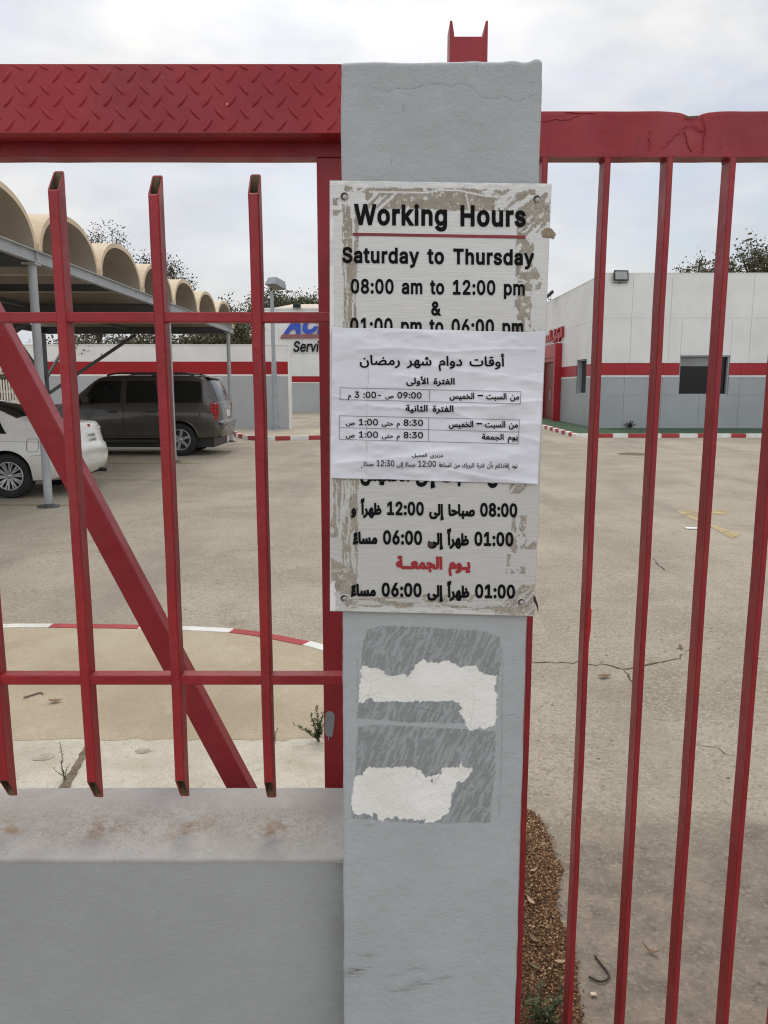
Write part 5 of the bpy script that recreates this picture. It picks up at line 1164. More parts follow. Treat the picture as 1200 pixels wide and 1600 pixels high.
c0 = at(565.2, 730.5, pz(565.2, 730.5)); mb.lathe([(.0011, 0), (.0001, -.0001)], c0, 'y', 8)
mb.build('lettering', M['ink'], notice)
rules = MB()
def rule(x0, y0, x1, y1, w=.00034):
    n = max(2, int(math.hypot(x1 - x0, y1 - y0) / 3)); a, b = [], []
    for i in range(n + 1):
        t = i / n; x, y = x0 + (x1 - x0) * t, y0 + (y1 - y0) * t; q = at(x, y, pz(x, y) + .0002)
        o = Vector((0, 0, w)) if abs(x1 - x0) > abs(y1 - y0) else Vector((w, 0, 0))
        a.append(q - o); b.append(q + o)
    rules.add(a + b, [(i, i + n + 1, i + n + 2, i + 1) for i in range(n)])
for L_ in ((531.4, 605.7, 814, 612), (531.2, 624.2, 813, 631), (531.4, 605.7, 531.2, 624.2), (814, 612, 813, 631), (671.3, 608.8, 671, 627.7),
           (530.4, 649.5, 811.8, 656), (530.2, 668, 810.6, 675), (530, 686.5, 809.6, 693.6), (530.4, 649.5, 530, 686.5), (811.8, 656, 809.6, 693.6), (670, 652.7, 669.4, 690)):
    rule(*L_)
rules.build('table_rule', M['line'], notice)
# ================================================================ FAR SETTING
def plaster(name, rgb, streak=.25, rough=.8, bscale=20):
    m = Mat(name); p = m.pos()
    c = m.mix(m.rng(m.noise(p, .8, 6, .65), .3, .7), mul(rgb, .93), mul(rgb, 1.05))
    s = m.noise(m.pos((2.2, 2.2, .22)), 1.3, 5, .65)
    c = m.mix(m.math('MULTIPLY', m.rng(s, .52, .78), streak), c, mul(rgb, .6))
    return m.out(c, rough, 0, m.bump(m.noise(p, bscale, 4), .25, .01), .3)
M['white_wall'] = plaster('white_wall_paint', (.74, .73, .70))
M['red_band'] = plaster('red_band_paint', (.33, .018, .024), .1)
M['grey_wall'] = plaster('grey_wall_band', (.40, .41, .415))
M['panel_white'] = plaster('white_cladding', (.70, .70, .675), .12, .42)
M['panel_red'] = plaster('red_cladding', (.33, .018, .026), .05, .35)
M['panel_grey'] = plaster('grey_cladding', (.33, .345, .355), .12, .4)
M['joint_dark'] = paint('joint_sealant', (.30, .305, .31), .8, .1, bump=0)
M['glass'] = paint('dark_window_glass', (.010, .011, .012), .12, .1, .6, bump=0, spec=.22)
M['frame_white'] = paint('white_frame', (.62, .62, .60), .5, .1)
M['turf'] = paint('artificial_turf', (.04, .085, .04), .95, .25, 9, .8, 60, .02)
# turf and kerbs by the office
OX, OY = 8.15, 29.5
KX, KY = 6.46, 25.6
mb = MB(); mb.box(KX + .1, 40, KY + .1, OY - .01, 0, .10); mb.box(KX + .1, OX - .01, OY - .01, 46, 0, .10)
tag(mb.build('turf_strip', M['turf']), kind='structure')
P = densify([Vector((KX + .5, 46, 0)), Vector((KX, KY, 0)), Vector((40, KY, 0))], .1)
# painted stretches counted from the corner
Lc = (P[0] - Vector((KX, KY, 0))).length if False else (Vector((KX + .5, 46, 0)) - Vector((KX, KY, 0))).length
bds = sorted([Lc + .50 - .0 + .56 * k for k in range(60)] + [Lc - .28 - .56 * k for k in range(36)])
kerb('kerb', P, None, -.16, .13, bounds=bds)
# kerb in front of the back wall, rounded where it turns to the wall
kp = [gp(352, 672, 0), gp(362, 679, 0), gp(376, 685, 0), gp(400, 688.5, 0), gp(430, 688.5, 0), gp(500, 687, 0), gp(560, 686, 0), gp(640, 684, 0)]
P = densify(smooth_line([Vector((p.x, p.y, 0)) for p in kp], 8), .06)
kerb('kerb', P, None, .16, .13, bounds=[.3 + .56 * k for k in range(40)])
isl = MB(); q = offset_line(P, -.12); far = [Vector((p.x, 28.98, .11)) for p in q]
qz = [Vector((p.x, p.y, .11)) for p in q]
isl.add(qz + far, [(i, i + 1, i + len(qz) + 1, i + len(qz)) for i in range(len(qz) - 1) if far[i + 1].x > far[i].x])
M['paving_far'] = paint('sandy_kerb_island', (.42, .36, .27), .95, .15, 2, .4, 20, .02)
tag(isl.build('kerb_island', M['paving_far']), kind='structure')
# manhole
mb = MB(); c = gp(990, 709.5, .0); mb.lathe([(.40, .002), (.38, .006), (.0001, .006)], c, 'z', 28)
M['manhole'] = paint('rusty_manhole_cover', (.13, .085, .05), .85, .35, 6, .6, 30, .01)
tag(mb.build('manhole_cover', M['manhole']), 'round rusty manhole cover flat in the yard near the office kerb', 'manhole cover')

# ---- boundary wall behind the carport
BY = 29.0; bx0, bx1 = -13.3, at(455, 620, BY).x
zt = zat(539.5, BY); zr1, zr0 = zat(565, BY), zat(585, BY); zw0 = zat(588, BY)
bw = empty('boundary_wall', ((bx0 + bx1) / 2, BY, 0), 'long white and grey boundary wall with a red band behind the parked cars', 'wall')
for nm, z0, z1, mm, pr in (('grey_base', 0, zw0, 'grey_wall', 0), ('white_line', zw0, zr0, 'white_wall', .012), ('red_band', zr0, zr1, 'red_band', .006), ('white_top', zr1, zt, 'white_wall', .0)):
    mb = MB(); mb.box(bx0, bx1 - .10, BY - pr, BY + .25, z0, z1); mb.build(nm, M[mm], bw)
mb = MB(); mb.box(bx1 - .10, bx1, BY - .02, BY + .25, 0, zt + .02); mb.box(bx0, bx1 - .1, BY - .02, BY + .26, zt, zt + .035); mb.build('edge_trim', M['white_wall'], bw)
# faint course lines of the blockwork
mb = MB()
for k in range(1, 15): mb.box(bx0, bx1 - .1, BY - .0015, BY, .2 * k + .0, .2 * k + .008)
mb.build('block_joint', M['joint_dark'], bw) if False else None

# ---- service building beyond
SY = 52.0
sx0, sx1 = at(398, 560, SY).x, 3.5
szt = zat(484, SY); szr1, szr0, szw = zat(588, SY), zat(597.2, SY), zat(598.8, SY)
sb = empty('service_building', ((sx0 + sx1) / 2, SY, 0), 'white service workshop with blue and black lettering, red band and tan sheet roof', 'building')
for nm, z0, z1, mm, pr in (('grey_base', 0, szw, 'grey_wall', 0), ('white_line', szw, szr0, 'white_wall', .02), ('red_band', szr0, szr1, 'red_band', .01)):
    mb = MB(); mb.box(sx0, sx1, SY - pr, SY + 14, z0, z1); mb.build(nm, M[mm], sb)
mb = MB(); 
xs_ = np.arange(sx0, sx1, 1.6); zs_ = list(np.arange(szr1, szt - .3, 1.5)) + [szt]
for a_ in xs_:
    for z0, z1 in zip(zs_, zs_[1:]):
        mb.box(a_ + .008, min(a_ + 1.6, sx1) - .008, SY, SY + .06, z0 + .008, z1 - .008)
mb.box(sx0 + .02, sx1 - .02, SY + .04, SY + 14, szr1, szt - .02)
mb.box(sx0 - .05, sx1 + .05, SY - .05, SY + 14, szt, szt + .12)
mb.build('white_cladding', M['panel_white'], sb)
# hipped corrugated roof
M['roof_tan'] = paint('tan_roof_sheet', (.50, .40, .31), .55, .12, 1, .2, 10)
rz0, rz1 = szt + .12, zat(474.5, SY + 1.2)
rx0, rx1 = at(426, 480, SY).x, sx1
mb = MB(); n = 56; vs, fs = [], []
for i in range(n + 1):
    t = i / n; dz = .06 if i % 2 else 0
    xb = rx0 + (rx1 - rx0) * t; xt = rx0 + 1.1 + (rx1 - rx0 - 1.1) * t
    vs += [(xb, SY + .1 - dz * .3, rz0 + dz * .2), (xt, SY + 1.6, rz1 + dz * .5)]
fs = [(2 * i, 2 * i + 2, 2 * i + 3, 2 * i + 1) for i in range(n)]
mb.add(vs, fs); mb.add([(rx0, SY + .1, rz0), (rx0 + 1.1, SY + 1.6, rz1), (rx0 + 1.1, SY + 12, rz1), (rx0, SY + 13.8, rz0)], [(0, 1, 2, 3)])
mb.add([(rx0 + 1.1, SY + 1.6, rz1), (rx1, SY + 1.6, rz1), (rx1, SY + 12, rz1), (rx0 + 1.1, SY + 12, rz1)], [(0, 1, 2, 3)])
mb.build('roof', M['roof_tan'], sb)
M['blue_sign'] = paint('blue_sign_letters', (.018, .06, .42), .35, .08, bump=0)
M['mauve'] = paint('faded_red_sign_bar', (.24, .085, .10), .5, .1, bump=0)
def wall_text(s, bold, x0, x1, yb_, cap_, Yw, mat, parent, slant=0, rtl=False, track=0, deep=.12):
    it = layout(s, rtl, bold, track)
    def place(ex, ey, b):
        px = x0 + (ex - b[0]) / (b[1] - b[0]) * (x1 - x0) + slant * ey / .508 * cap_
        return at(px, yb_ - ey / .508 * cap_, Yw - deep)
    line_mesh(it, bold, place, (0, deep - .01, 0)).build('sign_letters', mat, parent)
wall_text('ACDelco', .045, 443.5, 590, 519.3, 24, SY, M['blue_sign'], sb, .35, False, .03)
wall_text('Service', .01, 457.5, 516, 549.2, 16.0, SY, M['text_black'], sb, .14)
mb = MB(); mb.prism([at(440.5, 522.5, SY - .14), at(437.5, 528.8, SY - .14), at(592, 526.5, SY - .14), at(594, 521.5, SY - .14)], (0, .12, 0)); mb.build('sign_bar', M['mauve'], sb)

# ---- office building on the right
ob = empty('office_building', (OX + 10, OY + 8, 0), 'white flat roofed office clad in panels with red band, grey base and red doorway', 'building')
z_g, z_w, z_r = zat(589.5, OY), zat(586.2, OY), zat(567.2, OY)
z_t = zat(427.5, OY); z_j = zat(497, OY); z_s = zat(617.5, OY)
wz0, wz1 = zat(617.5, OY), zat(555.5, OY); wx0, wx1 = at(1061, 590, OY).x, at(1139, 590, OY).x
XE, YE = 30.0, 46.0
def segment(a, za, zb_, side):
    """counts the openings that cut a band right through before the place a"""
    return sum(1 for (ha, hb, h0, h1) in HOLES[side] if h0 <= za and h1 >= zb_ and a >= hb - .01)
def cladding(bands, side):
    """panels with open joints; side 'f' is the front (y = OY), 's' the flank (x = OX)"""
    res = {}
    for (za, zb_, mk, cuts) in bands:
        for a, b in zip(cuts, cuts[1:]):
            for (a2, b2, z0, z1) in split(a, b, za, zb_, side):
                g = .0045
                if b2 - a2 < .03 or z1 - z0 < .02: continue
                mb = res.setdefault((mk, segment(a2, .1 if mk == 'panel_grey' else za, z_s if mk == 'panel_grey' else zb_, side)), MB())
                if side == 'f': mb.box(a2 + g, b2 - g, OY, OY + .04, z0 + g * .8, z1 - g * .8)
                else: mb.box(OX, OX + .04, a2 + g, b2 - g, z0 + g * .8, z1 - g * .8)
    return res
HOLES = {'f': [(wx0, wx1, wz0, wz1)], 's': [(31.45, 33.05, wz0 + .02, wz1 - .05), (35.9, 39.9, 0, 3.0)]}
def split(a, b, z0, z1, side):
    """the rectangle less the openings of that side"""
    R_ = [(a, b, z0, z1)]
    for (ha, hb, h0, h1) in HOLES[side]:
        N_ = []
        for (a, b, z0, z1) in R_:
            if hb <= a or ha >= b or h1 <= z0 or h0 >= z1: N_.append((a, b, z0, z1)); continue
            if a < ha: N_.append((a, ha, z0, z1))
            if hb < b: N_.append((hb, b, z0, z1))
            m0, m1 = max(a, ha), min(b, hb)
            if h1 < z1: N_.append((m0, m1, h1, z1))
            if h0 > z0: N_.append((m0, m1, z0, h0))
        R_ = N_
    return R_
fx = lambda px: at(px, 560, OY).x
cu = [OX + .005, fx(984), fx(1044), fx(1109), fx(1170)] + [fx(1170) + 1.5 * k for k in range(1, 13)] 
cl = [OX + .005, fx(977.5), fx(1037), fx(1097), fx(1159)] + [fx(1159) + 1.5 * k for k in range(1, 13)]
su = [OY + .045, 31.3, 33.4, 35.6, 38, 41, 44, YE]
F = cladding([(.1, z_s, 'panel_grey', cl), (z_s, z_g, 'panel_grey', cl), (z_w, z_r, 'panel_red', cl), (z_r, z_j, 'panel_white', cu), (z_j, z_t, 'panel_white', cu), (z_g, z_w, 'frame_white', [OX, XE])], 'f')
S_ = cladding([(.1, z_g, 'panel_grey', su), (z_w, z_r, 'panel_red', su), (z_r, z_j, 'panel_white', su), (z_j, z_t, 'panel_white', su), (z_g, z_w, 'frame_white', su)], 's')
NM = {'panel_grey': 'grey_cladding', 'panel_red': 'red_band', 'panel_white': 'white_cladding', 'frame_white': 'white_strip'}
for D_, sd in ((F, 'front'), (S_, 'flank')):
    for (mk, _s), mb in D_.items(): mb.build(NM[mk], M[mk], ob)
mb = MB()
def backing(side):
    return split(OX + .03 if side == 'f' else OY + .03, XE if side == 'f' else YE, 0, z_t - .03, side)
for (a, b, z0, z1) in backing('f'): mb.box(a, b, OY + .032, OY + .30, z0, z1)
for (a, b, z0, z1) in backing('s'):
    mb.box(OX + .032, OX + .30, max(a, OY + .30), b, z0, z1)
mb.box(XE - .3, XE, OY + .3, YE, 0, z_t - .03); mb.box(OX + .3, XE - .3, YE - .3, YE, 0, z_t - .03)
mb.box(OX + .30, XE - .30, OY + .30, YE - .3, z_t - .8, z_t - .6)
mb.build('wall_core', M['joint_dark'], ob)
mb = MB(); mb.box(OX - .012, XE, OY - .012, OY + .31, z_t - .004, z_t + .03); mb.box(OX - .012, OX + .31, OY + .31, YE, z_t - .004, z_t + .03); mb.build('parapet_coping', M['panel_white'], ob)
# front window: dark recess, fixed pane, sliding leaf, frame, blind strip
win = MB(); fr = .05; yr = OY + .20
win.box(wx0, wx0 + fr, OY + .06, OY + .26, wz0, wz1); win.box(wx1 - fr, wx1, OY + .06, OY + .26, wz0, wz1)
win.box(wx0 + fr, wx1 - fr, OY + .06, OY + .26, wz0, wz0 + fr); win.box(wx0 + fr, wx1 - fr, OY + .06, OY + .26, wz1 - fr, wz1)
xm_ = wx0 + (wx1 - wx0) * .86
win.box(xm_ - .05, xm_, OY + .12, OY + .2, wz0 + fr, wz1 - fr)
wo = win.build('window', M['panel_grey'], ob)
mb = MB(); mb.box(wx0 + fr, wx1 - fr, yr, yr + .012, wz0 + fr, wz1 - fr); mb.build('pane', M['glass'], wo)
M['frosted'] = paint('frosted_film', (.22, .23, .225), .3, .1, 2, bump=0)
mb = MB(); mb.box(wx0 + fr, xm_ - .05, yr - .008, yr - .003, wz1 - fr - .34, wz1 - fr); mb.build('film_strip', M['frosted'], wo)
# flank window
(ha, hb, h0, h1) = HOLES['s'][0]
win = MB()
win.box(OX + .08, OX + .28, ha, ha + fr, h0, h1); win.box(OX + .08, OX + .28, hb - fr, hb, h0, h1); win.box(OX + .08, OX + .28, ha + fr, hb - fr, h0, h0 + fr); win.box(OX + .08, OX + .28, ha + fr, hb - fr, h1 - fr, h1)
wo = win.build('window', M['panel_grey'], ob)
mb = MB(); mb.box(OX + .22, OX + .232, ha + fr, hb - fr, h0 + fr, h1 - fr); mb.build('pane', M['glass'], wo)
# red doorway on the flank
pt = MB(); PX0 = OX - .32
d0, d1, dz = 35.85, 39.95, zat(536.5, 36.0)
pt.box(PX0, OX - .002, d0, d0 + .30, 0.0, dz); pt.box(PX0, OX - .002, d1 - .30, d1, 0.0, dz); pt.box(PX0, OX - .002, d0 + .3, d1 - .3, dz - .62, dz)
po_ = pt.build('door_surround', M['panel_red'], ob, .01)
mb = MB(); mb.box(PX0 + .05, OX - .004, d0 + .302, d1 - .302, dz - .80, dz - .622); mb.box(PX0 + .05, OX - .004, d0 + .302, d0 + .5, 0, dz - .80); mb.box(PX0 + .05, OX - .004, d1 - .5, d1 - .302, 0, dz - .80)
mb.build('door_frame', M['panel_red'], ob, .006)
mb = MB(); mb.box(OX - .05, OX + .02, d0 + .504, d1 - .504, .1, dz - .804); 
M['door'] = paint('dark_red_door', (.13, .012, .016), .35, .1)
do = mb.build('door', M['door'], ob)
mb = MB(); mb.tube([(OX - .09, 37.7, 1.0), (OX - .09, 37.7, 1.5)], .015, 8); mb.build('handle', M['frame_white'], do)
# red Arabic letters on the flank
txt = '\u0627\u0644\u0648\u0643\u064a\u0644 \u0627\u0644\u0645\u0639\u062a\u0645\u062f'
it = layout(txt, True, .03, 0, .6)
ya, yb2 = 35.55, 40.6; za, zb_ = zat(526.0, 36), zat(512, 36)
def place(ex, ey, b):
    t = (ex - b[0]) / (b[1] - b[0]); return Vector((OX - .12, yb2 + (ya - yb2) * t, za - .2 + (ey - b[2]) / (b[3] - b[2]) * (zb_ - za + .24)))
line_mesh(it, .03, place, (.10, 0, 0)).build('sign_letters', M['panel_red'], ob)

# floodlights
M['lens'] = paint('floodlight_lens', (.30, .31, .29), .15, .1, 3, bump=0)
def floodlight(loc, rz, tilt, label, w=.52, h=.36, lens='lens'):
    o = empty('floodlight', loc, label, 'floodlight', None)
    o.rotation_euler = (0, 0, rz)
    rot = Matrix.Rotation(tilt, 4, 'X')
    def tr(mb): mb.v = [tuple(rot @ Vector(v)) for v in mb.v]; return mb
    b = MB(); b.box(-w / 2, w / 2, -.05, .03, -h / 2, h / 2)
    for k in range(9): b.box(-w / 2 + .03 + k * (w - .06) / 8 - .006, -w / 2 + .03 + k * (w - .06) / 8 + .006, .03, .08, -h / 2 + .02, h / 2 - .02)
    b.box(-w / 2 - .015, w / 2 + .015, -.062, -.05, h / 2 - .035, h / 2 + .012); b.box(-w / 2 - .015, w / 2 + .015, -.062, -.05, -h / 2 - .012, -h / 2 + .035)
    b.box(-w / 2 - .015, -w / 2 + .03, -.062, -.05, -h / 2 + .035, h / 2 - .035); b.box(w / 2 - .03, w / 2 + .015, -.062, -.05, -h / 2 + .035, h / 2 - .035)
    tr(b).build('housing', M['black'], o, .006, world=False)
    l = MB(); l.box(-w / 2 + .03, w / 2 - .03, -.056, -.0505, -h / 2 + .035, h / 2 - .035); tr(l).build('lens', M[lens], o, world=False)
    k = MB(); k.tube([(-w / 2 - .03, 0, 0), (-w / 2 - .03, .02, -h / 2 - .06), (w / 2 + .03, .02, -h / 2 - .06), (w / 2 + .03, 0, 0)], .012, 6)
    k.tube([(0, .02, -h / 2 - .06), (0, .10, -h / 2 - .07)], .02, 6); k.build('bracket', M['black'], o, world=False)
    return o
c = at(970, 431, OY - .10); floodlight(c, R(6), R(-12), 'black floodlight with pale lens on the front parapet of the office')
c = Vector((OX - .35, 37.4, zat(458, 37.4) - .05)); floodlight(c, R(-90), R(-48), 'black floodlight angled out from the flank parapet of the office above the red doorway')
c = at(464, 478, SY - .25); floodlight(c + Vector((0, 0, .0)), 0, R(-10), 'dark floodlight fixed at the roof edge of the service workshop', .48, .24, 'glass')

# ---- street lamp in front of the wall
LY = 28.3; lx = at(431, 672, LY).x
M['galv'] = paint('galvanised_grey', (.30, .325, .345), .5, .12, 4, .1, 60)
lamp = empty('street_lamp', (lx, LY, 0), 'tall grey street lamp with box head before the boundary wall', 'street lamp')
mb = MB(); mb.lathe([(.26, .10), (.26, .135), (.0001, .135)], (lx, LY, 0), 'z', 16)
for k in range(4): mb.prism([(lx, LY - .006, .135), (lx + .0, LY - .006, .40), (lx + (.2 if k % 2 else -.2), LY - .006, .135)], (0, .012, 0)) if k < 2 else None
mb.build('base_plate', M['galv'], lamp)
zj = zat(566, LY); zh = zat(457, LY); lx2 = at(424.5, 460, LY).x
mb = MB(); mb.tube([(lx, LY, .13), (lx + (lx2 - lx) * .5, LY, zj)], .095, 12); mb.tube([(lx + (lx2 - lx) * .5, LY, zj), (lx2, LY, zh)], .068, 12); mb.build('pole', M['galv'], lamp)
c = at(431, 446, LY); a = R(24)
hw, hd, hh = .235, .235, .16
def hd_box(k0, k1, z0, z1):
    P = []
    for z, k in ((z0, k0), (z1, k1)):
        for sx, sy in ((-1, -1), (1, -1), (1, 1), (-1, 1)):
            v = Vector((sx * hw * k, sy * hd * 1.3 * k, z)); v.rotate(Matrix.Rotation(R(-14), 3, 'X')); v.rotate(Matrix.Rotation(R(-33), 3, 'Z')); P.append(c + v)
    return P
mb = MB(); Q = [(0, 1, 5, 4), (1, 2, 6, 5), (2, 3, 7, 6), (3, 0, 4, 7), (4, 5, 6, 7), (3, 2, 1, 0)]
mb.add(hd_box(1, .80, -.03, .21), Q); mb.add(hd_box(1.03, 1.03, -.06, -.031), Q); mb.build('lamp_head', M['galv'], lamp)
M['diffuser'] = paint('brown_lamp_diffuser', (.12, .105, .085), .3, .2, bump=0)
mb = MB(); mb.add(hd_box(.86, .86, -.070, -.061), Q); mb.build('diffuser', M['diffuser'], lamp)

# ---- picket fence far left
M['picket'] = paint('cream_fence_paint', (.62, .58, .50), .7, .1)
pf = empty('picket_fence', (-14.6, 28.6, 0), 'cream picket fence at the far left beyond the white car', 'fence')
for k in range(26):
    x = -15.8 + k * .10
    mb = MB(); mb.prism([(x, 28.6, .05), (x + .055, 28.6, .05), (x + .055, 28.6, 1.88), (x + .0275, 28.6, 1.94), (x, 28.6, 1.88)], (0, .03, 0)); mb.build('picket', M['picket'], pf)
mb = MB(); mb.box(-15.9, -13.32, 28.632, 28.67, .45, .53); mb.build('rail', M['picket'], pf)
mb = MB(); mb.box(-15.9, -13.32, 28.632, 28.67, 1.45, 1.53); mb.build('rail', M['picket'], pf)
cwall = MB(); cwall.box(-24, -13.2, 34.0, 34.3, 0, 2.75); cwall.box(-24, -13.2, 33.97, 34.33, 2.75, 2.85)
M['cream_wall'] = plaster('cream_wall', (.60, .53, .42))
tag(cwall.build('garden_wall', M['cream_wall']), 'cream garden wall standing behind the picket fence', 'wall')

# ================================================================ CARPORT
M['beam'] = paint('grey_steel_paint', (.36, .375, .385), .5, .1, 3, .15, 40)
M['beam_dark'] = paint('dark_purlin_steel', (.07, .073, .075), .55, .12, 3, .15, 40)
def shell_mat():
    m = Mat('tan_roof_shell'); p = m.pos()
    c = m.mix(m.rng(m.noise(p, 1.6, 6, .65), .3, .7), (.60, .485, .335), (.72, .605, .44))
    c = m.mix(m.rng(m.noise(m.pos((3, 3, .8)), 2, 5, .7), .55, .8, 0, .4), c, (.38, .29, .19))
    return m.out(c, .8, 0, m.bump(m.noise(p, 30, 4), .3, .01), .2)
M['shell'] = shell_mat()
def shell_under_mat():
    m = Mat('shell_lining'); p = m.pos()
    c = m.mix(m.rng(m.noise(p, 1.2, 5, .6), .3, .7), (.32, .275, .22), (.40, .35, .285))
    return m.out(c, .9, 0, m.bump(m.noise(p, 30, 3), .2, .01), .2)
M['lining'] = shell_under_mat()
cp = empty('carport', (-7.5, 14, 0), 'long open carport with grey steel posts and a row of tan barrel vault roofs', 'carport')
CX0, CX1 = -10.6, -4.62
VAL = [10.70 + 2.235 * k for k in range(-3, 7)]
zb0, zb1 = 3.28, 3.44
ZV = 3.45
for k in range(len(VAL) - 1):
    y0, y1 = VAL[k], VAL[k + 1]; ym = (y0 + y1) / 2; hw = (y1 - y0) / 2 - .045; rise = .66; th = .075
    n = 22; mb = MB()
    def arc(hw, rise, z):
        P = []
        for i in range(n + 1):
            a = math.pi * i / n
            P.append((ym - hw * math.copysign(abs(math.cos(a)) ** .92, math.cos(a)), z + rise * math.sin(a) ** .98 if 0 < i < n else z))
        return P
    O, I = arc(hw, rise, ZV), arc(hw - th, rise - th, ZV)
    vs = []
    for x in (CX0, CX1):
        vs += [(x, y, z) for y, z in O] + [(x, y, z) for y, z in I]
    s = 2 * (n + 1); fs0, fs1 = [], []
    for i in range(n):
        fs0.append((i, i + 1, s + i + 1, s + i)); fs1.append((n + 1 + i, s + n + 1 + i, s + n + 2 + i, n + 2 + i))
        fs0.append((s + i, s + i + 1, s + n + 2 + i, s + n + 1 + i)); fs0.append((i, n + 1 + i, n + 2 + i, i + 1))
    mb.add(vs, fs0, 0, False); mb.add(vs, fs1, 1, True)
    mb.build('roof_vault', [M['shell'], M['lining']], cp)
    gt = MB(); gt.box(CX0, CX1 + .03, y1 - .055, y1 + .055, ZV - .004, ZV + .09)
    gt.build('valley_gutter', M['shell'], cp)
ye0, ye1 = VAL[0] - .1, VAL[-1] + .1
def ibeam(p, q, h, w, name, mk, up=(0, 0, 1)):
    p, q = Vector(p), Vector(q); mb = MB(); t = (q - p).normalized(); u = Vector(up); u = (u - t * u.dot(t)).normalized(); s = t.cross(u)
    for (c_, hh, ww) in ((u * (h / 2 - .006), .012, w), (u * (-h / 2 + .006), .012, w), (u * 0, h - .026, .010)):
        P = [p + c_ + u * (a * hh / 2) + s * (b * ww / 2) for a, b in ((-1, -1), (-1, 1), (1, 1), (1, -1))]
        mb.prism(P, q - p)
    return mb.build(name, M[mk], cp)
zc = (zb0 + zb1) / 2
mb = MB(); mb.box(CX1 - .05, CX1 - .012, ye0, ye1, zb0, zb1); mb.box(CX1 - .012, CX1 + .03, ye0, ye1, zb1 - .014, zb1); mb.box(CX1 - .012, CX1 + .03, ye0, ye1, zb0, zb0 + .014); mb.build('edge_beam', M['beam'], cp)
PY_ = [4.1, 10.6, 17.1, 23.6]
CXP = CX1 - .06
for y in PY_:
    mb = MB(); mb.tube([(CXP, y, .03), (CXP, y, zb0 - .03)], .057, 16); po_ = mb.build('post', M['beam'], cp)
    mb = MB(); mb.lathe([(.15, .004), (.15, .016), (.0001, .016)], (CXP, y, 0), 'z', 20); mb.lathe([(.075, .022), (.062, .05)], (CXP, y, 0), 'z', 14); mb.build('base_plate', M['beam_dark'], po_)
    mb = MB(); mb.box(CXP - .1, CXP + .085, y - .09, y + .09, zb0 - .03, zb0 - .003); mb.box(CX1 - .011, CX1 + .025, y - .006, y + .006, zb0 + .0145, zb1 - .0145); mb.build('cap_plate', M['beam'], po_)
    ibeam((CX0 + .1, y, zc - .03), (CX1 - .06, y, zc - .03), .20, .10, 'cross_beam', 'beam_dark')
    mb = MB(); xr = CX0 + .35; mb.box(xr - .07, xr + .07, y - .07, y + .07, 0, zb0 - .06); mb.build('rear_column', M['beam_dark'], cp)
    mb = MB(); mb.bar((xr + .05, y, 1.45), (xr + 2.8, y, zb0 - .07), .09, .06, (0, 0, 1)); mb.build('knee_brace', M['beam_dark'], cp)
    for sgn in (-1, 1):
        if y + sgn * 2.6 > 26.5: continue
        mb = MB(); mb.bar((xr, y + sgn * .05, 1.9), (xr, y + sgn * 2.0, zb0 - .07), .08, .06, (0, 0, 1)); mb.build('knee_brace', M['beam_dark'], cp)
for y in (7.3, 13.85, 20.35):
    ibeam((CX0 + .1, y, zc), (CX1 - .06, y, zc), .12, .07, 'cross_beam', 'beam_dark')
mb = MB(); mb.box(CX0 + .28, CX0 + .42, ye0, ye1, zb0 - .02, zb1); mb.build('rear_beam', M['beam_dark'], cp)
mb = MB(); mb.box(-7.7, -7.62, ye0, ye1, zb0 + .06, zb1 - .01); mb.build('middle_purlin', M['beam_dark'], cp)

# ================================================================ CARS
def catmull(keys, t):
    """smooth value of a table of (u, values) at u = t"""
    n = len(keys)
    if t <= keys[0][0]: return list(keys[0][1:])
    if t >= keys[-1][0]: return list(keys[-1][1:])
    i = max(k for k in range(n) if keys[k][0] <= t); i = min(i, n - 2)
    u0, u1 = keys[i][0], keys[i + 1][0]; f = (t - u0) / (u1 - u0)
    out = []
    for j in range(1, len(keys[0])):
        a, b = keys[i][j], keys[i + 1][j]
        ma = (b - keys[i - 1][j]) / (u1 - keys[i - 1][0]) if i > 0 else (b - a) / (u1 - u0)
        mb_ = (keys[i + 2][j] - a) / (keys[i + 2][0] - u0) if i + 2 < n else (b - a) / (u1 - u0)
        d = (b - a) / (u1 - u0)
        if d == 0: ma = mb_ = 0
        else:
            ma = d * max(0, min(3, ma / d)); mb_ = d * max(0, min(3, mb_ / d))
        h = u1 - u0
        out.append((2 * f ** 3 - 3 * f ** 2 + 1) * a + (f ** 3 - 2 * f ** 2 + f) * h * ma + (-2 * f ** 3 + 3 * f ** 2) * b + (f ** 3 - f ** 2) * h * mb_)
    return out
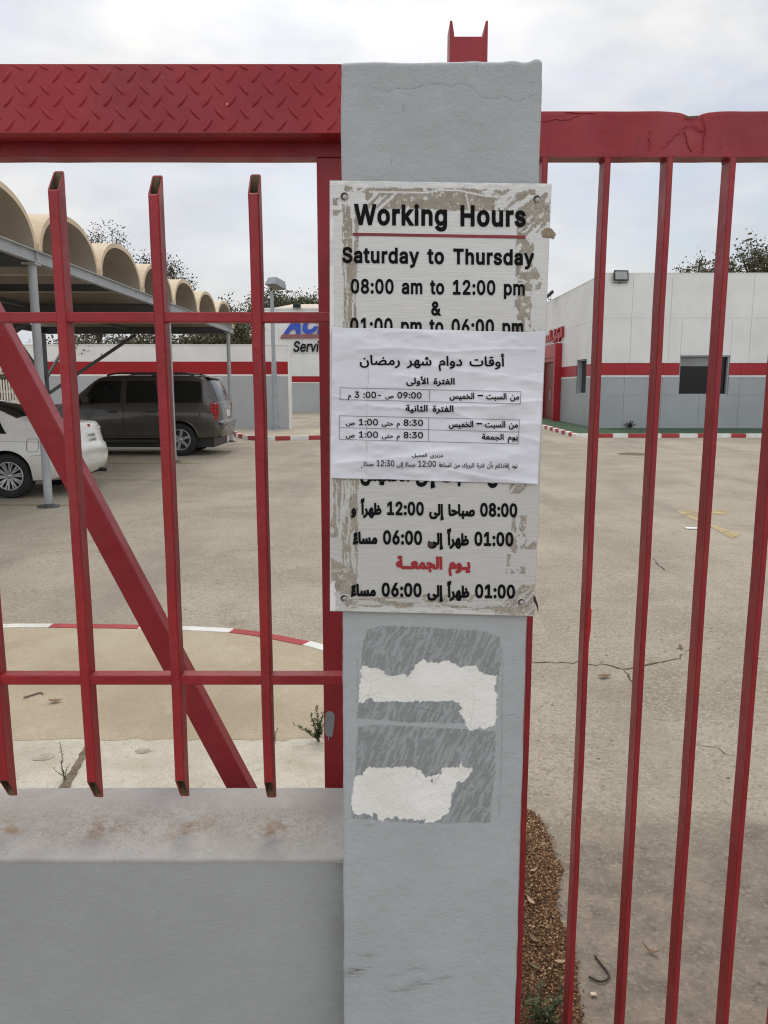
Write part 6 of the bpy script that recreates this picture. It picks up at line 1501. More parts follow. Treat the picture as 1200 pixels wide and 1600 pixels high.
class CarShape:
    """keys: (u from the rear, z bottom, z belt, z top, half width low, half width belt, half width top)"""
    def __init__(s, keys, crown=.03): s.k = keys; s.cr = crown
    def sec(s, u):
        zb, zl, zt, wl, wb, wt = catmull(s.k, u)
        zl = min(zl, zt - .03); zm = zb + (zl - zb) * .45
        hg = zt - zl
        r = min(.09, hg * .45)
        P = [(0, zb), (wl * .8, zb), (wl * .965, zb + .03), (wl, zb + .12), (wl + .012, zm), (wl + .008, zm + (zl - zm) * .5), (wb + .012, zl - .05), (wb, zl)]
        for f in (.25, .5, .75): P.append((wb + (wt - wb) * f * (1 - .12 * (1 - f)), zl + (hg - r) * f))
        P += [(wt, zt - r), (wt - .03, zt - r * .45), (wt - .09, zt - r * .12), (wt * .72, zt + s.cr * .35), (wt * .4, zt + s.cr * .8), (0, zt + s.cr)]
        return P
    def side_y(s, u, z):
        P = s.sec(u)
        for (y0, z0), (y1, z1) in zip(P[2:], P[3:]):
            if z0 <= z <= z1: return y0 + (y1 - y0) * (z - z0) / max(1e-6, z1 - z0)
        return P[-4][0]
    def top_z(s, u, y):
        P = s.sec(u); y = abs(y)
        for (y0, z0), (y1, z1) in zip(reversed(P[7:]), list(reversed(P[7:]))[1:]):
            if y0 <= y <= y1: return z0 + (z1 - z0) * (y - y0) / max(1e-6, y1 - y0)
        return P[7][1]
    def mesh(s, us):
        vs, fs = [], []; rings = []
        for u in us:
            P = s.sec(u); R_ = [(y, z) for y, z in P] + [(-y, z) for y, z in reversed(P[1:-1])]
            rings.append(len(vs)); vs += [(-u, y, z) for y, z in R_]; n = len(R_)
        for a, b in zip(rings, rings[1:]):
            for i in range(n): fs.append((a + i, b + i, b + (i + 1) % n, a + (i + 1) % n))
        fs.append(tuple(rings[0] + i for i in range(n))); fs.append(tuple(rings[-1] + n - 1 - i for i in range(n)))
        return vs, fs
    def side_patch(s, u0, u1, zlo, zhi, sg, off=.006, nu=14, nz=6, du=None):
        """patch on the side between two curves of u; du(t) shifts the ends with height"""
        mb = MB(); vs = []
        for j in range(nz + 1):
            for i in range(nu + 1):
                t, f = i / nu, j / nz
                a, b = (u0, u1) if du is None else (u0 + du[0] * f, u1 + du[1] * f)
                u = a + (b - a) * t
                z0 = zlo(u) if callable(zlo) else zlo; z1 = zhi(u) if callable(zhi) else zhi
                z = z0 + (z1 - z0) * f
                vs.append((-u, sg * (s.side_y(u, z) + off), z))
        fs = [(j * (nu + 1) + i, j * (nu + 1) + i + 1, (j + 1) * (nu + 1) + i + 1, (j + 1) * (nu + 1) + i) for j in range(nz) for i in range(nu)]
        if sg > 0: fs = [f[::-1] for f in fs]
        mb.add(vs, [f[::-1] for f in fs], 0, True); return mb
    def top_patch(s, u0, u1, y0, y1, off=.006, n=12, m=12):
        mb = MB(); vs = []
        for j in range(m + 1):
            u = u0 + (u1 - u0) * j / m; w = y0 + (y1 - y0) * j / m
            for i in range(n + 1):
                y = -w + 2 * w * i / n; vs.append((-u + off * .7, y, s.top_z(u, y) + off))
        fs = [(j * (n + 1) + i, j * (n + 1) + i + 1, (j + 1) * (n + 1) + i + 1, (j + 1) * (n + 1) + i) for j in range(m) for i in range(n)]
        mb.add(vs, fs, 0, True); return mb
def car_body(name, shape, us, wheels, r, mat, parent, wd=.34):
    vs, fs = shape.mesh(us)
    me = MB().add(vs, fs, 0, True).mesh(name)
    bm = bmesh.new(); bm.from_mesh(me); bmesh.ops.recalc_face_normals(bm, faces=bm.faces); bm.to_mesh(me); bm.free()
    o = bpy.data.objects.new(name, me); col.objects.link(o)
    cut = MB()
    for u in wheels:
        for sg in (-1, 1):
            w_ = shape.sec(u)[3][0]; ya, yb_ = sg * (w_ - wd), sg * (w_ + .2)
            cut.lathe([(.0001, min(ya, yb_)), (r, min(ya, yb_)), (r, max(ya, yb_)), (.0001, max(ya, yb_))], (-u, 0, r * .93), 'y', 40)
    cm = cut.mesh('cut'); bm = bmesh.new(); bm.from_mesh(cm); bmesh.ops.remove_doubles(bm, verts=bm.verts, dist=.002); bmesh.ops.recalc_face_normals(bm, faces=bm.faces); bm.to_mesh(cm); bm.free()
    co = bpy.data.objects.new('cut', cm); col.objects.link(co)
    b = o.modifiers.new('b', 'BOOLEAN'); b.operation = 'DIFFERENCE'; b.object = co; b.solver = 'EXACT'
    dg = bpy.context.evaluated_depsgraph_get()
    me2 = bpy.data.meshes.new_from_object(o.evaluated_get(dg)); me2.name = name
    bpy.data.objects.remove(o); bpy.data.objects.remove(co)
    me2.materials.clear(); me2.materials.append(mat); me2.materials.append(M['black'])
    for p in me2.polygons:
        p.material_index = 0; p.use_smooth = True
        c_ = p.center
        for u in wheels:
            if math.hypot(c_.x + u, c_.z - r * .93) < r * 1.01 and abs(c_.y) < shape.sec(u)[3][0] - .012: p.material_index = 1
    me2.set_sharp_from_angle(angle=R(38))
    ob_ = bpy.data.objects.new(name, me2); col.objects.link(ob_); ob_.parent = parent
    return ob_
M['tyre'] = paint('tyre_rubber', (.018, .018, .018), .85, .2, 8, .4, 60, .004)
M['alloy'] = paint('alloy_rim', (.42, .42, .43), .35, .15, 6, .1, 30, metal=.7)
M['alloy_dark'] = paint('rim_hollow', (.03, .03, .032), .6, .1)
def wheel(parent, u, sg, y, r, spokes, twin=False, w=.23):
    o = bpy.data.objects.new('wheel', None); o.empty_display_size = .1; col.objects.link(o); o.parent = parent; o.location = (-u, sg * y, r)
    rr = r * .66
    t = MB(); t.lathe([(rr * .98, -w / 2 + .02), (rr * 1.04, -w / 2), (r * .93, -w / 2), (r * .985, -w / 2 + .025), (r, -w / 2 + .06), (r, w / 2 - .06), (r * .985, w / 2 - .025), (r * .93, w / 2), (rr * 1.04, w / 2), (rr * .98, w / 2 - .02)], (0, 0, 0), 'y', 40)
    t.build('tyre', M['tyre'], o, world=False)
    m_ = MB(); f = sg * (w / 2 - .02)
    m_.lathe([(rr, f), (rr * .95, f + sg * .008), (rr * .88, f), (rr * .86, f - sg * .09), (rr, f - sg * .10)], (0, 0, 0), 'y', 40, 0)
    m_.lathe([(rr * .87, f - sg * .075), (.0001, f - sg * .075)], (0, 0, 0), 'y', 24, 1)
    m_.lathe([(rr * .24, f - sg * .05), (rr * .22, f - sg * .012), (.0001, f - sg * .008)], (0, 0, 0), 'y', 20, 0)
    for k in range(spokes):
        a = 2 * math.pi * k / spokes + .2
        for da in ((-.11, .11) if twin else (0,)):
            p0 = Vector((math.sin(a + da * .4) * rr * .18, f - sg * .022, math.cos(a + da * .4) * rr * .18)); p1 = Vector((math.sin(a + da) * rr * .9, f - sg * .01, math.cos(a + da) * rr * .9))
            m_.bar(p0, p1, .022 if twin else rr * .26, .03, (math.cos(a), 0, -math.sin(a)), 0)
    m_.build('rim', [M['alloy'], M['alloy_dark']], o, world=False)
    return o
def part(mb, name, mat, parent, bevel=0): return mb.build(name, mat, parent, bevel, world=False)
def bow(car, k):
    """rounds the tail in plan: the corners sit further forward than the middle"""
    for o in car.children:
        if o.type != 'MESH': continue
        for v in o.data.vertices:
            v.co.x -= k * max(0, 1 + v.co.x / .7) * (abs(v.co.y) / .9) ** 2
        for q in o.children:
            for v in q.data.vertices: v.co.x -= k * max(0, 1 + v.co.x / .7) * (abs(v.co.y) / .9) ** 2
def car_paint(name, rgb, rough, metal=0, coat=.6):
    m = Mat(name); p = m.obj()
    c = m.mix(m.rng(m.noise(p, 1.5, 4), .3, .7), mul(rgb, .95), mul(rgb, 1.04))
    sep = m.n('ShaderNodeSeparateXYZ', {'Vector': m.tc.outputs['Object']})
    d = m.math('MULTIPLY', m.rng(m.math('ADD', sep.outputs['Z'], m.math('MULTIPLY', m.noise(p, 3, 5), .4)), .35, .95, .5, 0), m.rng(m.noise(p, 5, 5, .7), .3, .7, .5, 1))
    c = m.mix(d, c, (.30, .26, .20))
    m.b.inputs['Coat Weight'].default_value = coat; m.b.inputs['Coat Roughness'].default_value = .08
    return m.out(c, rough, metal, None, .5)
M['white_car'] = car_paint('white_car_paint', (.72, .71, .67), .35)
M['brown_car'] = car_paint('grey_brown_car_paint', (.055, .046, .040), .34, .3)
M['tail_red'] = paint('red_lamp_lens', (.40, .012, .02), .12, .2, 40, .3, 60, spec=.6)
M['chrome'] = paint('chrome_trim', (.60, .60, .60), .15, .05, bump=0, metal=1)
M['plate'] = paint('number_plate', (.62, .61, .57), .5, .1, bump=0)
M['plate_ink'] = paint('number_plate_ink', (.22, .22, .21), .6, .1, bump=0)
M['seam'] = paint('panel_gap', (.10, .10, .095), .8, .1, bump=0)
M['seam_dark'] = paint('dark_panel_gap', (.012, .011, .010), .8, .1, bump=0)
M['car_glass'] = paint('tinted_car_glass', (.010, .011, .011), .05, .1, 1, bump=0, spec=.6)
M['grey_lens'] = paint('clear_lamp_lens', (.55, .52, .50), .15, .1, bump=0)
M['trim'] = paint('black_trim', (.02, .02, .02), .5, .1)

# white saloon: the rear is u = 0, the nose points to -x
KS = [(0.00, .50, .60, .66, .70, .68, .66), (.03, .40, .66, .74, .80, .78, .74), (.08, .33, .70, .80, .86, .84, .72), (.13, .30, .80, 1.02, .89, .86, .72), (.17, .29, .84, 1.085, .90, .87, .72),
      (.32, .26, .90, 1.105, .92, .89, .72), (.70, .24, .93, 1.125, .935, .90, .72), (.92, .23, .94, 1.17, .935, .90, .70), (1.35, .22, .945, 1.345, .935, .90, .64), (1.75, .21, .945, 1.435, .935, .90, .61), (2.4, .20, .94, 1.475, .935, .90, .60),
      (2.9, .20, .93, 1.445, .935, .90, .60), (3.3, .20, .92, 1.29, .935, .90, .64), (3.72, .21, .90, 1.04, .93, .89, .70), (4.2, .22, .84, .95, .92, .86, .70), (4.65, .24, .74, .84, .88, .80, .62), (4.85, .28, .62, .72, .80, .70, .55), (4.95, .38, .55, .62, .62, .56, .45)]
ss = CarShape(KS, .02)
SX, SYC = -4.58, 12.32
sed = empty('white_saloon_car', (SX, SYC, 0), 'white saloon car parked nose in under the carport, seen from its rear', 'car')
us = sorted(set([k[0] for k in KS] + [i * .07 for i in range(70)]))
car_body('body', ss, us, (1.03, 3.9), .375, M['white_car'], sed)
for sg in (-1, 1):
    for u in (1.03, 3.9): wheel(sed, u, sg, .80, .335, 10, True)
    zl = lambda u: catmull(KS, u)[1] + .025
    part(ss.side_patch(1.02, 1.62, zl, lambda u: min(catmull(KS, u)[2] - .085, 1.30), sg, du=(.22, 0)), 'side_window', M['car_glass'], sed)
    part(ss.side_patch(1.68, 2.40, zl, lambda u: catmull(KS, u)[2] - .10, sg), 'side_window', M['car_glass'], sed)
    part(ss.side_patch(2.46, 3.35, zl, lambda u: catmull(KS, u)[2] - .10, sg, du=(0, -.18)), 'side_window', M['car_glass'], sed)
    part(ss.side_patch(.09, .26, .74, .94, sg, .007, 6, 4), 'tail_lamp', M['tail_red'], sed)
    part(ss.side_patch(1.68, 2.36, .885, .91, sg, .012, 6, 1), 'trim_strip', M['chrome'], sed)
def seam_line(shape, pts, sg, mat, parent, w=.006, name='panel_seam', off=.0045):
    mb = MB()
    for (u0, z0), (u1, z1) in zip(pts, pts[1:]):
        n = max(1, int(math.hypot(u1 - u0, z1 - z0) / .06)); P = []
        for i in range(n + 1):
            u, z = u0 + (u1 - u0) * i / n, z0 + (z1 - z0) * i / n; P.append(Vector((-u, sg * (shape.side_y(u, z) + off), z)))
        mb.tube(P, w / 2, 4, caps=False)
    return part(mb, name, mat, parent)
rr_ = [(.60 + .115 * math.copysign(abs(math.cos(a)) ** .4, math.cos(a)), .80 + .095 * math.copysign(abs(math.sin(a)) ** .4, math.sin(a))) for a in [2 * math.pi * i / 28 for i in range(29)]]
seam_line(ss, rr_, -1, M['seam'], sed, .007, 'fuel_flap')
for sg in (-1, 1):
    seam_line(ss, [(.10, .71), (.35, .66), (.66, .64)], sg, M['seam'], sed)
    seam_line(ss, [(.3, .835), (.62, .85), (1.0, .855), (1.66, .86)], sg, M['seam'], sed, .004, 'crease')
    seam_line(ss, [(1.64, .45), (1.52, .60), (1.64, .93)], sg, M['seam'], sed); seam_line(ss, [(2.43, .3), (2.43, .92)], sg, M['seam'], sed)
    mb = MB(); mb.box(-2.36, -2.16, sg * .945, sg * .972, .80, .825); part(mb, 'door_handle', M['white_car'], sed, .006)
part(ss.top_patch(.98, 1.66, .60, .50, .008), 'rear_window', M['car_glass'], sed)
part(ss.top_patch(2.98, 3.66, .52, .62, .008), 'windscreen', M['car_glass'], sed)
# boot lid: shut line, chrome bar, plate, badge
def rear_x(z):
    """where the rear face stands at height z"""
    for u in [i * .004 for i in range(60)]:
        if catmull(KS, u)[2] >= z: return -u
    return -.2
mb = MB()
def rear_rect(mb, y0, y1, z0, z1, d, mi=0):
    xa, xb = rear_x(z0), rear_x(z1); t = .012
    P = [Vector((xa + d, y0, z0)), Vector((xa + d, y1, z0)), Vector((xb + d, y1, z1)), Vector((xb + d, y0, z1))]
    mb.prism(P, (-.05, 0, 0), mi)
rear_rect(mb, -.62, .62, .985, 1.01, .018); part(mb, 'trim_strip', M['chrome'], sed)
mb = MB(); rear_rect(mb, -.24, .24, .775, .955, .006); part(mb, 'plate_recess', M['white_car'], sed, .004)
mb = MB(); rear_rect(mb, -.165, .165, .79, .94, .016); pl_ = part(mb, 'number_plate', M['plate'], sed)
mb = MB()
random.seed(5)
for rz in (.80, .87):
    for k in range(6):
        y = -.145 + k * .05
        rear_rect(mb, y, y + .03, rz + .012, rz + .05, .0175)
part(mb, 'plate_marks', M['plate_ink'], pl_)
mb = MB(); xa = rear_x(1.04); mb.prism([(xa + .02, -.035, 1.07), (xa + .02, .035, 1.07), (xa + .015, .03, 1.035), (xa + .015, 0, 1.015), (xa + .015, -.03, 1.035)], (-.03, 0, 0)); part(mb, 'badge', M['tail_red'], sed)
mb = MB(); mb.box(-.35, -.10, -.66, .66, .27, .33); part(mb, 'rear_valance', M['trim'], sed)
mb = MB(); mb.tube([(-.20, .52, .285), (-.02, .52, .285)], .03, 10); part(mb, 'exhaust_pipe', M['trim'], sed)
bow(sed, .17)

# grey-brown estate-sized off-roader
KB = [(0.00, .60, .70, .76, .80, .78, .76), (.03, .50, .74, .82, .90, .88, .84), (.075, .46, .78, .84, .95, .93, .88), (.10, .45, .90, 1.24, .965, .94, .83), (.13, .44, 1.14, 1.30, .975, .95, .82), (.24, .43, 1.22, 1.56, .985, .955, .80), (.36, .42, 1.25, 1.78, .99, .96, .79), (.46, .42, 1.26, 1.885, .995, .965, .785), (.62, .42, 1.265, 1.915, 1.0, .97, .78),
      (1.5, .41, 1.265, 1.935, 1.0, .97, .78), (2.6, .40, 1.26, 1.925, 1.0, .97, .78), (3.05, .40, 1.255, 1.87, 1.0, .97, .78), (3.5, .40, 1.245, 1.55, 1.0, .96, .80), (3.85, .40, 1.20, 1.29, .99, .95, .82), (4.3, .41, 1.13, 1.22, .98, .94, .80), (4.85, .43, 1.0, 1.12, .96, .90, .76), (5.05, .48, .9, 1.0, .90, .84, .72), (5.13, .55, .78, .86, .80, .74, .66)]
bs = CarShape(KB, .022)
BX, BYC = -3.86, 19.6
suv = empty('brown_off_road_car', (BX, BYC, 0), 'large grey brown off road car with roof rack parked beyond the white saloon', 'car')
us = sorted(set([k[0] for k in KB] + [i * .07 for i in range(73)]))
car_body('body', bs, us, (1.08, 4.05), .445, M['brown_car'], suv, .38)
for sg in (-1, 1):
    for u in (1.08, 4.05): wheel(suv, u, sg, .85, .395, 6, False, .26)
    zl = lambda u: catmull(KB, u)[1] + .02
    zh = lambda u: min(catmull(KB, u)[2] - .13, 1.80)
    part(bs.side_patch(.46, 1.42, zl, zh, sg, .008, du=(.09, 0)), 'side_window', M['car_glass'], suv)
    part(bs.side_patch(1.54, 2.34, zl, zh, sg, .008, du=(.14, 0)), 'side_window', M['car_glass'], suv)
    part(bs.side_patch(2.48, 3.55, zl, lambda u: min(catmull(KB, u)[2] - .09, 1.80), sg, .008, du=(0, -.42)), 'side_window', M['car_glass'], suv)
    for L_ in ([(1.36, .62), (1.44, .80), (1.47, 1.25)], [(2.40, .5), (2.41, 1.26)], [(3.45, .5), (3.50, 1.22)], [(1.47, .5), (3.45, .5)]):
        seam_line(bs, L_, sg, M['seam_dark'], suv, .009)
    for za in (.72, .80): seam_line(bs, [(1.56, za), (3.4, za)], sg, M['brown_car'], suv, .016, 'door_moulding', .004)
    for u in (1.62, 2.55):
        y = bs.side_y(u + .1, 1.08)
        mb = MB(); mb.box(-u - .22, -u, sg * (y + .012), sg * (y + .042), 1.055, 1.09); part(mb, 'door_handle', M['trim'], suv, .008)
    # corner tail lamps, running round from the side on to the rear
    mb = MB(); mb.box(-.26, -.085, sg * .80, sg * .985, .86, 1.27); tl = part(mb, 'tail_lamp', M['tail_red'], suv, .02)
    mb = MB()
    for zc_ in (.90, .98, 1.06, 1.14, 1.22): mb.box(-.262, -.08, sg * .80, sg * .9885, zc_ - .006, zc_ + .006)
    part(mb, 'lens_rib', M['seam_dark'], tl)
    mb = MB(); y = .70
    mb.tube([(-.75, sg * y, 1.93), (-.95, sg * y, 1.985), (-2.6, sg * y, 1.985), (-2.85, sg * y, 1.93)], .02, 8); mb.box(-1.75, -1.65, sg * y - .015, sg * y + .015, 1.92, 1.98); part(mb, 'roof_rail', M['trim'], suv)
    mb = MB(); mb.box(-3.30, -3.16, sg * 1.03, sg * 1.24, 1.26, 1.46); part(mb, 'door_mirror', M['trim'], suv, .03)
    # wheel-arch lip
    mb = MB(); P = []
    for i in range(25):
        a = R(-8) + R(196) * i / 24; u, z = 1.08 - math.cos(a) * .455, .445 * .93 + math.sin(a) * .455
        if z > .42: P.append(Vector((-u, sg * (bs.side_y(u, z) + .002), z)))
    mb.tube(P, .022, 6); part(mb, 'arch_lip', M['brown_car'], suv)
part(bs.top_patch(.135, .43, .72, .64, .01), 'rear_window', M['car_glass'], suv)
part(bs.top_patch(3.06, 3.78, .62, .72, .01), 'windscreen', M['car_glass'], suv)
mb = MB(); mb.prism([(-.36, -.70, 1.90), (-.36, .70, 1.90), (-.30, .70, 1.865), (-.30, -.70, 1.865)], (-.30, 0, .035)); part(mb, 'roof_spoiler', M['brown_car'], suv, .01)
for y in (-.45, .45):
    mb = MB(); mb.tube([(-.95, -.70, 1.985), (-.95, .70, 1.985)] if y < 0 else [(-2.4, -.70, 1.985), (-2.4, .70, 1.985)], .018, 8); part(mb, 'rack_bar', M['trim'], suv)
mb = MB(); mb.box(-.30, .015, -.90, .90, .745, .80); part(mb, 'bumper_step', M['trim'], suv, .012)
mb = MB(); mb.box(-.15, -.03, -.85, .85, .44, .55); part(mb, 'lower_valance', M['trim'], suv, .01)
mb = MB(); mb.box(-4.9, -.25, -.80, .80, .20, .46); part(mb, 'underbody', M['trim'], suv)
for sg in (-1, 1):
    mb = MB(); mb.box(-3.5, -1.6, sg * .93, sg * 1.03, .33, .40); part(mb, 'running_board', M['trim'], suv, .012)
mb = MB(); mb.box(-.13, -.075, -.20, .20, .93, 1.10); part(mb, 'number_plate', M['plate'], suv, .004)
mb = MB(); mb.box(-.13, -.07, -.34, .34, 1.13, 1.17); part(mb, 'trim_strip', M['chrome'], suv, .006)
bow(suv, .09)
# ================================================================ TREES
def leaf_mat(name, c0, c1):
    m = Mat(name); g = m.n('ShaderNodeNewGeometry')
    c = m.mix(g.outputs['Random Per Island'], c0, c1)
    m.b.inputs['Transmission Weight'].default_value = 0
    return m.out(c, .6, 0, None, .3)
M['leaf_a'] = leaf_mat('olive_leaves', (.045, .052, .024), (.125, .13, .065))
M['leaf_b'] = leaf_mat('dark_leaves', (.03, .036, .018), (.09, .093, .047))
M['leaf_c'] = leaf_mat('dusty_leaves', (.055, .052, .026), (.15, .135, .075))
M['bark'] = paint('tree_bark', (.10, .08, .06), .95, .3, 6, .6, 20, .02)
def leaves(mb, c, n, spread, size, rnd):
    for _ in range(n):
        p = c + Vector((rnd.gauss(0, 1) * spread[0], rnd.gauss(0, 1) * spread[1], rnd.gauss(0, 1) * spread[2]))
        d = Vector((rnd.gauss(0, 1), rnd.gauss(0, 1), rnd.gauss(0, .7))).normalized(); s = d.orthogonal().normalized()
        s = (s * math.cos(rnd.random() * 6) + d.cross(s) * math.sin(rnd.random() * 6)).normalized()
        L = size * rnd.uniform(.6, 1.3); w = L * rnd.uniform(.28, .42)
        mb.add([p, p + d * L * .5 + s * w, p + d * L, p + d * L * .5 - s * w], [(0, 1, 2, 3)])
def tree(label, x, y, h, cw, ch, mat, seed, nb=26, nl=90, size=.16, trunk=.14, flat=1.0, group='trees beyond the yard', spreadk=.20):
    """trunk with forking limbs; leaf sprays sit round the limb ends so that sky shows between them"""
    rnd = random.Random(seed)
    o = empty('tree', (x, y, 0), label, 'tree', group)
    cz = h - ch; base = Vector((x, y, 0)); fork = Vector((x + rnd.uniform(-.2, .2), y, max(.8, cz * .75)))
    tm = MB(); tm.tube([base, base.lerp(fork, .5) + Vector((rnd.uniform(-.1, .1), 0, 0)), fork], [trunk, trunk * .8, trunk * .65], 8)
    cm = MB()
    for b in range(nb):
        a = rnd.random() * 2 * math.pi; el = rnd.uniform(-.25, 1)
        r = rnd.uniform(.45, 1.0)
        e = Vector((x + math.cos(a) * cw * r * math.sqrt(max(.1, 1 - max(0, el) ** 2 * .8)), y + math.sin(a) * cw * r * flat * math.sqrt(max(.1, 1 - max(0, el) ** 2 * .8)), cz + ch * (.5 * (el + .25) * r + .30 + rnd.uniform(-.05, .05))))
        e.z = min(e.z, h - .1)
        mid = fork.lerp(e, .5) + Vector((rnd.uniform(-.2, .2), rnd.uniform(-.2, .2), rnd.uniform(.0, .3)))
        tm.tube([fork - Vector((0, 0, rnd.uniform(0, .5))), mid, e], [trunk * .38, trunk * .22, trunk * .12], 5)
        for q in range(rnd.randint(3, 5)):
            t = e + Vector((rnd.gauss(0, .28) * cw * .5, rnd.gauss(0, .28) * cw * .5, rnd.gauss(.05, .2) * ch * .35))
            tm.tube([mid.lerp(e, .6), t], [trunk * .12, trunk * .06], 4, caps=False)
            k = rnd.choice((.5, 1, 1, 1.5))
            leaves(cm, t, int(nl / 4 * k), (cw * spreadk * .55, cw * spreadk * .55, ch * spreadk * .4), size, rnd)
    tm.build('trunk', M['bark'], o); cm.build('crown', mat if not isinstance(mat, str) else M[mat], o)
    return o
X = lambda px, Y, py=480: at(px, py, Y).x
H_ = lambda py, Y: zat(py, Y)
tree('thin wispy tree whose sparse twigs rise over the carport vaults, left of two', X(148, 33), 33.5, H_(342, 33.5), 1.3, 3.4, 'leaf_b', 3, 30, 120, .085, .13)
tree('low wispy tree with few twigs showing over the carport vaults, right of two', X(252, 34), 34.5, H_(396, 34.5), 1.15, 2.2, 'leaf_b', 14, 20, 100, .085, .11)
tree('dusty olive bushy tree over the wall beneath the carport roof', X(150, 33), 32.0, H_(508, 32), 2.4, 2.2, 'leaf_c', 5, 34, 230, .10)
tree('dark olive bushy tree over the wall just right of the carport posts', X(292, 33), 32.6, H_(496, 32.6), 2.1, 2.6, 'leaf_c', 6, 34, 230, .10)
tree('dark green rounded tree over the wall beside the last carport post', X(338, 33), 33.6, H_(488, 33.6), 1.5, 2.8, 'leaf_c', 7, 30, 230, .10)
tree('dark tree with loose top between the carport end and the service workshop', X(366, 34), 34.5, H_(474, 34.5), 1.0, 3.2, 'leaf_b', 8, 30, 230, .10)
tree('bushy dark tree behind the street lamp head', X(434, 70), 70, H_(449, 70), 3.2, 4.6, 'leaf_a', 9, 40, 240, .20, .22)
tree('dark tree rising over the roof of the service workshop near the gate post', X(497, 72), 72, H_(455, 72), 2.6, 4.2, 'leaf_a', 10, 34, 220, .20, .22)
tree('loose open tree behind the office roof, left of the two there', X(1112, 48, 420), 49, H_(384, 49), 2.0, 4.2, 'leaf_c', 11, 34, 130, .17, .2, spreadk=.17)
tree('taller tree behind the office roof at the right edge of the view', X(1212, 48, 420), 49, H_(366, 49), 2.1, 4.8, 'leaf_c', 22, 36, 130, .17, .2, spreadk=.17)
tree('small green tree at the far left behind the picket fence', X(2, 31, 590), 31.0, H_(566, 31), 1.2, 1.6, 'leaf_a', 13, 18, 80, .14, .1)

# ================================================================ SMALL PLANTS AND LITTER
M['weed'] = leaf_mat('weed_leaves', (.04, .055, .022), (.12, .135, .06))
M['weed_dry'] = leaf_mat('dry_weed_leaves', (.07, .075, .03), (.17, .16, .075))
def weed(label, base, stems, seed, mat='weed', ls=.022, wd=.30, dens=90):
    rnd = random.Random(seed); o = empty('weed', base, label, 'weed', 'weeds in cracks')
    st = MB(); lf = MB(); base = Vector(base)
    for (dx, dy, hgt) in stems:
        n = 7; P = []
        for i in range(n + 1):
            t = i / n; P.append(base + Vector((dx * t ** 1.4, dy * t ** 1.4, hgt * t)) + Vector((rnd.gauss(0, .003), rnd.gauss(0, .003), 0)))
        st.tube(P, [.0022 * (1 - .7 * i / n) for i in range(n + 1)], 5)
        for k in range(int(dens * hgt / .2)):
            t = rnd.uniform(.12, 1); i = min(int(t * n), n - 1); p = P[i].lerp(P[i + 1], t * n - i)
            a = rnd.random() * 6.28; d = Vector((math.cos(a), math.sin(a), rnd.uniform(.2, 1.4))).normalized(); s = d.cross(Vector((0, 0, 1))).normalized()
            L = ls * rnd.uniform(.5, 1.3) * (1.1 - .5 * t); w = L * wd * .5; u = d.cross(s) * L * .12
            lf.add([p, p + d * L * .45 + s * w, p + d * L * 1.0 + u, p + d * L * .45 - s * w], [(0, 1, 2, 3)])
    st.build('stem', M[mat], o); lf.build('leaves', M[mat], o)
weed('thin single weed growing from the dirt joint in the pale strip', gp(100, 1218, PZ), [(-.012, .02, .15), (-.045, 0, .045), (.02, .01, .06)], 1, 'weed', .014, .3, 80)
weed('bushiest green weed beside the gate post on the pavement', gp(497, 1158, PZ), [(.0, .01, .16), (-.03, .0, .13), (.03, .02, .15), (-.10, -.01, .08), (-.085, .0, .06), (.05, .0, .11), (.015, -.02, .10)], 2, 'weed', .022, .4, 110)
weed('tiny sprout at the edge of the pale strip left of the bushy weed', gp(429, 1157, PZ), [(-.006, 0, .05), (.016, 0, .06), (.002, .01, .035)], 3, 'weed_dry', .012, .3, 60)
weed('leafy low weed growing in the brown gravel at the foot of the gate', gp(846, 1606, .01), [(-.05, .01, .07), (.05, .02, .08), (.0, .03, .10), (-.03, .05, .06), (.03, -.03, .05), (.07, .05, .06)], 4, 'weed', .04, .28, 46)
weed('small dark weed against the grey base of the office', Vector((at(982, 672, OY).x, OY - .15, .10)), [(-.12, 0, .20), (.10, 0, .24), (.0, -.05, .28), (.2, 0, .15), (-.2, 0, .14)], 6, 'weed', .10, .4, 60)
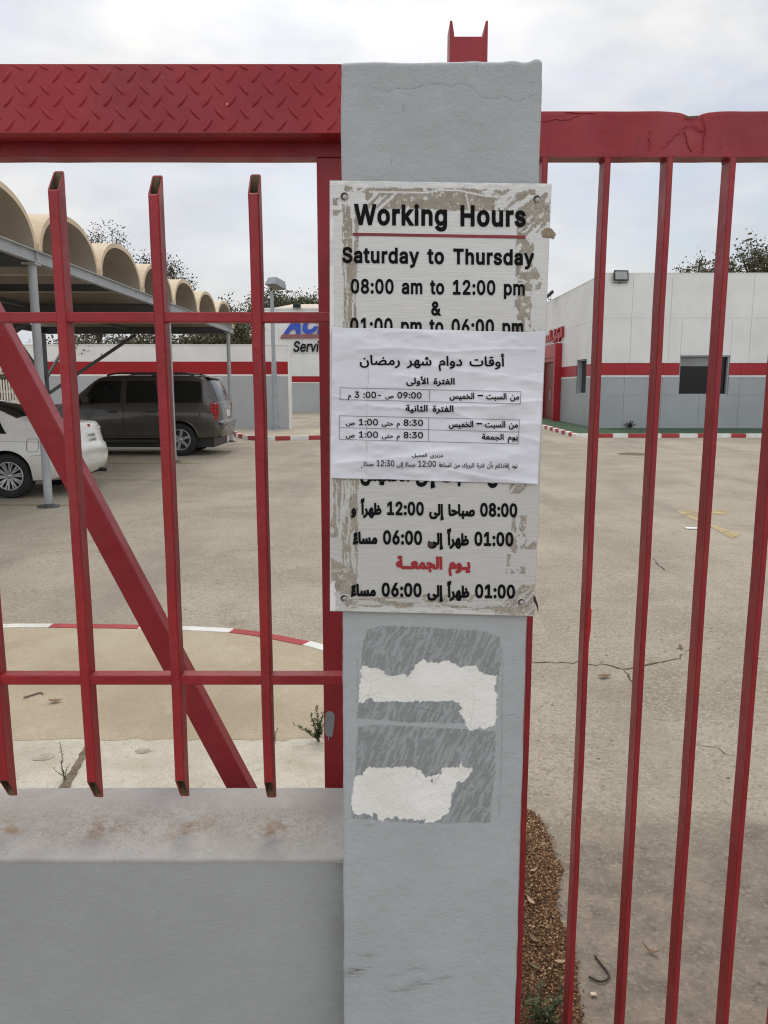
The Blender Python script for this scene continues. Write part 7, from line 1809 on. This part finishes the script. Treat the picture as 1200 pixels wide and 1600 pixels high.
# gravel
def gravel():
    rnd = random.Random(4)
    edge = [(829, 1266), (843, 1281), (857, 1306), (868, 1344), (880, 1360), (874, 1378), (869, 1410), (876, 1440), (889, 1462), (897, 1500), (903, 1550), (912, 1620)]
    E_ = [gp(x, y) for x, y in edge]
    mb = MB()
    sb = [Vector((.40, 2.9, .0))] + E_[:]
    out = []
    def right_edge(y):
        for a, b in zip(E_, E_[1:]):
            if min(a.y, b.y) <= y <= max(a.y, b.y) and a.y != b.y: return a.x + (b.x - a.x) * (y - a.y) / (b.y - a.y)
        return E_[-1].x if y < E_[-1].y else E_[0].x
    y0, y1 = 1.68, E_[0].y
    cnt = 0
    while cnt < 16000:
        y = rnd.uniform(y0, y1); xr = right_edge(y); x = xr - abs(rnd.gauss(0, 1)) * .16 + rnd.gauss(0, .008)
        if x < .25: continue
        s = rnd.choice((.0018, .002, .0025, .003, .0038, .005)); cnt += 1
        pz_ = rnd.uniform(0, .005) + min(.004, max(0, xr - x) * .05)
        c = Vector((x, y, pz_ + s * .4)); q = [Vector((rnd.uniform(.6, 1.2) * s * a, rnd.uniform(.6, 1.2) * s * b, rnd.uniform(.5, 1) * s * d)) for a, b, d in ((1, 0, 0), (-1, 0, 0), (0, 1, 0), (0, -1, 0), (0, 0, 1), (0, 0, -1))]
        mb.add([c + v for v in q], [(0, 2, 4), (2, 1, 4), (1, 3, 4), (3, 0, 4), (2, 0, 5), (1, 2, 5), (3, 1, 5), (0, 3, 5)])
    m = Mat('brown_gravel'); g = m.n('ShaderNodeNewGeometry')
    cr = m.n('ShaderNodeValToRGB', {0: g.outputs['Random Per Island']}); e = cr.color_ramp
    e.elements[0].color = (.05, .026, .012, 1); e.elements[1].position = 1; e.elements[1].color = (.62, .46, .27, 1)
    for p_, c_ in ((.35, (.15, .072, .030, 1)), (.62, (.30, .16, .070, 1)), (.86, (.40, .26, .135, 1))):
        k = e.elements.new(p_); k.color = c_
    m.out(cr.outputs[0], .8)
    tag(mb.build('gravel', m.m), kind='stuff')
    bed = MB(); L = [p + Vector((0, 0, .0035)) for p in E_]; B = [Vector((.22, p.y, .008)) for p in E_]
    bed.add(L + B, [(i, i + 1, i + 1 + len(L), i + len(L)) for i in range(len(L) - 1)])
    M['soil'] = paint('brown_soil_bed', (.10, .054, .025), 1, .4, 30, .9, 220, .006)
    tag(bed.build('soil_bed', M['soil']), kind='structure')
gravel()
M['dead_leaf'] = paint('dead_leaf', (.40, .275, .165), .7, .2, 40, .2)
M['dead_leaf_b'] = paint('brown_dead_leaf', (.17, .10, .055), .8, .25, 40, .2)
M['pale_chip'] = paint('pale_stone_chip', (.62, .53, .38), .8, .15, 60, .3)
def fallen_leaf(label, px, py, L, w, ang, mat='dead_leaf', curl=.25, z=.014):
    c = gp(px, py, z); o = MB(); n = 8; vs = []
    for i in range(n + 1):
        t = i / n; hw = w / 2 * math.sin(math.pi * min(1, t ** .8 * .98 + .01)); x = (t - .5) * L; zz = curl * L * (2 * t - 1) ** 2 * .6
        for s, k in ((-1, .35), (0, 0), (1, .35)): vs.append((x, s * hw, zz + hw * k))
    fs = [(i * 3 + j, i * 3 + j + 1, (i + 1) * 3 + j + 1, (i + 1) * 3 + j) for i in range(n) for j in (0, 1)]
    Rz = Matrix.Rotation(ang, 3, 'Z'); o.add([Rz @ Vector(v) + c for v in vs], fs, 0, True)
    ob_ = o.build('fallen_leaf', M[mat]); sl = ob_.modifiers.new('t', 'SOLIDIFY'); sl.thickness = .0006
    tag(ob_, label, 'leaf', 'fallen leaves and chips')
fallen_leaf('dead tan leaf lying on the gravel beside the second gate bar', 877, 1503, .042, .013, .1)
fallen_leaf('dead tan leaf on the gravel by the pillar edge, halfway down the strip', 829, 1408, .050, .016, 1.9)
fallen_leaf('narrow dry leaf on the gravel below the dent in its edge', 834, 1360, .036, .010, .5, 'dead_leaf')
fallen_leaf('pale greyish narrow leaf on the gravel above the low weed', 834, 1510, .050, .009, 2.3, 'weed_dry')
fallen_leaf('brown curled leaf in the middle of the gravel strip', 833, 1467, .045, .016, 2.0, 'dead_leaf_b')
fallen_leaf('dry leaf at the gravel edge beside the dark soil dent', 889, 1348, .040, .012, .2, 'dead_leaf')
fallen_leaf('dark twisted leaf on the grey concrete between the second and third bars', 1017, 1487, .055, .012, 2.4, 'dead_leaf_b', .6, .006)
fallen_leaf('brown curled leaf on the tan ground near the long crack', 945, 1057, .09, .04, .3, 'dead_leaf_b', .15, .008)
fallen_leaf('small dark leaf on the tan ground right of the long crack', 1063, 1011, .08, .025, 1.3, 'dead_leaf_b', .2, .008)
fallen_leaf('brown leaf on the sandy pavement behind the low rail', 87, 1096, .07, .03, .2, 'dead_leaf_b', .3, PZ + .006)
ch = MB(); c = gp(893.5, 1413, .006); ch.prism([c + Vector(v) for v in ((-.006, -.018, 0), (.005, -.016, 0), (.007, .012, 0), (.0, .018, 0), (-.007, .008, 0))], (0, 0, .007))
tag(ch.build('stone_chip', M['pale_chip'], None, .001), 'pale cream chip lying by the second gate bar on the concrete', 'chip')
ch = MB(); c = gp(927, 1555, .004); ch.prism([c + Vector(v) for v in ((-.009, -.004, 0), (.009, -.005, 0), (.008, .005, 0), (-.006, .006, 0))], (0, 0, .005))
tag(ch.build('stone_chip', M['pale_chip'], None, .001), 'small pale chip on the concrete below the bent black wire', 'chip')
wr = MB(); P = smooth_line([gp(x, y, .006) for x, y in ((929, 1493), (936, 1502), (943, 1511), (950, 1520), (951, 1527), (944, 1533), (934, 1533), (926, 1529), (920, 1526))], 4)
M['wire'] = paint('black_rubber_wire', (.02, .018, .016), .6, .2)
wr.tube(P, .0028, 7); tag(wr.build('bent_wire', M['wire']), 'black bent wire hook lying on the grey concrete inside the gate', 'wire')
wr = MB(); P = smooth_line([gp(x, y, PZ + .006) for x, y in ((37, 1090), (50, 1086), (63, 1082), (67, 1084))], 3); wr.tube(P, .004, 6)
M['twig'] = paint('grey_twig', (.16, .13, .10), .9, .2)
tag(wr.build('fallen_twig', M['twig']), 'thin grey twig lying on the sandy pavement behind the left bars', 'twig')
pap = MB(); c = gp(1085, 826, .006)
pap.prism([c + Vector(v) for v in ((-.10, -.03, 0), (.09, -.05, 0), (.11, .03, 0), (-.09, .06, 0))], (0, 0, .01))
M['litter'] = paint('white_litter', (.75, .75, .75), .7, .05, bump=0)
tag(pap.build('paper_scrap', M['litter']), 'white paper scrap on the yard beside the worn yellow arrow', 'litter')
